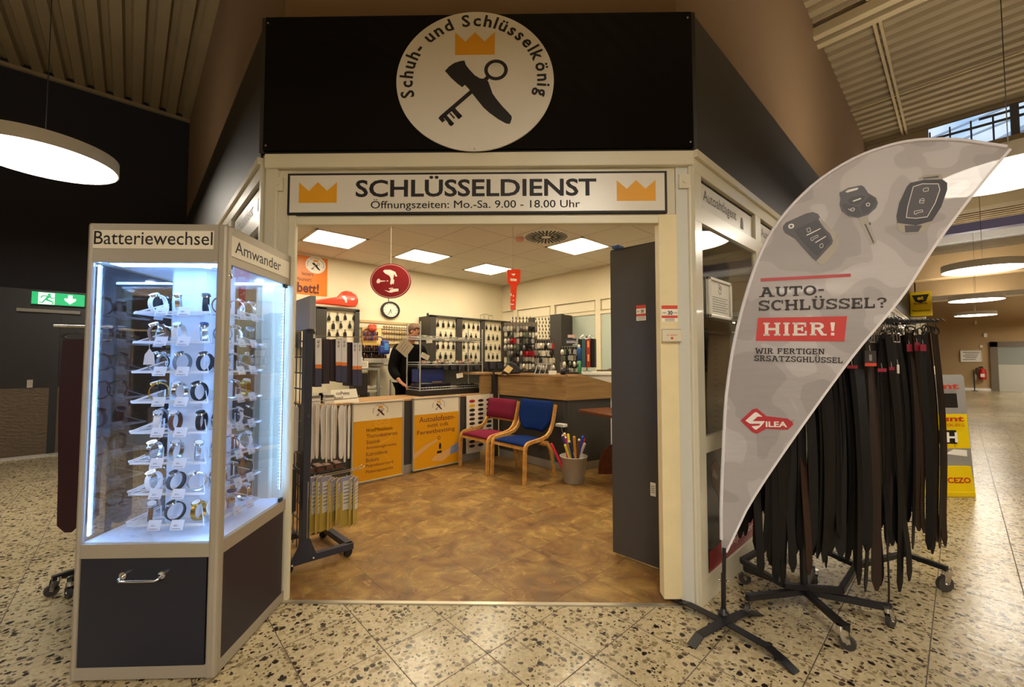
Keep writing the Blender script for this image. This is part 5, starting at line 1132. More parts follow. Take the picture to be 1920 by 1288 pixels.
t = thing('post', 'thin dark post standing before the far wall left of the extinguisher', 'post', (XF - .6, atx(1827.5, 730, XF - .6).y, 0)); MB().cyl((0, 0, 0), (0, 0, 1.0), .02, 8).build('rod', BLACKM, t); MB().lathe([(0, 0), (.12, 0), (.12, .02), (0, .03)], 16).build('foot', BLACKM, t)
d2 = struct(MB().box(XF - .05, XF - .01, -6, atx(1858, 700, XF).y, 0, atx(1862, 641, XF).z).build('door_2', mat('glass_door_grey', '#8C9088', .3)))
dy = atx(1858, 700, XF).y; zt = atx(1862, 641, XF).z
b = MB(); b.box(XF - .1, XF - .05, dy - .25, dy, 0, zt); b.box(XF - .1, XF - .05, -6, dy, zt - .25, zt); b.build('frame', mat('door_frame_dark', '#6E6252', .5), d2)
MB().box(XF - .07, XF - .052, -6, dy - .25, .0, 1.3).build('frosted_band', mat('frost_band', '#B9B6A8', .5), d2)
struct(MB().box(XF - .06, XF, -8, 1.2, 0, .12).build('baseboard_far', WHITE))
for p in list(belts):
    if p.name not in _used:
        for c in list(p.children): bpy.data.objects.remove(c)
        bpy.data.objects.remove(p)
# ================================================================== COUNTERS
ZC = aty(757, 750, 5.0).z + .012                      # height of the front counter
WOODTOP = wood_mat('counter_top_wood', '#8A6A48', '#B48B5E', '#C9A678', (2, 14, 14)); OAK = wood_mat('oak_panel', '#866740', '#9A774A', '#AC8856', (10, .8, 12)); OAK2 = wood_mat('oak_panel_b', '#866740', '#9A774A', '#AC8856', (.8, .8, 14))
BASEB = mat('alu_skirting', '#A8A49A', .4, .5)
t = thing('front_counter', 'dark front counter with wood-look worktop carrying two yellow posters', 'counter', (1.55, 5.0, 0))
MB().box(0, 2.42, .03, .62, .12, ZC - .03).build('body', ANTHRA, t); MB().cbox(-.03, 2.43, .02, .66, ZC - .03, ZC, .006).build('worktop', WOODTOP, t); MB().box(0, 2.42, .024, .6, .007, .12).build('skirting', BASEB, t)
# rear counter: front along x = 4.28, then a wing turning away behind the table
ZB0, ZB1 = .968, 1.285; c0 = V((4.28, 4.97, 0)); c1_ = V((4.28, 3.58, 0)); e1 = atz(1147, 745, .978); e1 = V((e1.x, e1.y, 0)); wd = (e1 - c1_).normalized(); c2x = c1_ + wd * 1.15
t = thing('rear_counter', 'tall oak-fronted counter with dark base behind the chairs', 'counter', c1_)
L = lambda p: V(p) - c1_
def wall_seg(mb, p, q, z0, z1, th, inset=0.0, z1b=None):
    p, q = V(p), V(q); d = (q - p).normalized(); n = V((-d.y, d.x, 0)); n = n if n.dot(EYE - p) < 0 else -n
    p = p + n * inset; q = q + n * inset; zb = z1 if z1b is None else z1b
    P = [p, q, q + n * th, p + n * th]; vs = [(v.x, v.y, z0) for v in P] + [(P[0].x, P[0].y, z1), (P[1].x, P[1].y, zb), (P[2].x, P[2].y, zb), (P[3].x, P[3].y, z1)]
    mb.add([V(v) - c1_ for v in vs], [(0, 3, 2, 1), (4, 5, 6, 7), (0, 1, 5, 4), (1, 2, 6, 5), (2, 3, 7, 6), (3, 0, 4, 7)])
b = MB(); wall_seg(b, c0, c1_, .12, ZB0, .04, .03); wall_seg(b, c1_, c2x, .12, ZB0, .04, .03); b.build('base', mat('counter_dark', '#3E3A36', .6), t)
b = MB(); wall_seg(b, c0, c1_, ZB0, ZB1, .04, 0); b.build('front_panel', OAK, t)
b = MB(); zr = (lambda p: EYE.z - (718 - 676) / F_PX * 0 + 0)(0); q = on(1147, 718, V((-wd.y, wd.x, 0)), V((-wd.y, wd.x, 0)).dot(c1_)); L1 = (q - c1_).dot(wd); qs = on(1092, 703, V((-wd.y, wd.x, 0)), V((-wd.y, wd.x, 0)).dot(c1_)); L0 = max(.02, (qs - c1_).dot(wd))
zs = qs.z + (q.z - qs.z) * (1.15 - L0) / (L1 - L0)
wall_seg(b, c1_, c1_ + wd * L0, ZB0, qs.z, .04, 0); wall_seg(b, c1_ + wd * L0, c2x, ZB0, qs.z, .04, 0, max(zs, ZB0 + .05)); b.build('wing_panel', OAK2, t)
b = MB(); b.prism([(L(c0).x - .06, L(c0).y), (L(c1_ + wd * .12).x - .09, -.02), (L(c1_ + wd * L0).x, L(c1_ + wd * L0).y + .0), (.42, .04), (.42, L(c0).y)][::1], (0, 0, ZB1 + .03), (1, 0, 0), (0, 1, 0), .03); b.build('worktop', WOODTOP, t)
b = MB(); wall_seg(b, c0, c1_, .007, .12, .03, .035); wall_seg(b, c1_, c2x, .007, .12, .03, .035); b.build('skirting', BASEB, t)
b = MB(); b.box(L((4.20, 0, 0)).x, L((4.29, 0, 0)).x, L((0, 4.97, 0)).y, L((0, 5.06, 0)).y, .007, ZB1 + .03); b.build('corner_post', ANTHRA, t)
b = MB(); b.box(L((3.98, 0, 0)).x, L((4.21, 0, 0)).x, L((0, 5.03, 0)).y, L((0, 5.06, 0)).y, ZC, ZB1); b.build('return_panel', OAK2, t); b = MB(); b.box(L((3.9, 0, 0)).x, L((4.25, 0, 0)).x, L((0, 5.0, 0)).y, L((0, 5.5, 0)).y, ZB1, ZB1 + .03); b.build('return_top', WOODTOP, t)

# ---- yellow posters on the counter front
PYEL = mat('poster_yellow', '#DD9A08', .45); PWHT = mat('poster_white', '#E9DFC8', .5); PINK_ = mat('poster_purple', '#4A1F2E', .55); PLINE = mat('poster_line', '#EBC055', .5)
def poster(label, x0, x1, z0, z1, lines, kind):
    t = thing('framed_poster', label, 'poster', (x0, 4.985, z0), 0, None); w = x1 - x0; h = z1 - z0
    b = MB()
    for a in ((0, w, 0, .02), (0, w, h - .02, h), (0, .02, 0, h), (w - .02, w, 0, h)): b.cbox(a[0], a[1], -.008, .03, a[2], a[3], .004)
    b.build('frame', SILVERFRAME, t); MB().box(.01, w - .01, .006, .02, .01, h - .01).build('backing', PWHT, t)
    MB().box(.02, w - .02, .004, .007, .02, h * .765).build('yellow_field', PYEL, t)
    m = MB(); emblem(m, (w * .53, .004, h * .875), (1, 0, 0), (0, 0, 1), .115, .10, fs=.2); m.build('emblem', [PINK_, GOLD], t)
    b = MB()
    for s, x, z, tw, th_ in lines: text(b, s, (x * w, .003, z * h), (1, 0, 0), (0, 0, 1), tw * w, None if th_ is None else th_ * h, .004)
    b.build('lettering', PINK_, t); return t, w, h
x0, x1 = 1.98, aty(757, 820, 4.985).x; z0, z1 = aty(757, 890, 4.985).z, aty(757, 749, 4.985).z
names = ['HretMessleson', 'Thornodeatnereus', 'Statink', 'Amotavoogermolies', 'Kutroobinoa', 'Biokora', 'Polpnebuceroord', 'Plakenspesenitil']
wid = [.50, .60, .26, .58, .40, .24, .52, .52]
t, w, h = poster('large yellow list poster in a silver frame on the counter front, left of two', x0, x1, z0, z1, [(s, .27, .62 - .075 * i, ww, .05) for i, (s, ww) in enumerate(zip(names, wid))], 'list')
b = MB()
for q in ([(.44, .68), (.44, .75)], [(.44, .75), (.50, .71)], [(.50, .71), (.56, .755)], [(.56, .755), (.62, .71)], [(.62, .71), (.70, .76)], [(.70, .76), (.70, .69)], [(.70, .69), (.44, .68)], [(.5, .45), (.7, .5)], [(.7, .5), (.82, .6)], [(.6, .35), (.8, .12)]):
    b.bar((q[0][0] * w, .0035, q[0][1] * h), (q[1][0] * w, .0035, q[1][1] * h), .004, .001, up=(0, 1, 0))
b.build('line_drawing', PLINE, t)
x0, x1 = aty(774, 800, 4.985).x, aty(862, 800, 4.985).x; z0, z1 = aty(773, 885, 4.985).z, aty(773, 747, 4.985).z
t, w, h = poster('yellow poster with handing-over-keys picture on the counter front, right of two', x0, x1, z0, z1, [('Autoalofasen-', .13, .655, .76, .075), ('nott ods', .30, .575, .44, .055), ('Fereetbestting', .09, .47, .8, .075)], 'keys')
b = MB(); b.prism([(.0 * w + .02, .24 * h), (.25 * w, .33 * h), (.5 * w, .40 * h), (.52 * w, .37 * h), (.3 * w, .29 * h), (.02, .16 * h)], (0, .0032, 0), (1, 0, 0), (0, 0, 1), .0006); b.prism([(.38 * w, .1 * h), (.62 * w, .07 * h), (.8 * w, .15 * h), (.8 * w, .25 * h), (.62 * w, .2 * h), (.45 * w, .16 * h)], (0, .0032, 0), (1, 0, 0), (0, 0, 1), .0006); b.build('hand_picture', mat('print_skin', '#D9A767', .6), t)
b = MB(); b.prism([(.78 * w, .14 * h), (w - .022, .17 * h), (w - .022, .30 * h), (.8 * w, .26 * h)], (0, .0031, 0), (1, 0, 0), (0, 0, 1), .0006); b.build('sleeve_picture', mat('print_blue', '#8C95B8', .6), t)
b = MB(); b.disc((.565 * w, .0025, .29 * h), (1, 0, 0), (0, 0, 1), .02, .045, .0006, 20); b.build('key_picture', BLACK, t); b = MB(); b.ring((.54 * w, .0025, .41 * h), (1, 0, 0), (0, 0, 1), .016, .024, .0006, 18); b.build('key_ring_picture', BLACK, t); b = MB(); b.box(.5 * w, .6 * w, .0025, .0035, .19 * h, .225 * h); b.build('key_tag_picture', BLACK, t)
x0, x1 = aty(875, 800, 4.995).x, aty(926, 800, 4.995).x; z0, z1 = aty(875, 851, 4.995).z, aty(875, 742, 4.995).z
t = thing('sample_board', 'white board with rows of dark oval rubber heel samples on the counter end', 'sample board', (x0, 4.99, z0)); w, h = x1 - x0, z1 - z0; MB().box(0, w, .0, .02, 0, h).build('board', PWHT, t)
cols = [mat('sample_black', '#2A2226', .5), mat('sample_red', '#B0202A', .5), mat('sample_yellow', '#D8B020', .5)]
for i in range(11):
    for j in range(3):
        xx, zz = w * (.18 + .31 * j), h * (.90 - .078 * i); m = cols[1] if (i == 0 and j == 0) else cols[2] if (i == 1 and j == 0) else cols[0]
        b = MB(); b.disc((xx, -.006, zz), (1, 0, 0), (0, 0, 1), .052, .022, .008, 18); b.disc((xx, -.0065, zz), (1, 0, 0), (0, 0, 1), .035, .012, .001, 14); b.build('heel_sample', m, t)

# ================================================================== CHAIRS
BIRCH = wood_mat('birch', '#B07A35', '#C8924A', '#D8A860', (6, 6, 6), .4); BLUEF = mat('blue_fabric', '#132A60', .95, spec=.1, bump=.2, bump_scale=300); REDF = mat('red_fabric', '#722036', .95, spec=.1, bump=.2, bump_scale=300)
def sweep(mb, pts, w, h):
    """rectangular section along a path in the x-z plane, w across y"""
    pts = [V((p[0], p[1], p[2])) for p in pts]; n = len(pts); vs = []
    for i, p in enumerate(pts):
        t = (pts[min(i + 1, n - 1)] - pts[max(i - 1, 0)]).normalized(); s = V((0, 1, 0)); u = t.cross(s)
        hh = h[i] if isinstance(h, list) else h; vs += [p + s * w / 2 + u * hh / 2, p - s * w / 2 + u * hh / 2, p - s * w / 2 - u * hh / 2, p + s * w / 2 - u * hh / 2]
    fs = [(i * 4 + k, i * 4 + (k + 1) % 4, (i + 1) * 4 + (k + 1) % 4, (i + 1) * 4 + k) for i in range(n - 1) for k in range(4)] + [(0, 1, 2, 3), (4 * n - 1, 4 * n - 2, 4 * n - 3, 4 * n - 4)]
    return mb.add(vs, fs)
def cushion(mb, pts, z0, z1, crown=.02, n=10):
    """soft pad over a rounded outline given as half widths along x: list of (x, halfwidth)"""
    rows = []
    for (x, hw_) in pts:
        row = []
        for i in range(n + 1):
            u = -1 + 2 * i / n; row.append((x, hw_ * u, u))
        rows.append(row)
    m = len(rows); top = []; bot = []
    for r, row in enumerate(rows):
        er = min(r, m - 1 - r) / (m / 2)
        for (x, y, u) in row: e = (1 - abs(u) ** 6) * min(1, .35 + er * 1.5); top.append((x, y, z1 - .018 * (1 - e) + crown * (1 - u * u) * min(1, er * 1.2))); bot.append((x, y, z0))
    k = n + 1; N = len(top); fs = []
    for r in range(m - 1):
        for i in range(n): a = r * k + i; fs.append((a, a + 1, a + k + 1, a + k)); fs.append((N + a, N + a + k, N + a + k + 1, N + a + 1))
    for i in range(n): fs.append((i, N + i, N + i + 1, i + 1)); a = (m - 1) * k + i; fs.append((a, a + 1, N + a + 1, N + a))
    for r in range(m - 1): a = r * k; fs.append((a, a + k, N + a + k, N + a)); a = r * k + n; fs.append((a, N + a, N + a + k, a + k))
    return mb.add(top + bot, fs, 0, True)
def chair(label, loc, rz, fab, style):
    t = thing('chair', label, 'chair', loc, rz, 'waiting chairs'); W = .285
    for s in (-1, 1):
        b = MB(); y = s * (W + .018)
        sweep(b, [(-.275, y, 0), (-.268, y, .25), (-.262, y, .40), (-.25, y, .452), (-.22, y, .478), (-.16, y, .488), (.02, y, .505), (.12, y, .53), (.185, y, .58), (.23, y, .66), (.265, y, .78), (.295, y, .92)], .03, [.042] * 10 + [.04, .036]); b.build('side_frame', BIRCH, t)
        b = MB(); sweep(b, [(.02, y * .985, .47), (.13, y * .985, .45), (.20, y * .985, .36), (.245, y * .985, .2), (.275, y * .985, 0)], .028, [.03, .045, .05, .045, .036]); b.build('rear_leg', BIRCH, t)
        b = MB()
        for (x, z) in ((-.253, .40), (.262, .82), (.25, .76)): b.cyl((x - .0, s * (W + .033), z), (x, s * (W + .036), z), .006, 8)
        b.build('screw', BLACKM, t)
    b = MB(); b.box(-.255, -.225, -W, W, .40, .45); b.box(.10, .13, -W, W, .41, .45); b.build('cross_rail', BIRCH, t)
    b = MB(); cushion(b, [(-.27, .255), (-.25, .275), (-.18, .283), (-.05, .282), (.08, .27), (.16, .24), (.19, .2)], .448, .485, .022); b.build('seat', fab, t)
    b = MB(); a = .28; n = 10; front = []; back = []
    if style == 'blue': prof = [(.56, .15), (.60, .20), (.68, .27), (.74, .282), (.85, .282), (.93, .28), (.955, .27)]
    else: prof = [(.66, .275), (.67, .282), (.76, .282), (.86, .282), (.925, .28), (.935, .27)]
    for r, (z, hw_) in enumerate(prof):
        lean = (z - .55) * .16; e = min(r, len(prof) - 1 - r) > 0
        for i in range(n + 1):
            u = -1 + 2 * i / n; cur = .035 * u * u; front.append((.20 + lean - cur + (.02 if not e else 0), hw_ * u, z + (.014 * u * u if r == len(prof) - 1 and style == 'blue' else 0))); back.append((.245 + lean - cur, hw_ * u, z))
    k = n + 1; m = len(prof); N = len(front); fs = []
    for r in range(m - 1):
        for i in range(n): q = r * k + i; fs.append((q, q + k, q + k + 1, q + 1)); fs.append((N + q, N + q + 1, N + q + k + 1, N + q + k))
    for i in range(n): fs.append((i, i + 1, N + i + 1, N + i)); q = (m - 1) * k + i; fs.append((q, N + q, N + q + 1, q + 1))
    for r in range(m - 1): q = r * k; fs.append((q, N + q, N + q + k, q + k)); q = r * k + n; fs.append((q, q + k, N + q + k, N + q))
    b.add(front + back, fs, 0, True); b.build('backrest', fab, t)
    if style == 'red': b = MB(); b.bar((.262, -W, .645), (.262, W, .645), .02, .03); b.build('back_rail', BIRCH, t)
    return t
chair('blue upholstered chair with curved birch frame before the tall counter', (3.80, 3.905, .006), 0, BLUEF, 'blue')
chair('red upholstered chair with birch frame left of the blue chair', (3.765, 4.565, .006), 0, REDF, 'red')
# crumpled red cloth hanging behind the blue chair
t = thing('power_socket', 'white socket box with a hanging cable on the counter base', 'socket', (4.25, 3.66, .64)); MB().cbox(-.04, .05, -.09, .05, -.02, .02, .006).build('housing', WHITE, t); MB().tube([(-.01, -.03, -.02), (-.02, -.07, -.12), (.0, -.10, -.22), (.0, -.12, -.30)], .006, 6).build('cable', mat('cable_grey', '#7C7670', .5), t)

# ================================================================== METAL BASKET WITH LONG SHOEHORNS
bc = V((4.05, 3.27, .006)); t = thing('metal_basket', 'small perforated metal waste basket holding long coloured shoehorns', 'basket', bc)
b = MB(); b.lathe([(.0, .004), (.115, .004), (.122, .012), (.165, .315), (.172, .318), (.172, .326), (.160, .326), (.117, .014), (.0, .010)], 40); b.build('bucket', mat('basket_metal', '#B8B2A6', .4, .35), t)
b = MB()
for r_ in range(9):
    z = .05 + r_ * .028; rr = .122 + (z - .012) / .303 * .043 + .0006
    for k in range(30): a = 2 * pi * (k + .5 * (r_ % 2)) / 30; c = V((rr * cos(a), rr * sin(a), z)); nrm = V((cos(a), sin(a), .1)).normalized(); ax = V((-sin(a), cos(a), 0)); b.disc(c + nrm * .0012, ax, nrm.cross(ax), .003, .003, .001, 6)
o = b.build('perforation', mat('hole_dark', '#4A4742', .6), t); o['kind'] = 'stuff'
hc = [('red', '#D0243C'), ('red', '#C82A48'), ('yellow', '#D8C81E'), ('orange', '#E8901E'), ('blue', '#2244A8'), ('purple', '#5A2E6E'), ('light yellow', '#E0D44A'), ('navy', '#25306E'), ('orange', '#E0A030'), ('brown', '#7A4A3A'), ('royal blue', '#2A50C8'), ('white', '#D8D2C8'), ('crimson', '#B81E3A'), ('dark blue', '#1E2C70')]
rnd = random.Random(5); seen = {}
for i, (cn, hx) in enumerate(hc):
    a = 2 * pi * i / len(hc) + .3; r0 = .06; foot = bc + V((r0 * cos(a + 2.4), r0 * sin(a + 2.4), .014)); side = (cos(a) * RH.x + sin(a) * RH.y)
    top = bc + V((.135 * cos(a), .135 * sin(a), .46 + rnd.uniform(0, .12)))
    if i == 0: top = bc + RH * -.27 + V((0, 0, .46))
    if i == 1: top = bc + RH * -.10 + V((0, 0, .54))
    d = (top - foot); m = mat('horn_%d' % i, hx, .35); seen[cn] = seen.get(cn, 0) + 1
    tt = thing('shoehorn', '%s long shoehorn standing in the metal basket, %s around the rim' % (cn, ORD[i]), 'shoehorn', foot, 0, 'long shoehorns in the basket')
    b = MB(); dn = d.normalized(); b.tube([V((0, 0, 0)), d * .3, d * .8, d], [.018, .017, .016, .017], 8); b.build('shaft', m, tt); b = MB(); b.ball(d, .019, 0, 1); b.build('tip', mat('horn_tip', '#E8DCC8', .4) if i % 2 else m, tt)
tt = thing('wire_hook', 'green-handled hook hanging over the rim of the metal basket', 'hook', bc + RH * -.245 + V((0, 0, .25))); MB().tube([(0, 0, .2), (0, 0, .05), (.005, 0, -.03)], .008, 6).build('handle', mat('hook_green', '#3F8F6A', .4), tt)

# ================================================================== RED-BROWN TABLE
tz = .885; tp = atz(1081, 767, tz); CH_ = wood_mat('cherry', '#46200F', '#5C2C16', '#70391F', (3, 10, 10), .35)
td = (atz(1147, 779, tz) - tp); td.z = 0; td.normalize(); tn_ = V((-td.y, td.x, 0)); tn_ = tn_ if tn_.dot(FH) > 0 else -tn_
t = thing('table', 'reddish wooden table with rounded corner beside the open dark door', 'table', (tp.x, tp.y, .006)); b = MB()
poly = [(0, .06), (.02, .02), (.06, 0), (1.1, 0), (1.1, .5), (.0, .5)]
b.prism([((td * x + tn_ * y).x, (td * x + tn_ * y).y) for x, y in poly], (0, 0, tz - .006), (1, 0, 0), (0, 1, 0), .032); bevel(b.build('table_top', CH_, t), .004)
lp = atz(1122, 889, .006); lo = lp - V((tp.x, tp.y, .006)); lo.z = 0; b = MB(); P = [(0, 0), (.62, 0), (.62, tz - .04), (.30, tz - .04), (.16, .34), (.06, .26), (.01, .14)]
P = [(0, 0), (.62, 0), (.62, tz - .04), (.34, tz - .04), (.22, .40), (.12, .36), (.05, .27), (.012, .15)]
b.prism(P, lo, RH, ZU, .03); b.build('leg_panel', CH_, t)
t = thing('phone_stand', 'small white device standing on the reddish table edge by the door', 'device', (tp + td * .62 + tn_ * .18).to_tuple()); t.location.z = tz; MB().cbox(-.06, .06, -.05, .05, 0, .02, .006).build('base', WHITE, t); MB().cyl((0, 0, .02), (.01, 0, .12), .012, 10).build('stem', WHITE, t)

# ================================================================== WIRE RACK ON THE COUNTER
rk = atz(786.6, 743.5, ZC); rx1 = aty(906, 735, rk.y).x; rl = atz(756, 740, ZC).y - rk.y; rl = max(.28, min(rl, .40))
WIREM = mat('rack_wire', '#C4C4C2', .35, .55)
t = thing('wire_rack', 'chrome wire rack with two shelves on a black base standing on the counter', 'rack', (rk.x, rk.y, ZC)); RW = rx1 - rk.x; Hp = aty(786, 602, rk.y).z - ZC; z1_, z2_, z3_ = [aty(786, p, rk.y).z - ZC for p in (729, 684, 634)]
MB().cbox(0, RW, 0, rl, 0, .075, .004).build('base', mat('rack_base', '#201C1A', .5), t)
for (x, y, hh) in ((.012, .012, Hp), (RW - .012, .012, Hp - .06), (.012, rl - .012, Hp), (RW - .012, rl - .012, Hp - .06)): b = MB(); b.tube([(x, y, .03), (x, y, hh)], .011, 10); [b.tube([(x, y, .1 + .025 * k), (x, y, .104 + .025 * k)], .0125, 8) for k in range(int((hh - .12) / .025))]; b.build('upright', WIREM, t)
for nm, zz in (('bottom_shelf', .085), ('shelf', z2_), ('shelf', z3_)):
    b = MB(); b.tube([(.012, .012, zz), (RW - .012, .012, zz), (RW - .012, rl - .012, zz), (.012, rl - .012, zz)], .007, 6, closed=True); b.tube([(.012, .012, zz + .035), (RW - .012, .012, zz + .035), (RW - .012, rl - .012, zz + .035), (.012, rl - .012, zz + .035)], .006, 6, closed=True)
    n = 24
    for i in range(n): x = .02 + (RW - .04) * i / (n - 1); b.tube([(x, .012, zz + .035), (x, .012, zz), (x, rl - .012, zz)], .003, 4, cap=False)
    b.build(nm, WIREM, t)
    if zz > .2: b = MB(); b.box(.02, RW - .02, .02, rl - .02, zz - .03, zz - .024); b.build('shelf_insert', mat('smoked_shelf', '#4A463F', .15), t)
R_ = lambda x, y, z: V((rk.x + x, rk.y + y, ZC + z))
# things on the rack
b = thing('engraving_machine', 'dark blue metal machine standing inside the wire rack', 'machine', R_(.05, .06, .09)); m = MB(); m.cbox(0, .44, .06, .26, .10, .30, .01); m.build('hood', mat('machine_blue', '#1E3272', .25, coat=.5), b); m = MB(); m.cbox(-.01, .52, .0, .27, .0, .095, .015); m.build('bed', mat('machine_navy', '#10142C', .25, coat=.5), b); m = MB(); m.bar((.18, -.002, .105), (.36, -.002, .105), .012, .02); m.build('rail', CHROME, b)
b = thing('tray', 'navy tray of small black fittings on the bottom of the wire rack', 'tray', R_(RW - .36, .05, .09)); m = MB(); m.box(0, .30, 0, .18, 0, .012); [m.box(x0_, x1_, y0_, y1_, .012, .04) for x0_, x1_, y0_, y1_ in ((0, .3, 0, .008), (0, .3, .172, .18), (0, .008, 0, .18), (.292, .3, 0, .18))]; m.build('tray', mat('machine_navy'), b); m = MB(); [m.cbox(.02 + .045 * i, .05 + .045 * i, .03 + .05 * (i % 2), .09 + .05 * (i % 2), .012, .05, .006) for i in range(6)]; m.build('fitting', BLACKM, b)
rnd = random.Random(8)
bcol = [('cream', '#D8C8A0'), ('pink', '#C98A7E'), ('pale', '#E0D4B4'), ('red', '#B02238'), ('green', '#8C9A62'), ('tan', '#B89A6A')]
for lv, zz, n in (('middle', z2_ + .012, 11), ('upper', z3_ + .012, 8)):
    for i in range(n):
        x = .10 + (RW - .2) * i / (n - 1); cn, hx = bcol[3] if (lv == 'middle' and i == 7) else rnd.choice(bcol[:3] + bcol[4:]); hh = rnd.uniform(.04, .075) if lv == 'middle' else rnd.uniform(.02, .04)
        tt = thing('small_box', '%s little goods box, %s from left on the %s shelf of the wire rack' % (cn, ORD[i], lv), 'box', R_(x, .06 + .05 * (i % 2), zz), 0, 'little boxes on the wire rack')
        MB().cbox(-.028, .028, -.02, .02, 0, hh, .004).build('carton', mat('gb_' + cn, hx, .5), tt); MB().box(-.02, .02, -.0208, -.0198, hh * .25, hh * .7).build('label', PAPER, tt)
def card(label, px, py, dy, w, h, rot, m, lines=3):
    p = aty(px, py, rk.y + dy); tt = thing('paper_note', label, 'note', p); u = V((cos(rot), 0, sin(rot))); v = V((-sin(rot), 0, cos(rot)))
    MB().prism([(-w / 2, -h / 2), (w / 2, -h / 2), (w / 2, h / 2), (-w / 2, h / 2)], (0, 0, 0), u, v, .002).build('sheet', m, tt); b = MB()
    for i in range(lines): b.prism([(-w * .35, h * (.25 - .2 * i)), (w * .3, h * (.25 - .2 * i)), (w * .3, h * (.28 - .2 * i)), (-w * .35, h * (.28 - .2 * i))], (0, -.0006, 0), u, v, .0004)
    b.build('lettering', TXT, tt); MB().tube([(0, .002, h * .3), (0, .002, h * .5 + (.10 if 'curled' in label else .02))], .0012, 5).build('thread', WHITE, tt)
card('grey square notice turned on its corner on the wire rack\'s left post', 759, 651, -.012, .20, .20, radians(52), mat('note_grey', '#B3A58C', .6)); card('tilted white note hanging in the wire rack', 797, 668, -.012, .135, .075, radians(-24), mat('note_white', '#CFC8B8', .6))
card('curled white slip hanging under the middle shelf of the wire rack', 862, 704, .02, .12, .07, radians(8), PAPER, 1); card('small white price label at the middle of the upper shelf', 838, 635, -.012, .07, .055, 0, PAPER, 2); card('two white labels at the left of the upper shelf', 805, 640, -.012, .10, .05, .1, PAPER, 2)

# ================================================================== ITEMS ON THE LEFT END OF THE COUNTER
t = thing('counter_sign', 'white handwritten card standing on the left of the counter', 'sign', aty(648, 747, 5.10)); t.location.z = ZC; b = MB(); b.prism([(-.155, 0), (.155, 0.0), (.14, .16), (-.15, .15)], (0, 0, 0), (.94, -.34, 0), (0, .35, 1), .004); b.build('card', PAPER, t)
b = MB(); text(b, 'coPvins', (-.09, -.002 + .0625, .09), (.94, -.34, 0), (0, .35, 1), .15, .04, .01); text(b, 'Busssi!', (-.115, -.0025 + .053, .035), (.94, -.34, 0), (0, .35, 1), .10, .04, .02); b.build('lettering', mat('hand_ink', '#4A2E20', .6), t)
for i, (px, py) in enumerate([(592, 745), (606, 738), (618, 746), (597, 735)]):
    tt = thing('blister_pack', 'clear packet of small silver parts on the counter, %s from left' % ORD[i], 'packet', aty(px, 748, 5.08 + .05 * (i % 2))); tt.location.z = ZC; MB().cbox(-.055, .055, 0, .02, 0, .10 + .03 * (i % 2), .004).build('bag', mat('packet', '#D8D2C4', .2), tt); MB().box(-.05, .05, -.001, .003, .07, .10).build('header', mat('packet_card', '#6A6258', .5), tt)

# ================================================================== HANGING SIGNS, CLOCK, POSTER, BIG KEYS
RH3 = RH
c = atd(732.5, 527, 4.4); t = thing('hanging_sign', 'round dark red hanging sign with hand and key pictograms', 'sign', c, RB); rx, rz_ = .2185, .187
MB().disc((0, -.006, 0), (1, 0, 0), (0, 0, 1), rx, rz_, .012, 64).build('disc', mat('sign_red', '#7A1118', .35), t); MB().ring((0, -.0066, 0), (1, 0, 0), (0, 0, 1), (rx * .93, rz_ * .93), (rx * .945, rz_ * .945), .001, 64).build('ring', mat('sign_pale', '#E2CFC4', .5), t)
S = lambda P: [((x - 1565) / 320 * rx, -(y - 395) / 278 * rz_) for x, y in P]
for nm, polys in (('hand_pictogram', [[(1445, 235), (1470, 215), (1560, 215), (1640, 250), (1670, 320), (1645, 325), (1620, 280), (1610, 350), (1580, 460), (1560, 440), (1570, 360), (1545, 310), (1480, 275)], [(1600, 360), (1625, 380), (1615, 445), (1590, 440)]]), ('key_pictogram', [[(1345, 405), (1365, 360), (1395, 362), (1405, 385), (1485, 392), (1485, 400), (1405, 410), (1390, 430), (1355, 432)], [(1505, 385), (1532, 388), (1530, 400), (1505, 400)]]), ('palm_pictogram', [[(1470, 540), (1550, 560), (1560, 535), (1600, 520), (1690, 518), (1690, 560), (1640, 565), (1575, 582), (1540, 575)], [(1540, 510), (1605, 503), (1605, 513), (1545, 522)]])):
    b = MB()
    for P in polys: b.prism(S(P)[::-1] if True else S(P), (0, -.007, 0), (1, 0, 0), (0, 0, 1), .0008)
    b.build(nm, mat('sign_pale'), t)
MB().tube([(0, 0, rz_), (0, 0, HC - c.z)], .0015, 5).build('cord', WHITE, t); MB().tube([(-.02, 0, -rz_ - .04), (-.02, 0, -rz_ + .01)], .004, 6).build('lower_hook', BLACKM, t)
c = aty(731, 581.5, 6.405); t = thing('wall_clock', 'round wall clock with black rim showing about half past five', 'clock', (c.x, YB, c.z)); rx, rz_ = .162, .14
MB().ring((0, -.045, 0), (1, 0, 0), (0, 0, 1), (rx * .82, rz_ * .82), (rx, rz_), .044, 56).build('rim', BLACK, t); MB().disc((0, -.03, 0), (1, 0, 0), (0, 0, 1), rx * .84, rz_ * .84, .02, 48).build('dial', mat('clock_dial', '#E9E2D0', .5), t)
b = MB()
for i in range(12): a = 2 * pi * i / 12; b.bar((rx * .64 * sin(a), -.0305, rz_ * .64 * cos(a)), (rx * .74 * sin(a), -.0305, rz_ * .74 * cos(a)), .008, .001, up=(0, 1, 0))
b.build('hour_mark', BLACK, t)
for nm, a, ln in (('hour_hand', radians(165), .42), ('minute_hand', radians(203), .62)): b = MB(); b.bar((-.1 * rx * sin(a), -.033, -.1 * rz_ * cos(a)), (rx * ln * sin(a), -.033, rz_ * ln * cos(a)), .009, .001, up=(0, 1, 0)); b.build(nm, BLACK, t)
x0 = 1.42; x1 = aty(614, 520, 6.40).x; z1 = aty(614, 486, 6.40).z; z0 = aty(612, 556, 6.40).z
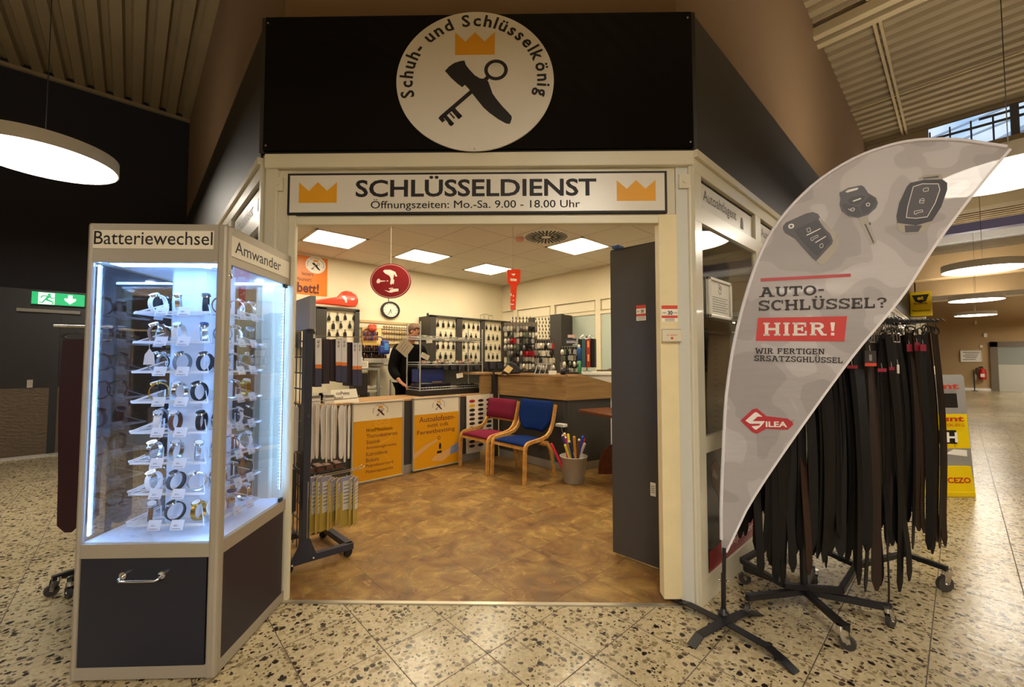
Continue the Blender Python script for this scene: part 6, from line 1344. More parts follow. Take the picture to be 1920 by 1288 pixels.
t = thing('poster', 'orange wall poster ending in bett! with round emblem, upper left', 'poster', (x0, YB - .006, z0)); w, h = x1 - x0, z1 - z0; MB().box(0, w, 0, .005, 0, h).build('sheet', mat('poster_orange', '#E07B10', .35), t)
ex = aty(592, 497, 6.40); b = MB().disc((ex.x - x0, -.002, ex.z - z0), (1, 0, 0), (0, 0, 1), .14, .125, .003, 40).build('badge', WHITE, t); m = MB(); emblem(m, (ex.x - x0, -.0026, ex.z - z0), (1, 0, 0), (0, 0, 1), .135, .12, fs=.2); m.build('emblem', [BLACK, GOLD], t)
b = MB(); q0 = aty(557, 546, 6.40); q1 = aty(598, 547, 6.40); text(b, 'bett!', (q0.x - x0, -.001, q0.z - z0 - .01), (1, 0, 0), (0, 0, 1), q1.x - q0.x, .15, .03)
q0 = aty(557, 525, 6.4); q1 = aty(584, 525, 6.4); text(b, 'Hounort', (q0.x - x0 - .02, -.001, q0.z - z0), (1, 0, 0), (0, 0, 1), q1.x - q0.x + .02, .055, .01); q0 = aty(566, 515, 6.4); q1 = aty(588, 515, 6.4); text(b, 'lasiert', (q0.x - x0, -.001, q0.z - z0), (1, 0, 0), (0, 0, 1), q1.x - q0.x, .05, .01); b.build('lettering', mat('poster_ink', '#5A1410', .5), t)
# big orange-red plastic key lying on the left key cabinet
YK = 6.22; KRED = mat('key_red_plastic', '#E83A14', .3, coat=.3)
def kp(px, py): q = aty(px, py, YK); return (q.x, q.z)
def k8(P): return [kp(545 + x / 8.348, 480 + y / 8.348) for x, y in P]
t = thing('giant_key', 'oversized red plastic key lying on top of the left key cabinet', 'decoration', (0, 0, 0)); o = kp(588, 571); t.location = (o[0], YK, o[1])
loc = lambda P: [(x - o[0], z - o[1]) for x, z in P]
b = MB(); b.prism(loc(k8([(345, 740), (360, 710), (400, 685), (730, 640), (760, 600), (800, 560), (870, 545), (950, 560), (1020, 600), (1055, 680), (1050, 740), (1020, 795), (900, 795), (760, 775)]))[::-1], (0, -.02, 0), (1, 0, 0), (0, 0, 1), .05); bevel(b.build('body', KRED, t), .015, 3)
b = MB(); [b.prism(loc(k8(P))[::-1], (0, -.0215, 0), (1, 0, 0), (0, 0, 1), .001) for P in ([(795, 630), (840, 625), (870, 660), (870, 730), (850, 735), (840, 690), (815, 670)], [(930, 670), (992, 668), (975, 690), (945, 692)])]; b.build('white_print', WHITE, t)
c = atd(962, 540, 4.7); t = thing('hanging_key', 'red key-shaped plastic sign hanging from the shop ceiling', 'decoration', c, RB); sc = 4.7 / F_PX * 1.0
K = lambda P: [((840 + x / 4.024 - 962) * sc, -(420 + y / 4.024 - 540) * sc) for x, y in P]
b = MB(); b.prism(K([(442, 350), (450, 340), (540, 340), (548, 350), (545, 440), (520, 465), (510, 650), (472, 650), (470, 465), (445, 440)])[::-1], (0, -.012, 0), (1, 0, 0), (0, 0, 1), .024); bevel(b.build('body', KRED, t), .008, 3)
b = MB(); [b.prism(K(P)[::-1], (0, -.0128, 0), (1, 0, 0), (0, 0, 1), .0008) for P in ([(470, 410), (518, 415), (518, 432), (470, 430)], [(475, 375), (510, 375), (495, 392)], [(472, 525), (480, 525), (480, 545), (472, 545)], [(474, 602), (498, 606), (498, 612), (474, 612)], [(488, 540), (498, 540), (498, 548), (488, 548)], [(488, 575), (497, 575), (497, 582), (488, 582)])]; b.build('white_print', WHITE, t)
MB().tube([(.0, 0, (540 - 505) * sc), (.0, 0, HC - c.z)], .0015, 5).build('cord', mat('cord_dark', '#5A4A38', .6), t)
# ceiling vent and small red detector
c = atz(1024, 444, HC); t = thing('ceiling_vent', 'round swirl vent in the shop ceiling', 'vent', (c.x, c.y, HC)); Rv = (atz(1067, 444, HC) - atz(981, 444, HC)).length / 2
MB().disc((0, 0, -.006), (1, 0, 0), (0, -1, 0), Rv, Rv, .006, 56).build('plate', WHITE, t); b = MB()
for i in range(32):
    a = 2 * pi * i / 32; r0, r1 = (.22 if i % 2 == 0 else .5) * Rv, .93 * Rv; d = V((cos(a), sin(a), 0)); s = V((-sin(a), cos(a), 0)); b.obox(d * (r0 + r1) / 2 + V((0, 0, -.0075)), d * (r1 - r0) / 2, s * .010 * (1.3 if i % 2 == 0 else 1), V((0, 0, .001)))
b.build('slot', BLACK, t)
c = atz(975, 446, HC); t = thing('smoke_detector', 'small pinkish detector on the shop ceiling beside the vent', 'detector', (c.x, c.y, HC)); MB().lathe([(0, -.05), (.03, -.05), (.055, -.03), (.06, 0), (0, 0)], 24).build('housing', mat('detector_pink', '#E0A898', .5), t)

# ================================================================== KEY CABINETS ON THE REAR WALLS
KCAB = mat('cabinet_dark', '#3A3632', .5); KPAN = mat('key_panel', '#E4D9BA', .6); KEYBLK = mat('key_black', '#1C191A', .35); KLOOP = mat('key_loop', '#9A968C', .3, .8)
def key_mesh(kind):
    b = MB()
    if kind == 0: b.prism([(-.016, -.075), (.016, -.075), (.022, -.05), (.008, -.012), (-.008, -.012), (-.022, -.05)], (0, -.022, 0), (1, 0, 0), (0, 0, 1), .012, 0)
    elif kind == 1: b.prism([(-.02, -.082), (.02, -.082), (.02, -.03), (.012, -.012), (-.012, -.012), (-.02, -.03)], (0, -.022, 0), (1, 0, 0), (0, 0, 1), .012, 0)
    else: b.prism([(-.014, -.07), (.018, -.07), (.024, -.055), (.014, -.015), (.0, -.005), (-.012, -.02)], (0, -.022, 0), (1, 0, 0), (0, 0, 1), .012, 0)
    b.box(-.012, .012, -.018, -.016, -.012, .022, 1); b.tube([(0, 0, .012), (0, -.03, .014), (0, -.034, .022)], .002, 4, 1); return b.mesh('car_key', [KEYBLK, KLOOP])
KM = [key_mesh(k) for k in range(3)]
def hang_key(label, group, p, rz=0.0, k=0, sc=1.0, nm='car_key'):
    o = bpy.data.objects.new(nm, KM[k]); COL.objects.link(o); o.location = p; o.rotation_euler = (0, 0, rz); o.scale = (sc, sc, sc); return tag(o, label, 'key', group)
def key_panel(t, org, ax, w, z0, z1):
    pass
rown = ['top', 'second', 'third', 'fourth', 'fifth']
# left cabinet on the rear-left wall
yf = 6.18
def XX(px, y=yf): return aty(px, 640, y).x
def ZZ(py, px=640, y=yf): return aty(px, py, y).z
t = thing('key_cabinet', 'dark key cabinet with white panels under the giant red key', 'key cabinet', (XX(575), YB, ZZ(640))); B0 = t.location
zt, zb = ZZ(578, 620), ZZ(652, 620)
MB().box(XX(560) - B0.x, XX(672) - B0.x, yf + .03 - B0.y, 0, zb - B0.z, zt - B0.z).build('carcass', KCAB, t)
b = MB(); [b.box(XX(a) - B0.x, XX(c_) - B0.x, yf - B0.y - .02, yf + .031 - B0.y, zb - B0.z, zt - B0.z) for a, c_ in ((592, 611), (664, 672.5))]; b.box(XX(560) - B0.x, XX(672.5) - B0.x, yf - B0.y - .02, yf + .031 - B0.y, zt - B0.z - .02, zt - B0.z + .015); b.build('frame', KCAB, t)
b = MB(); [b.box(XX(a) - B0.x, XX(c_) - B0.x, yf + .02 - B0.y, yf + .0295 - B0.y, zb - B0.z, zt - .02 - B0.z) for a, c_ in ((566, 592), (611, 664))]; b.build('panel', KPAN, t)
for r, py in enumerate((590, 605, 621)):
    xs = (616, 632, 646, 663) if r != 1 else (624, 638, 655)
    for i, px in enumerate(xs): hang_key('car key, %s in the %s row of the cabinet under the giant key' % (ORD[i], rown[r]), 'car keys in the left cabinet', aty(px, py, yf + .02), 0, (r + i) % 3, 1.15)
    hang_key('car key, %s row of the narrow left panel beside the rack header' % rown[r], 'car keys in the left cabinet', aty(587, py - 4, yf + .02), 0, r % 3, 1.0)
# middle cabinet
yf = 6.05; t = thing('key_cabinet', 'long dark cabinet with three white panels of car keys on the rear wall', 'key cabinet', (XX(860), YB, ZZ(640))); B0 = t.location
zt, zb = aty(800, 591, yf).z, aty(800, 678, yf).z; xl, xr = XX(798), XX(952)
MB().box(xl - B0.x, xr - B0.x, yf + .03 - B0.y, 0, zb - .4 - B0.z, zt - B0.z).build('carcass', KCAB, t)
b = MB(); [b.box(XX(a) - B0.x, XX(c_) - B0.x, yf - .03 - B0.y, yf + .031 - B0.y, zb - B0.z, zt - B0.z) for a, c_ in ((798, 808), (847, 857), (892.5, 899.5), (932, 952))]; b.box(xl - B0.x, xr - B0.x, yf - .03 - B0.y, yf + .031 - B0.y, zt - .02 - B0.z, zt + .012 - B0.z); b.build('frame', KCAB, t)
b = MB(); [b.box(XX(a) - B0.x, XX(c_) - B0.x, yf + .015 - B0.y, yf + .0295 - B0.y, zb - B0.z, zt - .02 - B0.z) for a, c_ in ((808, 847), (857, 892.5), (899.5, 932))]; b.build('panel', KPAN, t)
b = MB(); b.cyl((XX(800) - B0.x, yf + .1 - B0.y, zt - B0.z), (XX(800) - B0.x, yf + .1 - B0.y, zt - B0.z + .05), .02, 10); b.build('hook', BLACKM, t)
for pi_, (a, c_) in enumerate(((808, 847), (857, 892.5), (899.5, 932))):
    for r, f in enumerate((.10, .34, .58, .80)):
        n = 4 if r % 2 == 0 else 3; z = zt - .02 - (zt - zb) * f
        for i in range(n):
            u = (i + .5) / n if n == 4 else (i + 1) / 4; x = XX(a) + (XX(c_) - XX(a)) * u
            hang_key('car key, %s in the %s row of the long cabinet\'s %s panel' % (ORD[i], rown[r], ['left', 'middle', 'right'][pi_]), 'car keys in the long cabinet', (x, yf + .015, z), 0, (r * 2 + i + pi_) % 3, 1.12)
# dark pouches in a row under the panels
rnd = random.Random(21)
for i in range(9):
    px = 812 + 14.5 * i; tt = thing('key_pouch', 'dark leather pouch, %s from left under the long key cabinet' % ORD[i], 'pouch', (XX(px), yf - .02, zb - .09), 0, 'pouches under the key cabinet'); MB().cbox(-.055, .055, -.02, .03, -.06, .07 + .02 * (i % 2), .012).build('pouch', mat('pouch', '#2A2630', .6), tt)
# small wire sculpture on top
c = aty(912, 589, yf + .1); t = thing('wire_bicycle', 'small wire ornament standing on the long key cabinet', 'ornament', (c.x, c.y, zt + .012)); b = MB()
for x, r in ((-.1, .05), (.0, .06), (.11, .05)): b.tube([(x + r * cos(2 * pi * k / 16), 0, r + .0 + r * sin(2 * pi * k / 16)) for k in range(16)], .003, 4, closed=True)
b.tube([(-.16, 0, .08), (-.05, 0, .12), (.06, 0, .11), (.16, 0, .10)], .003, 4); b.build('wire', mat('wire_dark', '#7A6A50', .4, .6), t)
# right board on the rear-right wall: hooks with small key cards
xf = 5.38
def YY(px): return atx(px, 640, xf).y
t = thing('key_cabinet', 'dark-framed pale hook board on the right rear wall', 'key cabinet', (XB, YY(1000), 1.9)); B0 = t.location; zt, zb = atx(1034, 592, xf).z, atx(1034, 700, xf).z
MB().box(xf + .03 - B0.x, -.0, YY(1056) - B0.y, YY(955) - B0.y, zb - B0.z, zt - B0.z).build('carcass', KCAB, t)
b = MB(); b.box(xf - .05 - B0.x, xf + .031 - B0.x, YY(1056) - B0.y, YY(1035) - B0.y, zb - B0.z, zt + .01 - B0.z); b.box(xf - .01 - B0.x, xf + .031 - B0.x, YY(1002) - B0.y, YY(991) - B0.y, zt - .16 - B0.z, zt - B0.z); b.build('frame', KCAB, t); MB().box(xf + .015 - B0.x, xf + .0295 - B0.x, YY(1034.5) - B0.y, YY(957) - B0.y, zb - B0.z, zt - .005 - B0.z).build('panel', KPAN, t)
for r in range(7):
    for i in range(5):
        px = 1005 + 6.0 * i + 1.5 * (r % 2); py = 596 + 6.5 * r
        o = hang_key('small key card, %s in row %s of the hook board\'s right half' % (ORD[i], ORD[r]), 'small keys on the hook board', atx(px, py, xf + .012), -pi / 2, 2, .55, 'small_key')
for r in range(2):
    for i in range(6): hang_key('small key card, %s in row %s of the hook board\'s left half' % (ORD[i], ORD[r]), 'small keys on the hook board', atx(962 + 6.5 * i, 594 + 6 * r, xf + .012), -pi / 2, 1, .6, 'small_key')

# ================================================================== KEYRING STANDS ON THE TALL COUNTER
ZT = ZB1 + .03
rcol = [('silver', '#A8A49C'), ('black', '#1E1B1C'), ('pale', '#D8CFB8'), ('dark', '#3A332E'), ('grey', '#7C766C'), ('green-grey', '#66705A')]
def ring_mesh(hx, k):
    b = MB(); b.tube([(0, 0, 0), (0, 0, -.03)], .0025, 4, 1)
    if k == 0: b.prism([(-.016, -.075), (.016, -.075), (.02, -.04), (.008, -.025), (-.008, -.025), (-.02, -.04)], (0, -.006, 0), (1, 0, 0), (0, 0, 1), .012)
    elif k == 1: b.lathe([(0, -.08), (.014, -.075), (.017, -.05), (.010, -.028), (0, -.025)], 8)
    else: b.box(-.013, .013, -.004, .004, -.085, -.028)
    return b.mesh('keyring', [mat('kr_' + hx[1:], hx, .3, .3), KLOOP])
RM = {(c, k): ring_mesh(h, k) for c, h in rcol + [('red', '#B01C2C'), ('gold-brown', '#8A6A30')] for k in range(3)}
def keyring(label, group, p, rz, c, k, sc=1.0):
    o = bpy.data.objects.new('keyring', RM[(c, k)]); COL.objects.link(o); o.location = p; o.rotation_euler = (0, 0, rz); o.scale = (sc, sc, sc); return tag(o, label, 'keyring', group)
rnd = random.Random(31)
def grid_stand(name_lbl, short, px0, px1, pyt, pyb, d, rows, n, redrow=None, panel=True, lean=0.0):
    A = atd(px0, pyb, d); Bp = atd(px1, pyb, d); H = atd(px0, pyt, d).z - ZT; Wd = (Bp - A).length; o = (A + Bp) / 2
    t = thing('keyring_stand', name_lbl, 'stand', (o.x, o.y, ZT), RB)
    b = MB(); b.cbox(-Wd / 2, Wd / 2, -.08, .10, 0, .03, .006); b.build('base', BLACKM, t)
    b = MB(); b.box(-Wd / 2, Wd / 2, .02, .035, .03, H); b.build('board', mat('stand_board', '#2B2724', .5) if panel else mat('stand_board_pale', '#6B6252', .5), t)
    b = MB()
    for r in range(rows): z = H * (.97 - .86 * r / max(1, rows - 1)) ; b.bar((-Wd / 2, -.015, z), (Wd / 2, -.015, z), .006, .006)
    b.build('hook_rail', CHROME, t)
    for r in range(rows):
        z = H * (.97 - .86 * r / max(1, rows - 1))
        for i in range(n):
            u = -Wd / 2 + Wd * (i + .5) / n + rnd.uniform(-.006, .006); c = rnd.choices([x[0] for x in rcol], [6, 3, 4, 2, 2, 1])[0]
            if redrow and (r, i) in redrow: c = 'red'
            if r == rows - 1 and rnd.random() < .4: c = 'gold-brown'
            p = V((o.x, o.y, ZT)) + RH * u - FH * (.022 + rnd.uniform(0, .03)); p.z = ZT + z - .004
            keyring('%s keyring, %s in row %s of the %s' % (c, ORD[i], ORD[r], short), 'keyrings on the counter stands', p, RB + rnd.uniform(-.9, .9), c, rnd.randrange(3), rnd.uniform(1.25, 1.6))
    return t
grid_stand('large stand crowded with keyrings at the left end of the tall counter', 'large keyring stand', 945, 1008, 604, 697, 6.35, 8, 11, {(2, 2), (2, 3), (4, 6), (4, 7), (4, 8), (4, 9), (4, 10)}, False)
grid_stand('dark keyring stand in the middle of the tall counter', 'middle keyring stand', 1003, 1039, 636, 697, 6.0, 5, 8, {(0, 7)})
grid_stand('small keyring stand with slanted blue header near the tall counter end', 'small keyring stand', 1051, 1084, 648, 697, 5.75, 5, 7)
c = atd(1070, 641, 5.77); t = thing('header_board', 'slanted dark blue header panel with price table above the small keyring stand', 'sign', c, RB); b = MB(); b.prism([(-.085, -.03), (.06, -.03), (.085, .045), (-.06, .05)], (0, 0, 0), (1, 0, 0), (0, 0, 1), .006); b.build('board', mat('header_blue', '#2A2E44', .4), t); b = MB(); [b.box(-.055 + .018 * i, -.042 + .018 * i, -.002, .001, -.015 + .02 * j, -.005 + .02 * j) for i in range(7) for j in range(2)]; b.build('lettering', WHITE, t); b = MB(); b.box(-.04, .06, -.004, .002, .06, .10); b.build('price_card', mat('card_pink', '#C9A69A', .6), t)
c = atd(1086, 695, 5.72); t = thing('shoe_spray', 'tall blue, white and green cleaner bottle at the counter end', 'bottle', (c.x, c.y, ZT)); b = MB(); b.lathe([(0, 0), (.03, 0), (.032, .01), (.032, .18), (0, .18)], 16); b.build('lower_wrap', mat('spray_green', '#2E7A4A', .4), t); b = MB(); b.lathe([(.0, .18), (.032, .18), (.032, .34), (.028, .36), (0, .36)], 16); b.build('upper_wrap', mat('spray_blue', '#2C5A9A', .4), t); b = MB(); b.lathe([(0, .36), (.016, .36), (.016, .40), (0, .41)], 12); b.build('cap', WHITE, t)
# black bags with cream card, clear tray stand, leaflets, gadget box
c = atd(957, 693, 5.9); t = thing('black_bag', 'black shoe-care bag with cream card leaning at the tall counter corner', 'bag', (c.x, c.y, ZT), RB); b = MB(); b.prism([(-.14, .0), (.12, .0), (.16, .04), (.10, .12), (.02, .17), (-.02, .17), (-.06, .10)], (0, 0, 0), (1, 0, 0), (0, .1, 1), .09); bevel(b.build('bag', mat('bag_black', '#17141A', .6), t), .02, 3); b = MB(); b.prism([(-.10, .045), (-.02, .0), (.04, .075), (-.035, .125)], (0, -.012, .0), (1, 0, 0), (0, .1, 1), .003); b.build('card', mat('card_cream', '#DDBF80', .6), t)
c = atd(1020, 696, 5.6); t = thing('acrylic_tray', 'clear slanted leaflet holder standing before the middle keyring stand', 'holder', (c.x, c.y, ZT), RB); b = MB(); b.box(-.14, .10, -.06, .06, 0, .006); [b.bar((x, -.05, .006), (x + .05, .04, .14), .006, .006) for x in (-.13, -.07, -.0, .07)]; b.bar((-.08, .04, .14), (.12, .04, .14), .012, .02); b.build('frame', mat('holder_grey', '#A8A29A', .25), t)
c = atd(1056, 697, 5.45); t = thing('leaflet_box', 'small black pen pot with pens on the tall counter', 'pot', (c.x, c.y, ZT), RB); b = MB(); b.lathe([(0, 0), (.035, 0), (.04, .075), (.034, .075), (.03, .01), (0, .01)], 16); b.build('pot', BLACKM, t); b = MB(); [b.tube([(.01 * i - .02, 0, .012), (.02 * i - .04, .0, .12)], .003, 5) for i in range(5)]; b.build('pen', mat('pen_grey', '#8A867E', .4), t)
c = atd(1036, 697, 5.5); t = thing('leaflet_stack', 'low stack of pale leaflets beside the black pen pot', 'leaflets', (c.x, c.y, ZT), RB); MB().box(-.05, .05, -.04, .04, 0, .05).build('stack', PAPER, t)
# ================================================================== BELT CAROUSEL AND WHITE SIDEBOARD BEHIND
c = atd(1101, 690, 6.05); cz = atd(1101, 697, 6.05).z; t = thing('white_sideboard', 'white sideboard behind the tall counter under the belt carousel', 'sideboard', (c.x, c.y, .006), RB); MB().cbox(-.22, .40, -.12, .30, .0, cz - .05, .006).build('body', WHITE, t); MB().cbox(-.24, .42, -.15, .32, cz - .05, cz - .006, .006).build('top', WHITE, t)
t = thing('belt_carousel', 'small chrome carousel of hanging black and red straps on the white sideboard', 'carousel', (c.x, c.y + .0, cz), RB); Hc_ = atd(1101, 628, 6.05).z - cz; b = MB(); b.cyl((0, 0, 0), (0, 0, Hc_ - .02), .012, 10); b.lathe([(0, 0), (.07, 0), (.07, .012), (0, .016)], 20); b.build('stem', CHROME, t); b = MB(); b.tube([(.125 * cos(2 * pi * k / 24), .125 * sin(2 * pi * k / 24), Hc_ - .06) for k in range(24)], .005, 6, closed=True)
[b.tube([(0, 0, Hc_ - .03), (.06 * cos(a), .06 * sin(a), Hc_), (.125 * cos(a), .125 * sin(a), Hc_ - .06)], .004, 5) for a in [2 * pi * k / 8 for k in range(8)]]; b.build('ring', CHROME, t)
scol = [('black', '#17141A'), ('teal', '#3E5F66'), ('red', '#A03018'), ('black', '#17141A'), ('black', '#1C1A1E'), ('black', '#17141A'), ('dark brown', '#2A1C16'), ('black', '#17141A'), ('black', '#17141A'), ('black', '#17141A'), ('black', '#17141A'), ('black', '#17141A')]
for i, (cn, hx) in enumerate(scol):
    a = pi + pi * 2 * i / 12 + .48; r = .125
    p = V((c.x, c.y, 0)) + RH * r * cos(a) + FH * r * sin(a); tt = thing('strap', '%s strap hanging on the belt carousel, %s around' % (cn, ORD[i]), 'strap', (p.x, p.y, cz + Hc_ - .065), RB + a + pi / 2, 'straps on the carousel'); MB().box(-.028, .028, -.004, .004, -(Hc_ - .13), 0).build('band', mat('strap_' + hx[1:], hx, .35), tt)
    if cn == 'red': m = MB(); m.box(-.012, .012, .0035, .0052, -.12, -.03); m.box(-.012, .012, .0035, .0052, -.32, -.22); m.box(-.012, .012, -.0052, -.0035, -.12, -.03); m.box(-.012, .012, -.0052, -.0035, -.32, -.22); m.build('label', mat('label_orange', '#E8A060', .5), tt)
p = atd(1128, 692, 6.0); t = thing('hand_tool', 'brown tool lying on the white sideboard beside the carousel', 'tool', (c.x + RH.x * .12, c.y + RH.y * .12, cz), RB); MB().tube([(0, -.08, .02), (.14, -.08, .02), (.2, -.08, .03), (.24, -.08, .03)], [.012, .014, .024, .02], 10).build('handle', mat('tool_brown', '#5A4632', .4), t)
# ================================================================== INSOLE RACK INSIDE THE ENTRANCE
RKX, RKY = .955, 3.24; NAVYM = mat('rack_navy', '#2E3240', .4, noise_amt=.06)
t = thing('insole_rack', 'dark blue-grey display rack on casters just inside the left of the entrance', 'display rack', (RKX, RKY, .006))
b = MB(); b.cbox(-.025, .025, -.04, .045, .06, 1.72, .004); b.build('post', NAVYM, t); b = MB(); b.cbox(-.025, .025, .50, .56, .06, 1.72, .004); b.build('post', NAVYM, t)
b = MB(); b.cbox(-.02, .02, -.10, .62, 1.72, 1.96, .004); b.build('header_board', mat('rack_header', '#8D8D92', .45), t)
b = MB()
for i in range(13): b.bar((0, -.03, .2 + .12 * i), (0, .54, .2 + .12 * i), .01, .01)
for i in range(1, 6): b.bar((0, -.03 + .1 * i, .1), (0, -.03 + .1 * i, 1.7), .006, .006, up=(1, 0, 0))
b.build('grid_panel', NAVYM, t)
b = MB(); b.bar((-.12, .0, .075), (.345, -.02, .075), .045, .045); b.bar((.325, -.02, .075), (.30, .46, .075), .045, .045); b.bar((-.12, .48, .075), (.345, .46, .075), .045, .045); b.prism([(-.11, .06), (.09, .06), (.03, .22), (-.03, .22)], (0, -.045, 0), (1, 0, 0), (0, 0, 1), .012); b.build('base_frame', NAVYM, t)
for (x, y) in ((.31, -.02), (.29, .46), (-.1, .0), (-.1, .48)): w_ = MB(); caster(w_, (x, y, 0), .3, .032); w_ = w_.build('caster_wheel', RUBBER, t)
b = MB(); [b.cyl((x, -.058, z), (x, -.062, z), .006, 8) for x, z in ((-.09, .075), (.05, .085))]; b.build('screw', WHITE, t)
def hooks(z, ys, L): 
    b = MB()
    for y in ys: b.tube([(.0, y, z), (L, y, z + .01), (L + .02, y, z + .03)], .0035, 6)
    b.build('hook', CHROME, t)
hy = -.03
SLEEVE = mat('sleeve_navy', '#3A3A52', .4); PKD = mat('pack_brown', '#34262A', .4, noise_amt=.15, noise_scale=60, stretch=(1, 1, 4)); SPW = mat('spine_white', '#DCD6D0', .5); ORG = mat('spine_orange', '#E0782C', .5); INKD = mat('spine_ink', '#2A2630', .6)
Wl = lambda px, py, y: (lambda q: (q.x - RKX, q.z - .006))(aty(px, py, y))
hooks(1.675, [.06], .42)
def pack(label, px0, px1, pyt, pyb, y, dep, spine=True, shift=0):
    xa, zt = Wl(px0, pyt, y); xb, _ = Wl(px1, pyt, y); xc, zb = Wl((px0 + px1) / 2, pyb, y); xa, xb = min(xa, xb), max(xa, xb); w = xb - xa; h = zt - zb; lean = xc - (xa + xb) / 2
    tt = thing('insole_pack', label, 'insole pack', (RKX + xa, y, zt), 0, 'insole packs on the upper hook'); m = MB(); sh = lambda z: lean * (-z / h)
    def bx(mb, a, b_, y0, y1, z0, z1): mb.add([(a + sh(z), yy, z) if True else 0 for z in (z0, z1) for (a_, yy) in () ] or [(q + sh(z), yy, z) for z in (z0, z1) for (q, yy) in ((a, y0), (b_, y0), (b_, y1), (a, y1))], [(0, 3, 2, 1), (4, 5, 6, 7), (0, 1, 5, 4), (1, 2, 6, 5), (2, 3, 7, 6), (3, 0, 4, 7)])
    bx(m, 0, w, .0, dep, -h, 0); m.build('box', PKD, tt)
    if spine:
        m = MB(); bx(m, 0, w, -.002, .001, -h * .55, 0); m.build('white_spine', SPW, tt); m = MB(); bx(m, 0, w, -.0022, .001, -h * .62, -h * .54); m.build('orange_band', ORG, tt); m = MB(); bx(m, 0, w, -.002, .001, -h, -h * .62); m.build('blue_foot', SLEEVE, tt)
        m = MB(); text(m, 'Fit 42', (w * .68, -.0026, -h * .19), (0, 0, 1), (-1, 0, 0), h * .14, w * .38, .02); m.build('lettering', INKD, tt)
    return tt
pk = [(591, 603, 632, 724), (629.5, 640, 634, 714), (640.5, 650.5, 633, 716), (661, 670, 641, 722), (670.5, 678.5, 641, 722)]
for i, (a, c_, yt, yb_) in enumerate(pk): pack('insole pack with white and orange spine, %s from left on the upper hook' % ORD[i], a, c_, yt, yb_, 3.235, .12)
pack('plain dark insole pack behind the first spine on the upper hook', 606, 618, 634, 718, 3.27, .10, False); pack('plain dark insole pack behind the second spine on the upper hook', 619, 628.5, 635, 712, 3.27, .10, False); pack('plain dark insole pack between the third and fourth spine', 651.5, 660, 640, 722, 3.27, .10, False)
hooks(1.19, [.0], .37)
INS = mat('insole_white', '#D9D0C4', .8); rnd = random.Random(17)
def flat_item(nm, label, group, px, pyt, pyb, y, w, prof, m, th=.008, rz=0.0, parts=None):
    q = aty(px, pyt, y); zb = aty(px, pyb, y).z; h = q.z - zb; tt = thing(nm, label, nm.replace('_', ' '), q, rz, group); b = MB(); poly = [(x * w, -h * (1 - z)) for x, z in prof]; b.prism(poly, (0, -th / 2, 0), (1, 0, 0), (0, 0, 1), th); b.build('body', m, tt)
    if parts: parts(tt, w, h)
    MB().tube([(0, 0, -.005), (0, 0, .012)], .003, 5).build('hanger', mat('hanger_clear', '#BBB6AE', .3), tt); return tt
PSOLE = [(-.12, .0), (.12, .0), (.26, .05), (.32, .2), (.30, .4), (.38, .6), (.5, .8), (.44, .93), (.2, 1), (-.2, 1), (-.44, .93), (-.5, .8), (-.38, .6), (-.30, .4), (-.32, .2), (-.26, .05)]
gx = [577, 583, 589, 596, 608, 614, 619, 624, 629, 641, 648, 655]
for i, px in enumerate(gx):
    flat_item('insole_pair', 'white insole pair hanging on the middle hook, %s from left' % ORD[i], 'white insoles on the middle hook', px, 757 + (px - 576) * .05, 864 + rnd.uniform(-6, 4), 3.245 - .02 * (i % 2), .066, PSOLE, INS, .009, rnd.choice([.9, 1.0, .75, 1.1]) if i not in (4, 9) else .4)
hooks(.63, [-.0, .05], .42)
YPK = mat('pack_straw', '#B49A45', .35); VIO = mat('pack_violet', '#8C8AA8', .3); LBLM = mat('pack_label', '#D4CFC4', .5)
def yparts(tt, w, h):
    b = MB(); b.box(-w * .5, w * .5, -.0065, -.0045, -h * .30, 0); b.build('violet_top', VIO, tt); b = MB(); b.box(-w * .34, w * .38, -.0075, -.006, -h * .66, -h * .08); b.build('label', LBLM, tt)
    b = MB(); [b.box(-w * .28, w * .3, -.0082, -.0073, -h * (.18 + .07 * k), -h * (.166 + .07 * k)) for k in range(6)]; b.build('lettering', TXT, tt)
RECT = [(-.5, 0), (.5, 0), (.5, 1), (-.5, 1)]
for i, (px, pt, pb, rz, full) in enumerate([(575, 898, 1000, .85, 0), (582, 900, 1004, .9, 0), (590, 893, 998, .55, 1), (598, 895, 996, .9, 0), (611, 894, 993, .35, 1), (620, 897, 990, .9, 0), (627, 898, 986, .8, 1), (634, 900, 980, 1.0, 0), (650, 893, 986, .12, 1), (660, 895, 984, .85, 0), (667, 897, 983, .9, 0)]):
    flat_item('polish_cloth_pack', 'straw-yellow cloth packet hanging on the low hook, %s from left' % ORD[i], 'yellow packets on the low hook', px, pt, pb, 3.25 - .012 * (i % 2), .095, RECT, YPK, .009, rz, yparts)
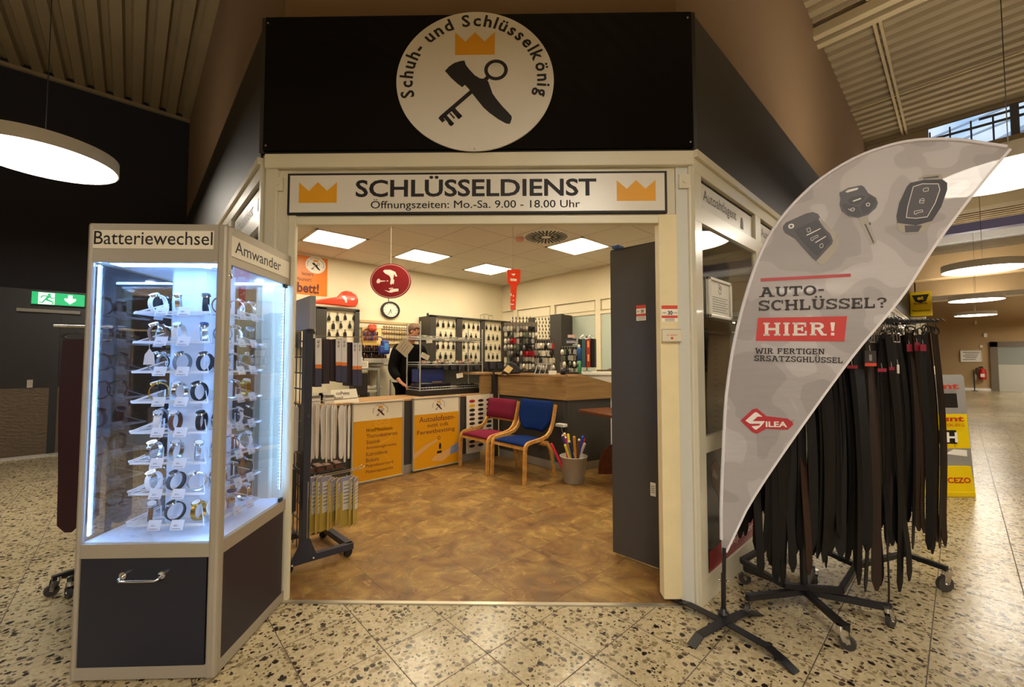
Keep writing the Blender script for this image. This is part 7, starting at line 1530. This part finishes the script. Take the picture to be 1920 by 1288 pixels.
# goods on the rack's far side, seen left of the post
for i, (px, pt, pb, m) in enumerate([(546, 762, 850, INS), (552, 764, 846, INS), (548, 880, 960, mat('net_dark', '#3A3436', .6))]): flat_item('shoe_tree_pack', ['pale pack behind the rack post at left, upper', 'pale pack touching the rack post at left, upper', 'dark netted pack behind the rack post at left, lower'][i], None, px, pt, pb, 3.30, .06, RECT, m, .02, .5)
t = thing('wire_basket', 'dark wire basket with brown goods on the rack behind the low packets', 'basket', (RKX + .03, RKY + .10, .64)); b = MB(); [b.bar((0, y, 0), (.30, y, 0), .008, .008) for y in (0, .12, .24)]; [b.bar((x, 0, 0), (x, .24, 0), .006, .006) for x in (0, .1, .2, .3)]; [b.bar((0, y, .05), (.30, y, .05), .006, .006) for y in (0, .24)]; b.build('wire', BLACKM, t); b = MB(); [b.cbox(.02 + .07 * i, .075 + .07 * i, .03, .15, .004, .04 + .01 * (i % 2), .008) for i in range(4)]; b.build('contents', mat('goods_brown', '#6A4634', .5), t)

# ================================================================== WORKSHOP BEHIND THE COUNTER
t = thing('platform', 'low wooden standing platform behind the counter', 'platform', (3.0, 5.66, .006)); MB().box(-1.2, .9, .02, .70, 0, .28).build('deck', mat('platform_wood', '#5A4632', .7), t)
yw = 6.40
BX = lambda px, y=yw: aty(px, 640, y).x
BZ = lambda py, px=700, y=yw: aty(px, py, y).z
t = thing('wall_ledge', 'pale wooden ledge running along the rear wall above the tools', 'ledge', (BX(672), YB, BZ(603, 690))); w = BX(800) - BX(672); MB().box(0, w, -.05, 0, -.02, .02).build('rail', mat('ledge_wood', '#C2A878', .6), t); MB().box(0, w, -.035, -.0, -.10, -.02).build('backing', WALLCREAM, t)
t = thing('lace_board', 'yellowish board on the rear wall carrying coloured laces', 'board', (BX(678), YB, BZ(645, 690))); w = BX(713) - BX(678); h = BZ(609, 690) - BZ(645, 690); MB().box(0, w, -.03, -.002, 0, h).build('panel', mat('lace_panel', '#E8CF8C', .6), t); MB().box(-.01, w + .01, -.09, -.002, -.02, .01).build('ledge', mat('lace_ledge', '#C9A24A', .5), t)
lc = ['#27306A', '#8A2430', '#3A2A50', '#B04028', '#27408A', '#5A2030']
for r in range(2):
    for i in range(9):
        px = 683 + 3.1 * i; q = aty(px, 622 + 9 * r, yw - .06); tt = thing('lace_bundle', '%s lace bundle, %s in the %s row of the yellowish wall board' % (['navy', 'dark red', 'plum', 'orange-red', 'blue', 'wine'][(i + r) % 6], ORD[i], ['upper', 'lower'][r]), 'laces', q, 0, 'lace bundles on the wall board')
        b = MB(); b.lathe([(0, 0), (.010, -.005), (.013, -.03), (.010, -.06), (0, -.065)], 8); b.build('bundle', mat('lace_' + lc[(i + r) % 6][1:], lc[(i + r) % 6], .6), tt); b = MB(); b.tube([(0, 0, 0), (0, .03, .005)], .003, 5); b.build('peg', KLOOP, tt)
c = aty(698, 620, yw - .06); t = thing('net_bag', 'orange-red net bag lying on top of the lace board', 'net bag', c); b = MB(); b.ball((0, 0, .03), .075, 0, 2, (1, .6, .75)); b.ball((.03, .0, .07), .045, 0, 2, (1, .6, .8)); b.ball((-.03, 0, .07), .04, 0, 2, (1, .6, .9)); b.build('bag', mat('net_orange', '#C24A28', .6, bump=.5, bump_scale=80), t); b = MB(); b.tube([(-.06, 0, .03), (-.12, 0, .01), (-.16, .01, -.04)], .012, 6); b.build('strap', mat('net_strap', '#8A4A30', .6), t)
# strips and rails with tools right of the board
t = thing('tool_panel', 'pale wall panel with rows of small cobbler tools left of the person', 'tool panel', (BX(716), YB, BZ(650, 720))); w = BX(768) - BX(716); h = BZ(610, 720) - BZ(650, 720); MB().box(0, w, -.015, -.002, 0, h).build('panel', mat('tool_panel', '#D8C596', .6), t); b = MB(); [b.box(0, w, -.045, -.012, h * f, h * f + .012) for f in (.12, .38, .64, .9)]; b.build('rail', mat('rail_wood', '#A8854A', .5), t)
rnd = random.Random(4); tcol = [('red', '#A82A22'), ('dark', '#3A3330'), ('brown', '#7A5232'), ('steel', '#8A857A'), ('black', '#201C1C')]
for r, f in enumerate((.9, .64, .38)):
    for i in range(11):
        u = (i + .5) / 11; cn, hx = tcol[0] if (r == 1 and i < 2) or (r == 0 and i == 1) else rnd.choice(tcol[1:]); tt = thing('hand_tool', '%s small tool, %s on the %s rail of the tool panel' % (cn, ORD[i], ['top', 'middle', 'lowest'][r]), 'tool', (BX(716) + w * u, YB - .035, BZ(650, 720) + h * f + .012), 0, 'small tools on the rear wall'); k = rnd.uniform(.035, .06)
        MB().lathe([(0, .02), (.008, .018), (.009, 0), (.006, -.012)], 6).build('handle', mat('tl_' + cn, hx, .4), tt); MB().tube([(0, 0, -.01), (0, 0, -.01 - k)], .004, 5).build('blade', KLOOP if rnd.random() < .6 else mat('tl_' + cn), tt)
# shelf with polish bottles
ys_ = 6.25; t = thing('polish_shelf', 'dark shelf unit with two rows of polish bottles behind the counter', 'shelf', (aty(683, 672, ys_).x, YB, aty(683, 673, ys_).z)); w = aty(728, 672, ys_).x - aty(683, 672, ys_).x; h = aty(683, 646, ys_).z - aty(683, 673, ys_).z
b = MB(); b.box(0, w, -.16, -.002, -.02, 0); b.box(0, w, -.16, -.002, h * .5, h * .5 + .012); b.box(0, w, -.03, -.002, 0, h); b.build('shelf', mat('shelf_dark', '#3A322C', .6), t); b = MB(); b.box(-.01, w, -.17, -.158, -.06, .012); b.build('price_rail', mat('price_rail', '#B5AEA2', .4), t)
for r in range(2):
    for i in range(10):
        tt = thing('polish_bottle', '%s polish bottle, %s on the %s polish shelf' % (['dark', 'brown', 'black', 'wine'][(i * 3 + r) % 4], ORD[i], ['lower', 'upper'][r]), 'bottle', (t.location.x + w * (i + .5) / 10, YB - .11, t.location.z + (h * .5 + .012) * r), 0, 'polish bottles behind the counter')
        b = MB(); b.lathe([(0, 0), (.017, 0), (.017, .055), (.009, .066), (0, .066)], 8); b.build('bottle', mat('pb_%d' % ((i * 3 + r) % 4), ['#2A2020', '#5A3426', '#1A1618', '#5A2428'][(i * 3 + r) % 4], .3), tt); b = MB(); b.lathe([(0, .066), (.010, .066), (.010, .092), (0, .093)], 8); b.build('cap', mat('pb_cap_%d' % (i % 3), ['#C8BCA0', '#8A2A22', '#2A2422'][i % 3], .4), tt)
c = aty(720, 664, 6.12); t = thing('blue_bag', 'blue and light blue padded bag hanging beside the polish shelf', 'bag', (c.x, 6.12, c.z)); b = MB(); b.cbox(-.085, .085, -.05, .05, 0, .14, .03); b.cbox(-.05, .07, -.045, .045, .12, .22, .03); b.build('bag', mat('bag_blue', '#2C3E8A', .5), t); b = MB(); b.cbox(-.02, .05, -.056, -.045, .06, .17, .004); b.build('pocket', mat('bag_lightblue', '#4A86C8', .5), t); b = MB(); b.tube([(.0, 0, .2), (.0, .1, .27), (.0, .28, .29)], .008, 6); b.build('strap', mat('bag_blue'), t)
# grey bench with an opening, white lasts, black box
yb0 = 5.95; X0, X1 = aty(676, 690, yb0).x, aty(713, 690, yb0).x; zt = aty(690, 690, yb0).z
t = thing('work_bench', 'grey metal work bench with an open compartment behind the counter', 'bench', (X0, yb0, .0)); w = X1 - X0; GREYM = mat('bench_grey', '#8A877E', .5)
b = MB(); b.box(0, w, 0, .40, zt - .035, zt); [b.box(x, x + .04, y, y + .04, .286, zt - .035) for x in (0, w - .04) for y in (0, .36)]; b.build('frame', GREYM, t); b = MB(); b.box(.0, w, .02, .38, zt - .36, zt - .33); b.build('shelf', mat('bench_board', '#C2B9A4', .6), t); t.location.z = 0
b = MB(); b.box(w, w + .32, .12, .40, zt + .03, zt + .05); b.build('side_board', GREYM, t); MB().box(w, w + .32, .12, .40, .29, .31).build('lower_board', GREYM, t)
for i, (px, py) in enumerate([(691, 724), (704, 724)]):
    tt = thing('shoe_last', 'white shoe last lying in the bench compartment, %s of two' % ['left', 'right'][i], 'shoe last', (aty(px, py, yb0 + .12).x, yb0 + .14, zt - .33)); b = MB(); b.ball((0, 0, .035), .05, 0, 2, (1.1, .6, .62)); b.ball((.07, 0, .025), .035, 0, 2, (1.4, .7, .7)); b.build('last', mat('last_white', '#E6E0D0', .5), tt)
t = thing('black_case', 'black upright box standing beside the work bench', 'box', (aty(676, 720, 5.85).x - .03, 5.74, .292)); MB().cbox(-.10, .09, 0, .2, 0, aty(676, 700, 5.85).z - .29, .01).build('case', mat('case_black', '#1A1818', .5), t); MB().cbox(-.105, .095, -.005, .205, aty(676, 700, 5.85).z - .29, aty(676, 697, 5.85).z - .275, .01).build('lid', mat('case_lid', '#8A8A72', .5), t)
c = aty(684, 690, 5.98); t = thing('price_card', 'white price card standing on the grey work bench', 'card', (c.x, 6.0, zt)); MB().box(-.05, .06, 0, .004, 0, .10).build('card', PAPER, t); b = MB(); [b.box(-.035, .04, -.001, .001, .02 + .02 * i, .026 + .02 * i) for i in range(4)]; b.build('lettering', TXT, t)
c = aty(681, 672, 6.0); t = thing('spray_can', 'slim white spray can behind the price card on the grey bench', 'can', (c.x, 6.08, zt)); MB().lathe([(0, 0), (.025, 0), (.025, .15), (.015, .17), (0, .17)], 14).build('can', mat('can_white', '#D8D2C0', .4), t); MB().lathe([(0, .17), (.014, .17), (.014, .2), (0, .2)], 10).build('cap', mat('can_cap', '#8A8478', .4), t)
t = thing('work_chair', 'pale metal chair frame behind the person at left', 'chair', (aty(733, 720, 6.1).x + .04, 6.2, .292)); b = MB(); b.tube([(0, 0, .0), (0, 0, .9)], .012, 8); b.tube([(.1, -.05, .0), (.02, .02, .62)], .014, 8); b.tube([(.16, -.05, 0), (.16, -.05, .45)], .012, 8); b.build('tube_frame', mat('frame_pale', '#C9C4B8', .3, .6), t); MB().cbox(-.02, .18, -.1, .1, .45, .48, .01).build('seat', BLACKM, t)

# ================================================================== PERSON (stands on the platform behind the counter, head bowed over the work)
SKIN = mat('skin', '#C98C6C', .55); HAIR = mat('hair_brown', '#5E4430', .7, bump=.4, bump_scale=150); JACK = mat('jacket_black', '#0C0C0F', .9, spec=.15); TROU = mat('trousers_dark', '#101116', .9, spec=.15); SOLE_ = mat('shoe_black', '#141312', .5)
PO = V((3.21, 5.93, .286))
def skin_obj(name, m, nodes, edges, parent, root, lv=2):
    me = bpy.data.meshes.new(name); me.from_pydata([n[0] for n in nodes], edges, []); me.materials.append(m); o = bpy.data.objects.new(name, me); COL.objects.link(o)
    md = o.modifiers.new('skin', 'SKIN'); md.use_smooth_shade = True; md.branch_smoothing = .4
    for i, n in enumerate(nodes):
        sv = me.skin_vertices[0].data[i]; r = n[1]; sv.radius = (r, r) if not isinstance(r, tuple) else r; sv.use_root = (i == root)
    s = o.modifiers.new('sub', 'SUBSURF'); s.levels = lv; s.render_levels = lv; o.parent = parent; return o
per = thing('person', 'person in a black jacket behind the counter, head bowed over work at the wire rack', 'person', PO)
def chain(nodes, edges, start, pts):
    p = start
    for q in pts: nodes.append(q); edges.append((p, len(nodes) - 1)); p = len(nodes) - 1
    return p
N = [((0, 0, .90), (.135, .10))]; E = []
ch = chain(N, E, 0, [((0, -.03, 1.06), (.125, .095)), ((0, -.06, 1.24), (.14, .10)), ((0, -.085, 1.38), (.135, .095))])
nk = chain(N, E, ch, [((0, -.115, 1.475), (.062, .06)), ((0, -.155, 1.545), (.055, .055))])
hd_ = chain(N, E, nk, [((.005, -.205, 1.60), (.062, .075)), ((.012, -.215, 1.66), (.078, .092)), ((.016, -.20, 1.72), (.076, .09)), ((.018, -.185, 1.765), (.05, .06))])
def arm(s, el, wr, hand, fdir):
    sh = chain(N, E, ch, [((s * .175, -.09, 1.42), .062), ((s * .2, -.09, 1.36), .056)]); w = chain(N, E, sh, [((V((s * .2, -.09, 1.36)).lerp(V(el), .5)).to_tuple(), .05), (el, .043), (V(el).lerp(V(wr), .5).to_tuple(), .04), (wr, .027)])
    pm = chain(N, E, w, [(V(wr).lerp(V(hand), .55).to_tuple(), (.032, .018)), (hand, (.036, .016))]); fd = V(fdir).normalized(); sd = fd.cross(V((0, 0, 1))).normalized()
    for k in range(4):
        off = sd * (.024 - .016 * k); L = (.062, .072, .068, .052)[k]; b0 = V(hand) + off * .9 + fd * .012; chain(N, E, pm, [(b0.to_tuple(), .0095), ((b0 + fd * L * .45 + V((0, 0, -.006))).to_tuple(), .0088), ((b0 + fd * L * .8 + V((0, 0, -.022))).to_tuple(), .008), ((b0 + fd * L + V((0, 0, -.040))).to_tuple(), .0065)])
    th0 = V(wr).lerp(V(hand), .55) + sd * -s * -.0 + sd * (.03 if s < 0 else -.03); chain(N, E, pm - 1, [(th0.to_tuple(), .012), ((th0 + fd * .035 + sd * (.018 if s < 0 else -.018)).to_tuple(), .0105), ((th0 + fd * .062 + sd * (.014 if s < 0 else -.014) + V((0, 0, -.012))).to_tuple(), .008)])
arm(-1, (-.285, -.03, 1.08), (-.235, -.235, .905), (-.195, -.30, .855), (.45, -.75, -.45))
arm(1, (.29, -.06, 1.10), (.17, -.30, .945), (.13, -.375, .925), (-.35, -.85, -.2))
for s in (-1, 1): chain(N, E, 0, [((s * .085, 0, .82), .088), ((s * .095, .0, .66), .075), ((s * .10, .0, .47), .056), ((s * .10, .02, .30), .05), ((s * .10, .03, .09), .035), ((s * .10, -.03, .05), .036), ((s * .105, -.12, .035), (.04, .026))])
body = skin_obj('body', SKIN, N, E, per, 0)
# face, ears, hair (the head looks down to the person's left)
FT = Matrix.Translation((.012, -.207, 1.665)) @ Matrix.Rotation(radians(40), 4, 'Z') @ Matrix.Rotation(radians(30), 4, 'X')
def at_head(mb, p, r, sc=(1, 1, 1), sub=2, mi=0): 
    o = MB(); o.ball((0, 0, 0), r, 0, sub, sc); mb.add([FT @ (V(v) + V(p)) for v in o.v], o.f, mi, True)
b = MB(); at_head(b, (0, -.098, -.012), .016, (.75, 1.0, 1.4)); at_head(b, (0, -.106, -.026), .012, (1.1, 1, .8)); b.build('nose', SKIN, per)
b = MB(); [at_head(b, (s * .031, -.082, .012), .011) for s in (-1, 1)]; b.build('eye', mat('eye_dark', '#2A2220', .3), per)
b = MB(); [at_head(b, (s * .032, -.088, .030), .014, (1.5, .5, .35)) for s in (-1, 1)]; b.build('eyebrow', HAIR, per)
b = MB(); at_head(b, (0, -.090, -.058), .019, (1.3, .5, .35)); b.build('mouth', mat('lip', '#A5604E', .5), per)
b = MB(); [at_head(b, (s * .08, .005, -.008), .026, (.4, .75, 1.15)) for s in (-1, 1)]; b.build('ear', SKIN, per)
bm = bmesh.new(); bmesh.ops.create_icosphere(bm, subdivisions=4, radius=1)
for v in list(bm.verts):
    if v.co.z < -.78 or (v.co.y < -.42 and v.co.z < .50) or (v.co.y < .0 and v.co.z < -.05): v.tag = True
bmesh.ops.delete(bm, geom=[v for v in bm.verts if v.tag], context='VERTS')
for v in bm.verts:
    nz = noise.noise(v.co * 6) * .05; p = V((v.co.x * .087, v.co.y * .103, v.co.z * .098)) * (1 + nz) + V((0, .008, .022)); v.co = FT @ p
hb = MB(); hb.frombm(bm, 0, True); ho = hb.build('hair', HAIR, per); sd_ = ho.modifiers.new('solid', 'SOLIDIFY'); sd_.thickness = .012; sd_.offset = 0
# jacket and trousers follow the body
N2 = [((0, 0, .84), (.185, .14))]; E2 = []
c2_ = chain(N2, E2, 0, [((0, -.02, .95), (.18, .138)), ((0, -.04, 1.08), (.178, .135)), ((0, -.065, 1.24), (.185, .138)), ((0, -.088, 1.38), (.178, .13))]); chain(N2, E2, c2_, [((0, -.108, 1.46), (.095, .09)), ((0, -.125, 1.50), (.076, .074))])
for s, el, wr in ((-1, (-.262, -.03, 1.08), (-.24, -.21, .925)), (1, (.29, -.06, 1.10), (.18, -.28, .955))): chain(N2, E2, c2_, [((s * .185, -.09, 1.41), .10), ((s * .215, -.09, 1.35), .096), (V((s * .205, -.09, 1.36)).lerp(V(el), .5).to_tuple(), .09), (el, .082), (V(el).lerp(V(wr), .5).to_tuple(), .072), (wr, .05)])
skin_obj('jacket', JACK, N2, E2, per, 0)
N3 = [((0, 0, .88), (.15, .118))]; E3 = []
for s in (-1, 1): chain(N3, E3, 0, [((s * .088, 0, .80), .102), ((s * .097, 0, .64), .09), ((s * .10, 0, .46), .072), ((s * .10, .02, .28), .066), ((s * .10, .03, .07), .058)])
skin_obj('trousers', TROU, N3, E3, per, 0)
for s in (-1, 1): b = MB(); b.lathe([(.0, 0), (.046, .0), (.05, .02), (.046, .06), (.04, .09), (.0, .092)], 16, (s * .10, -.0, 0)); b.ball((s * .104, -.11, .035), .05, 0, 2, (.95, 1.5, .7)); b.build('shoe', SOLE_, per)
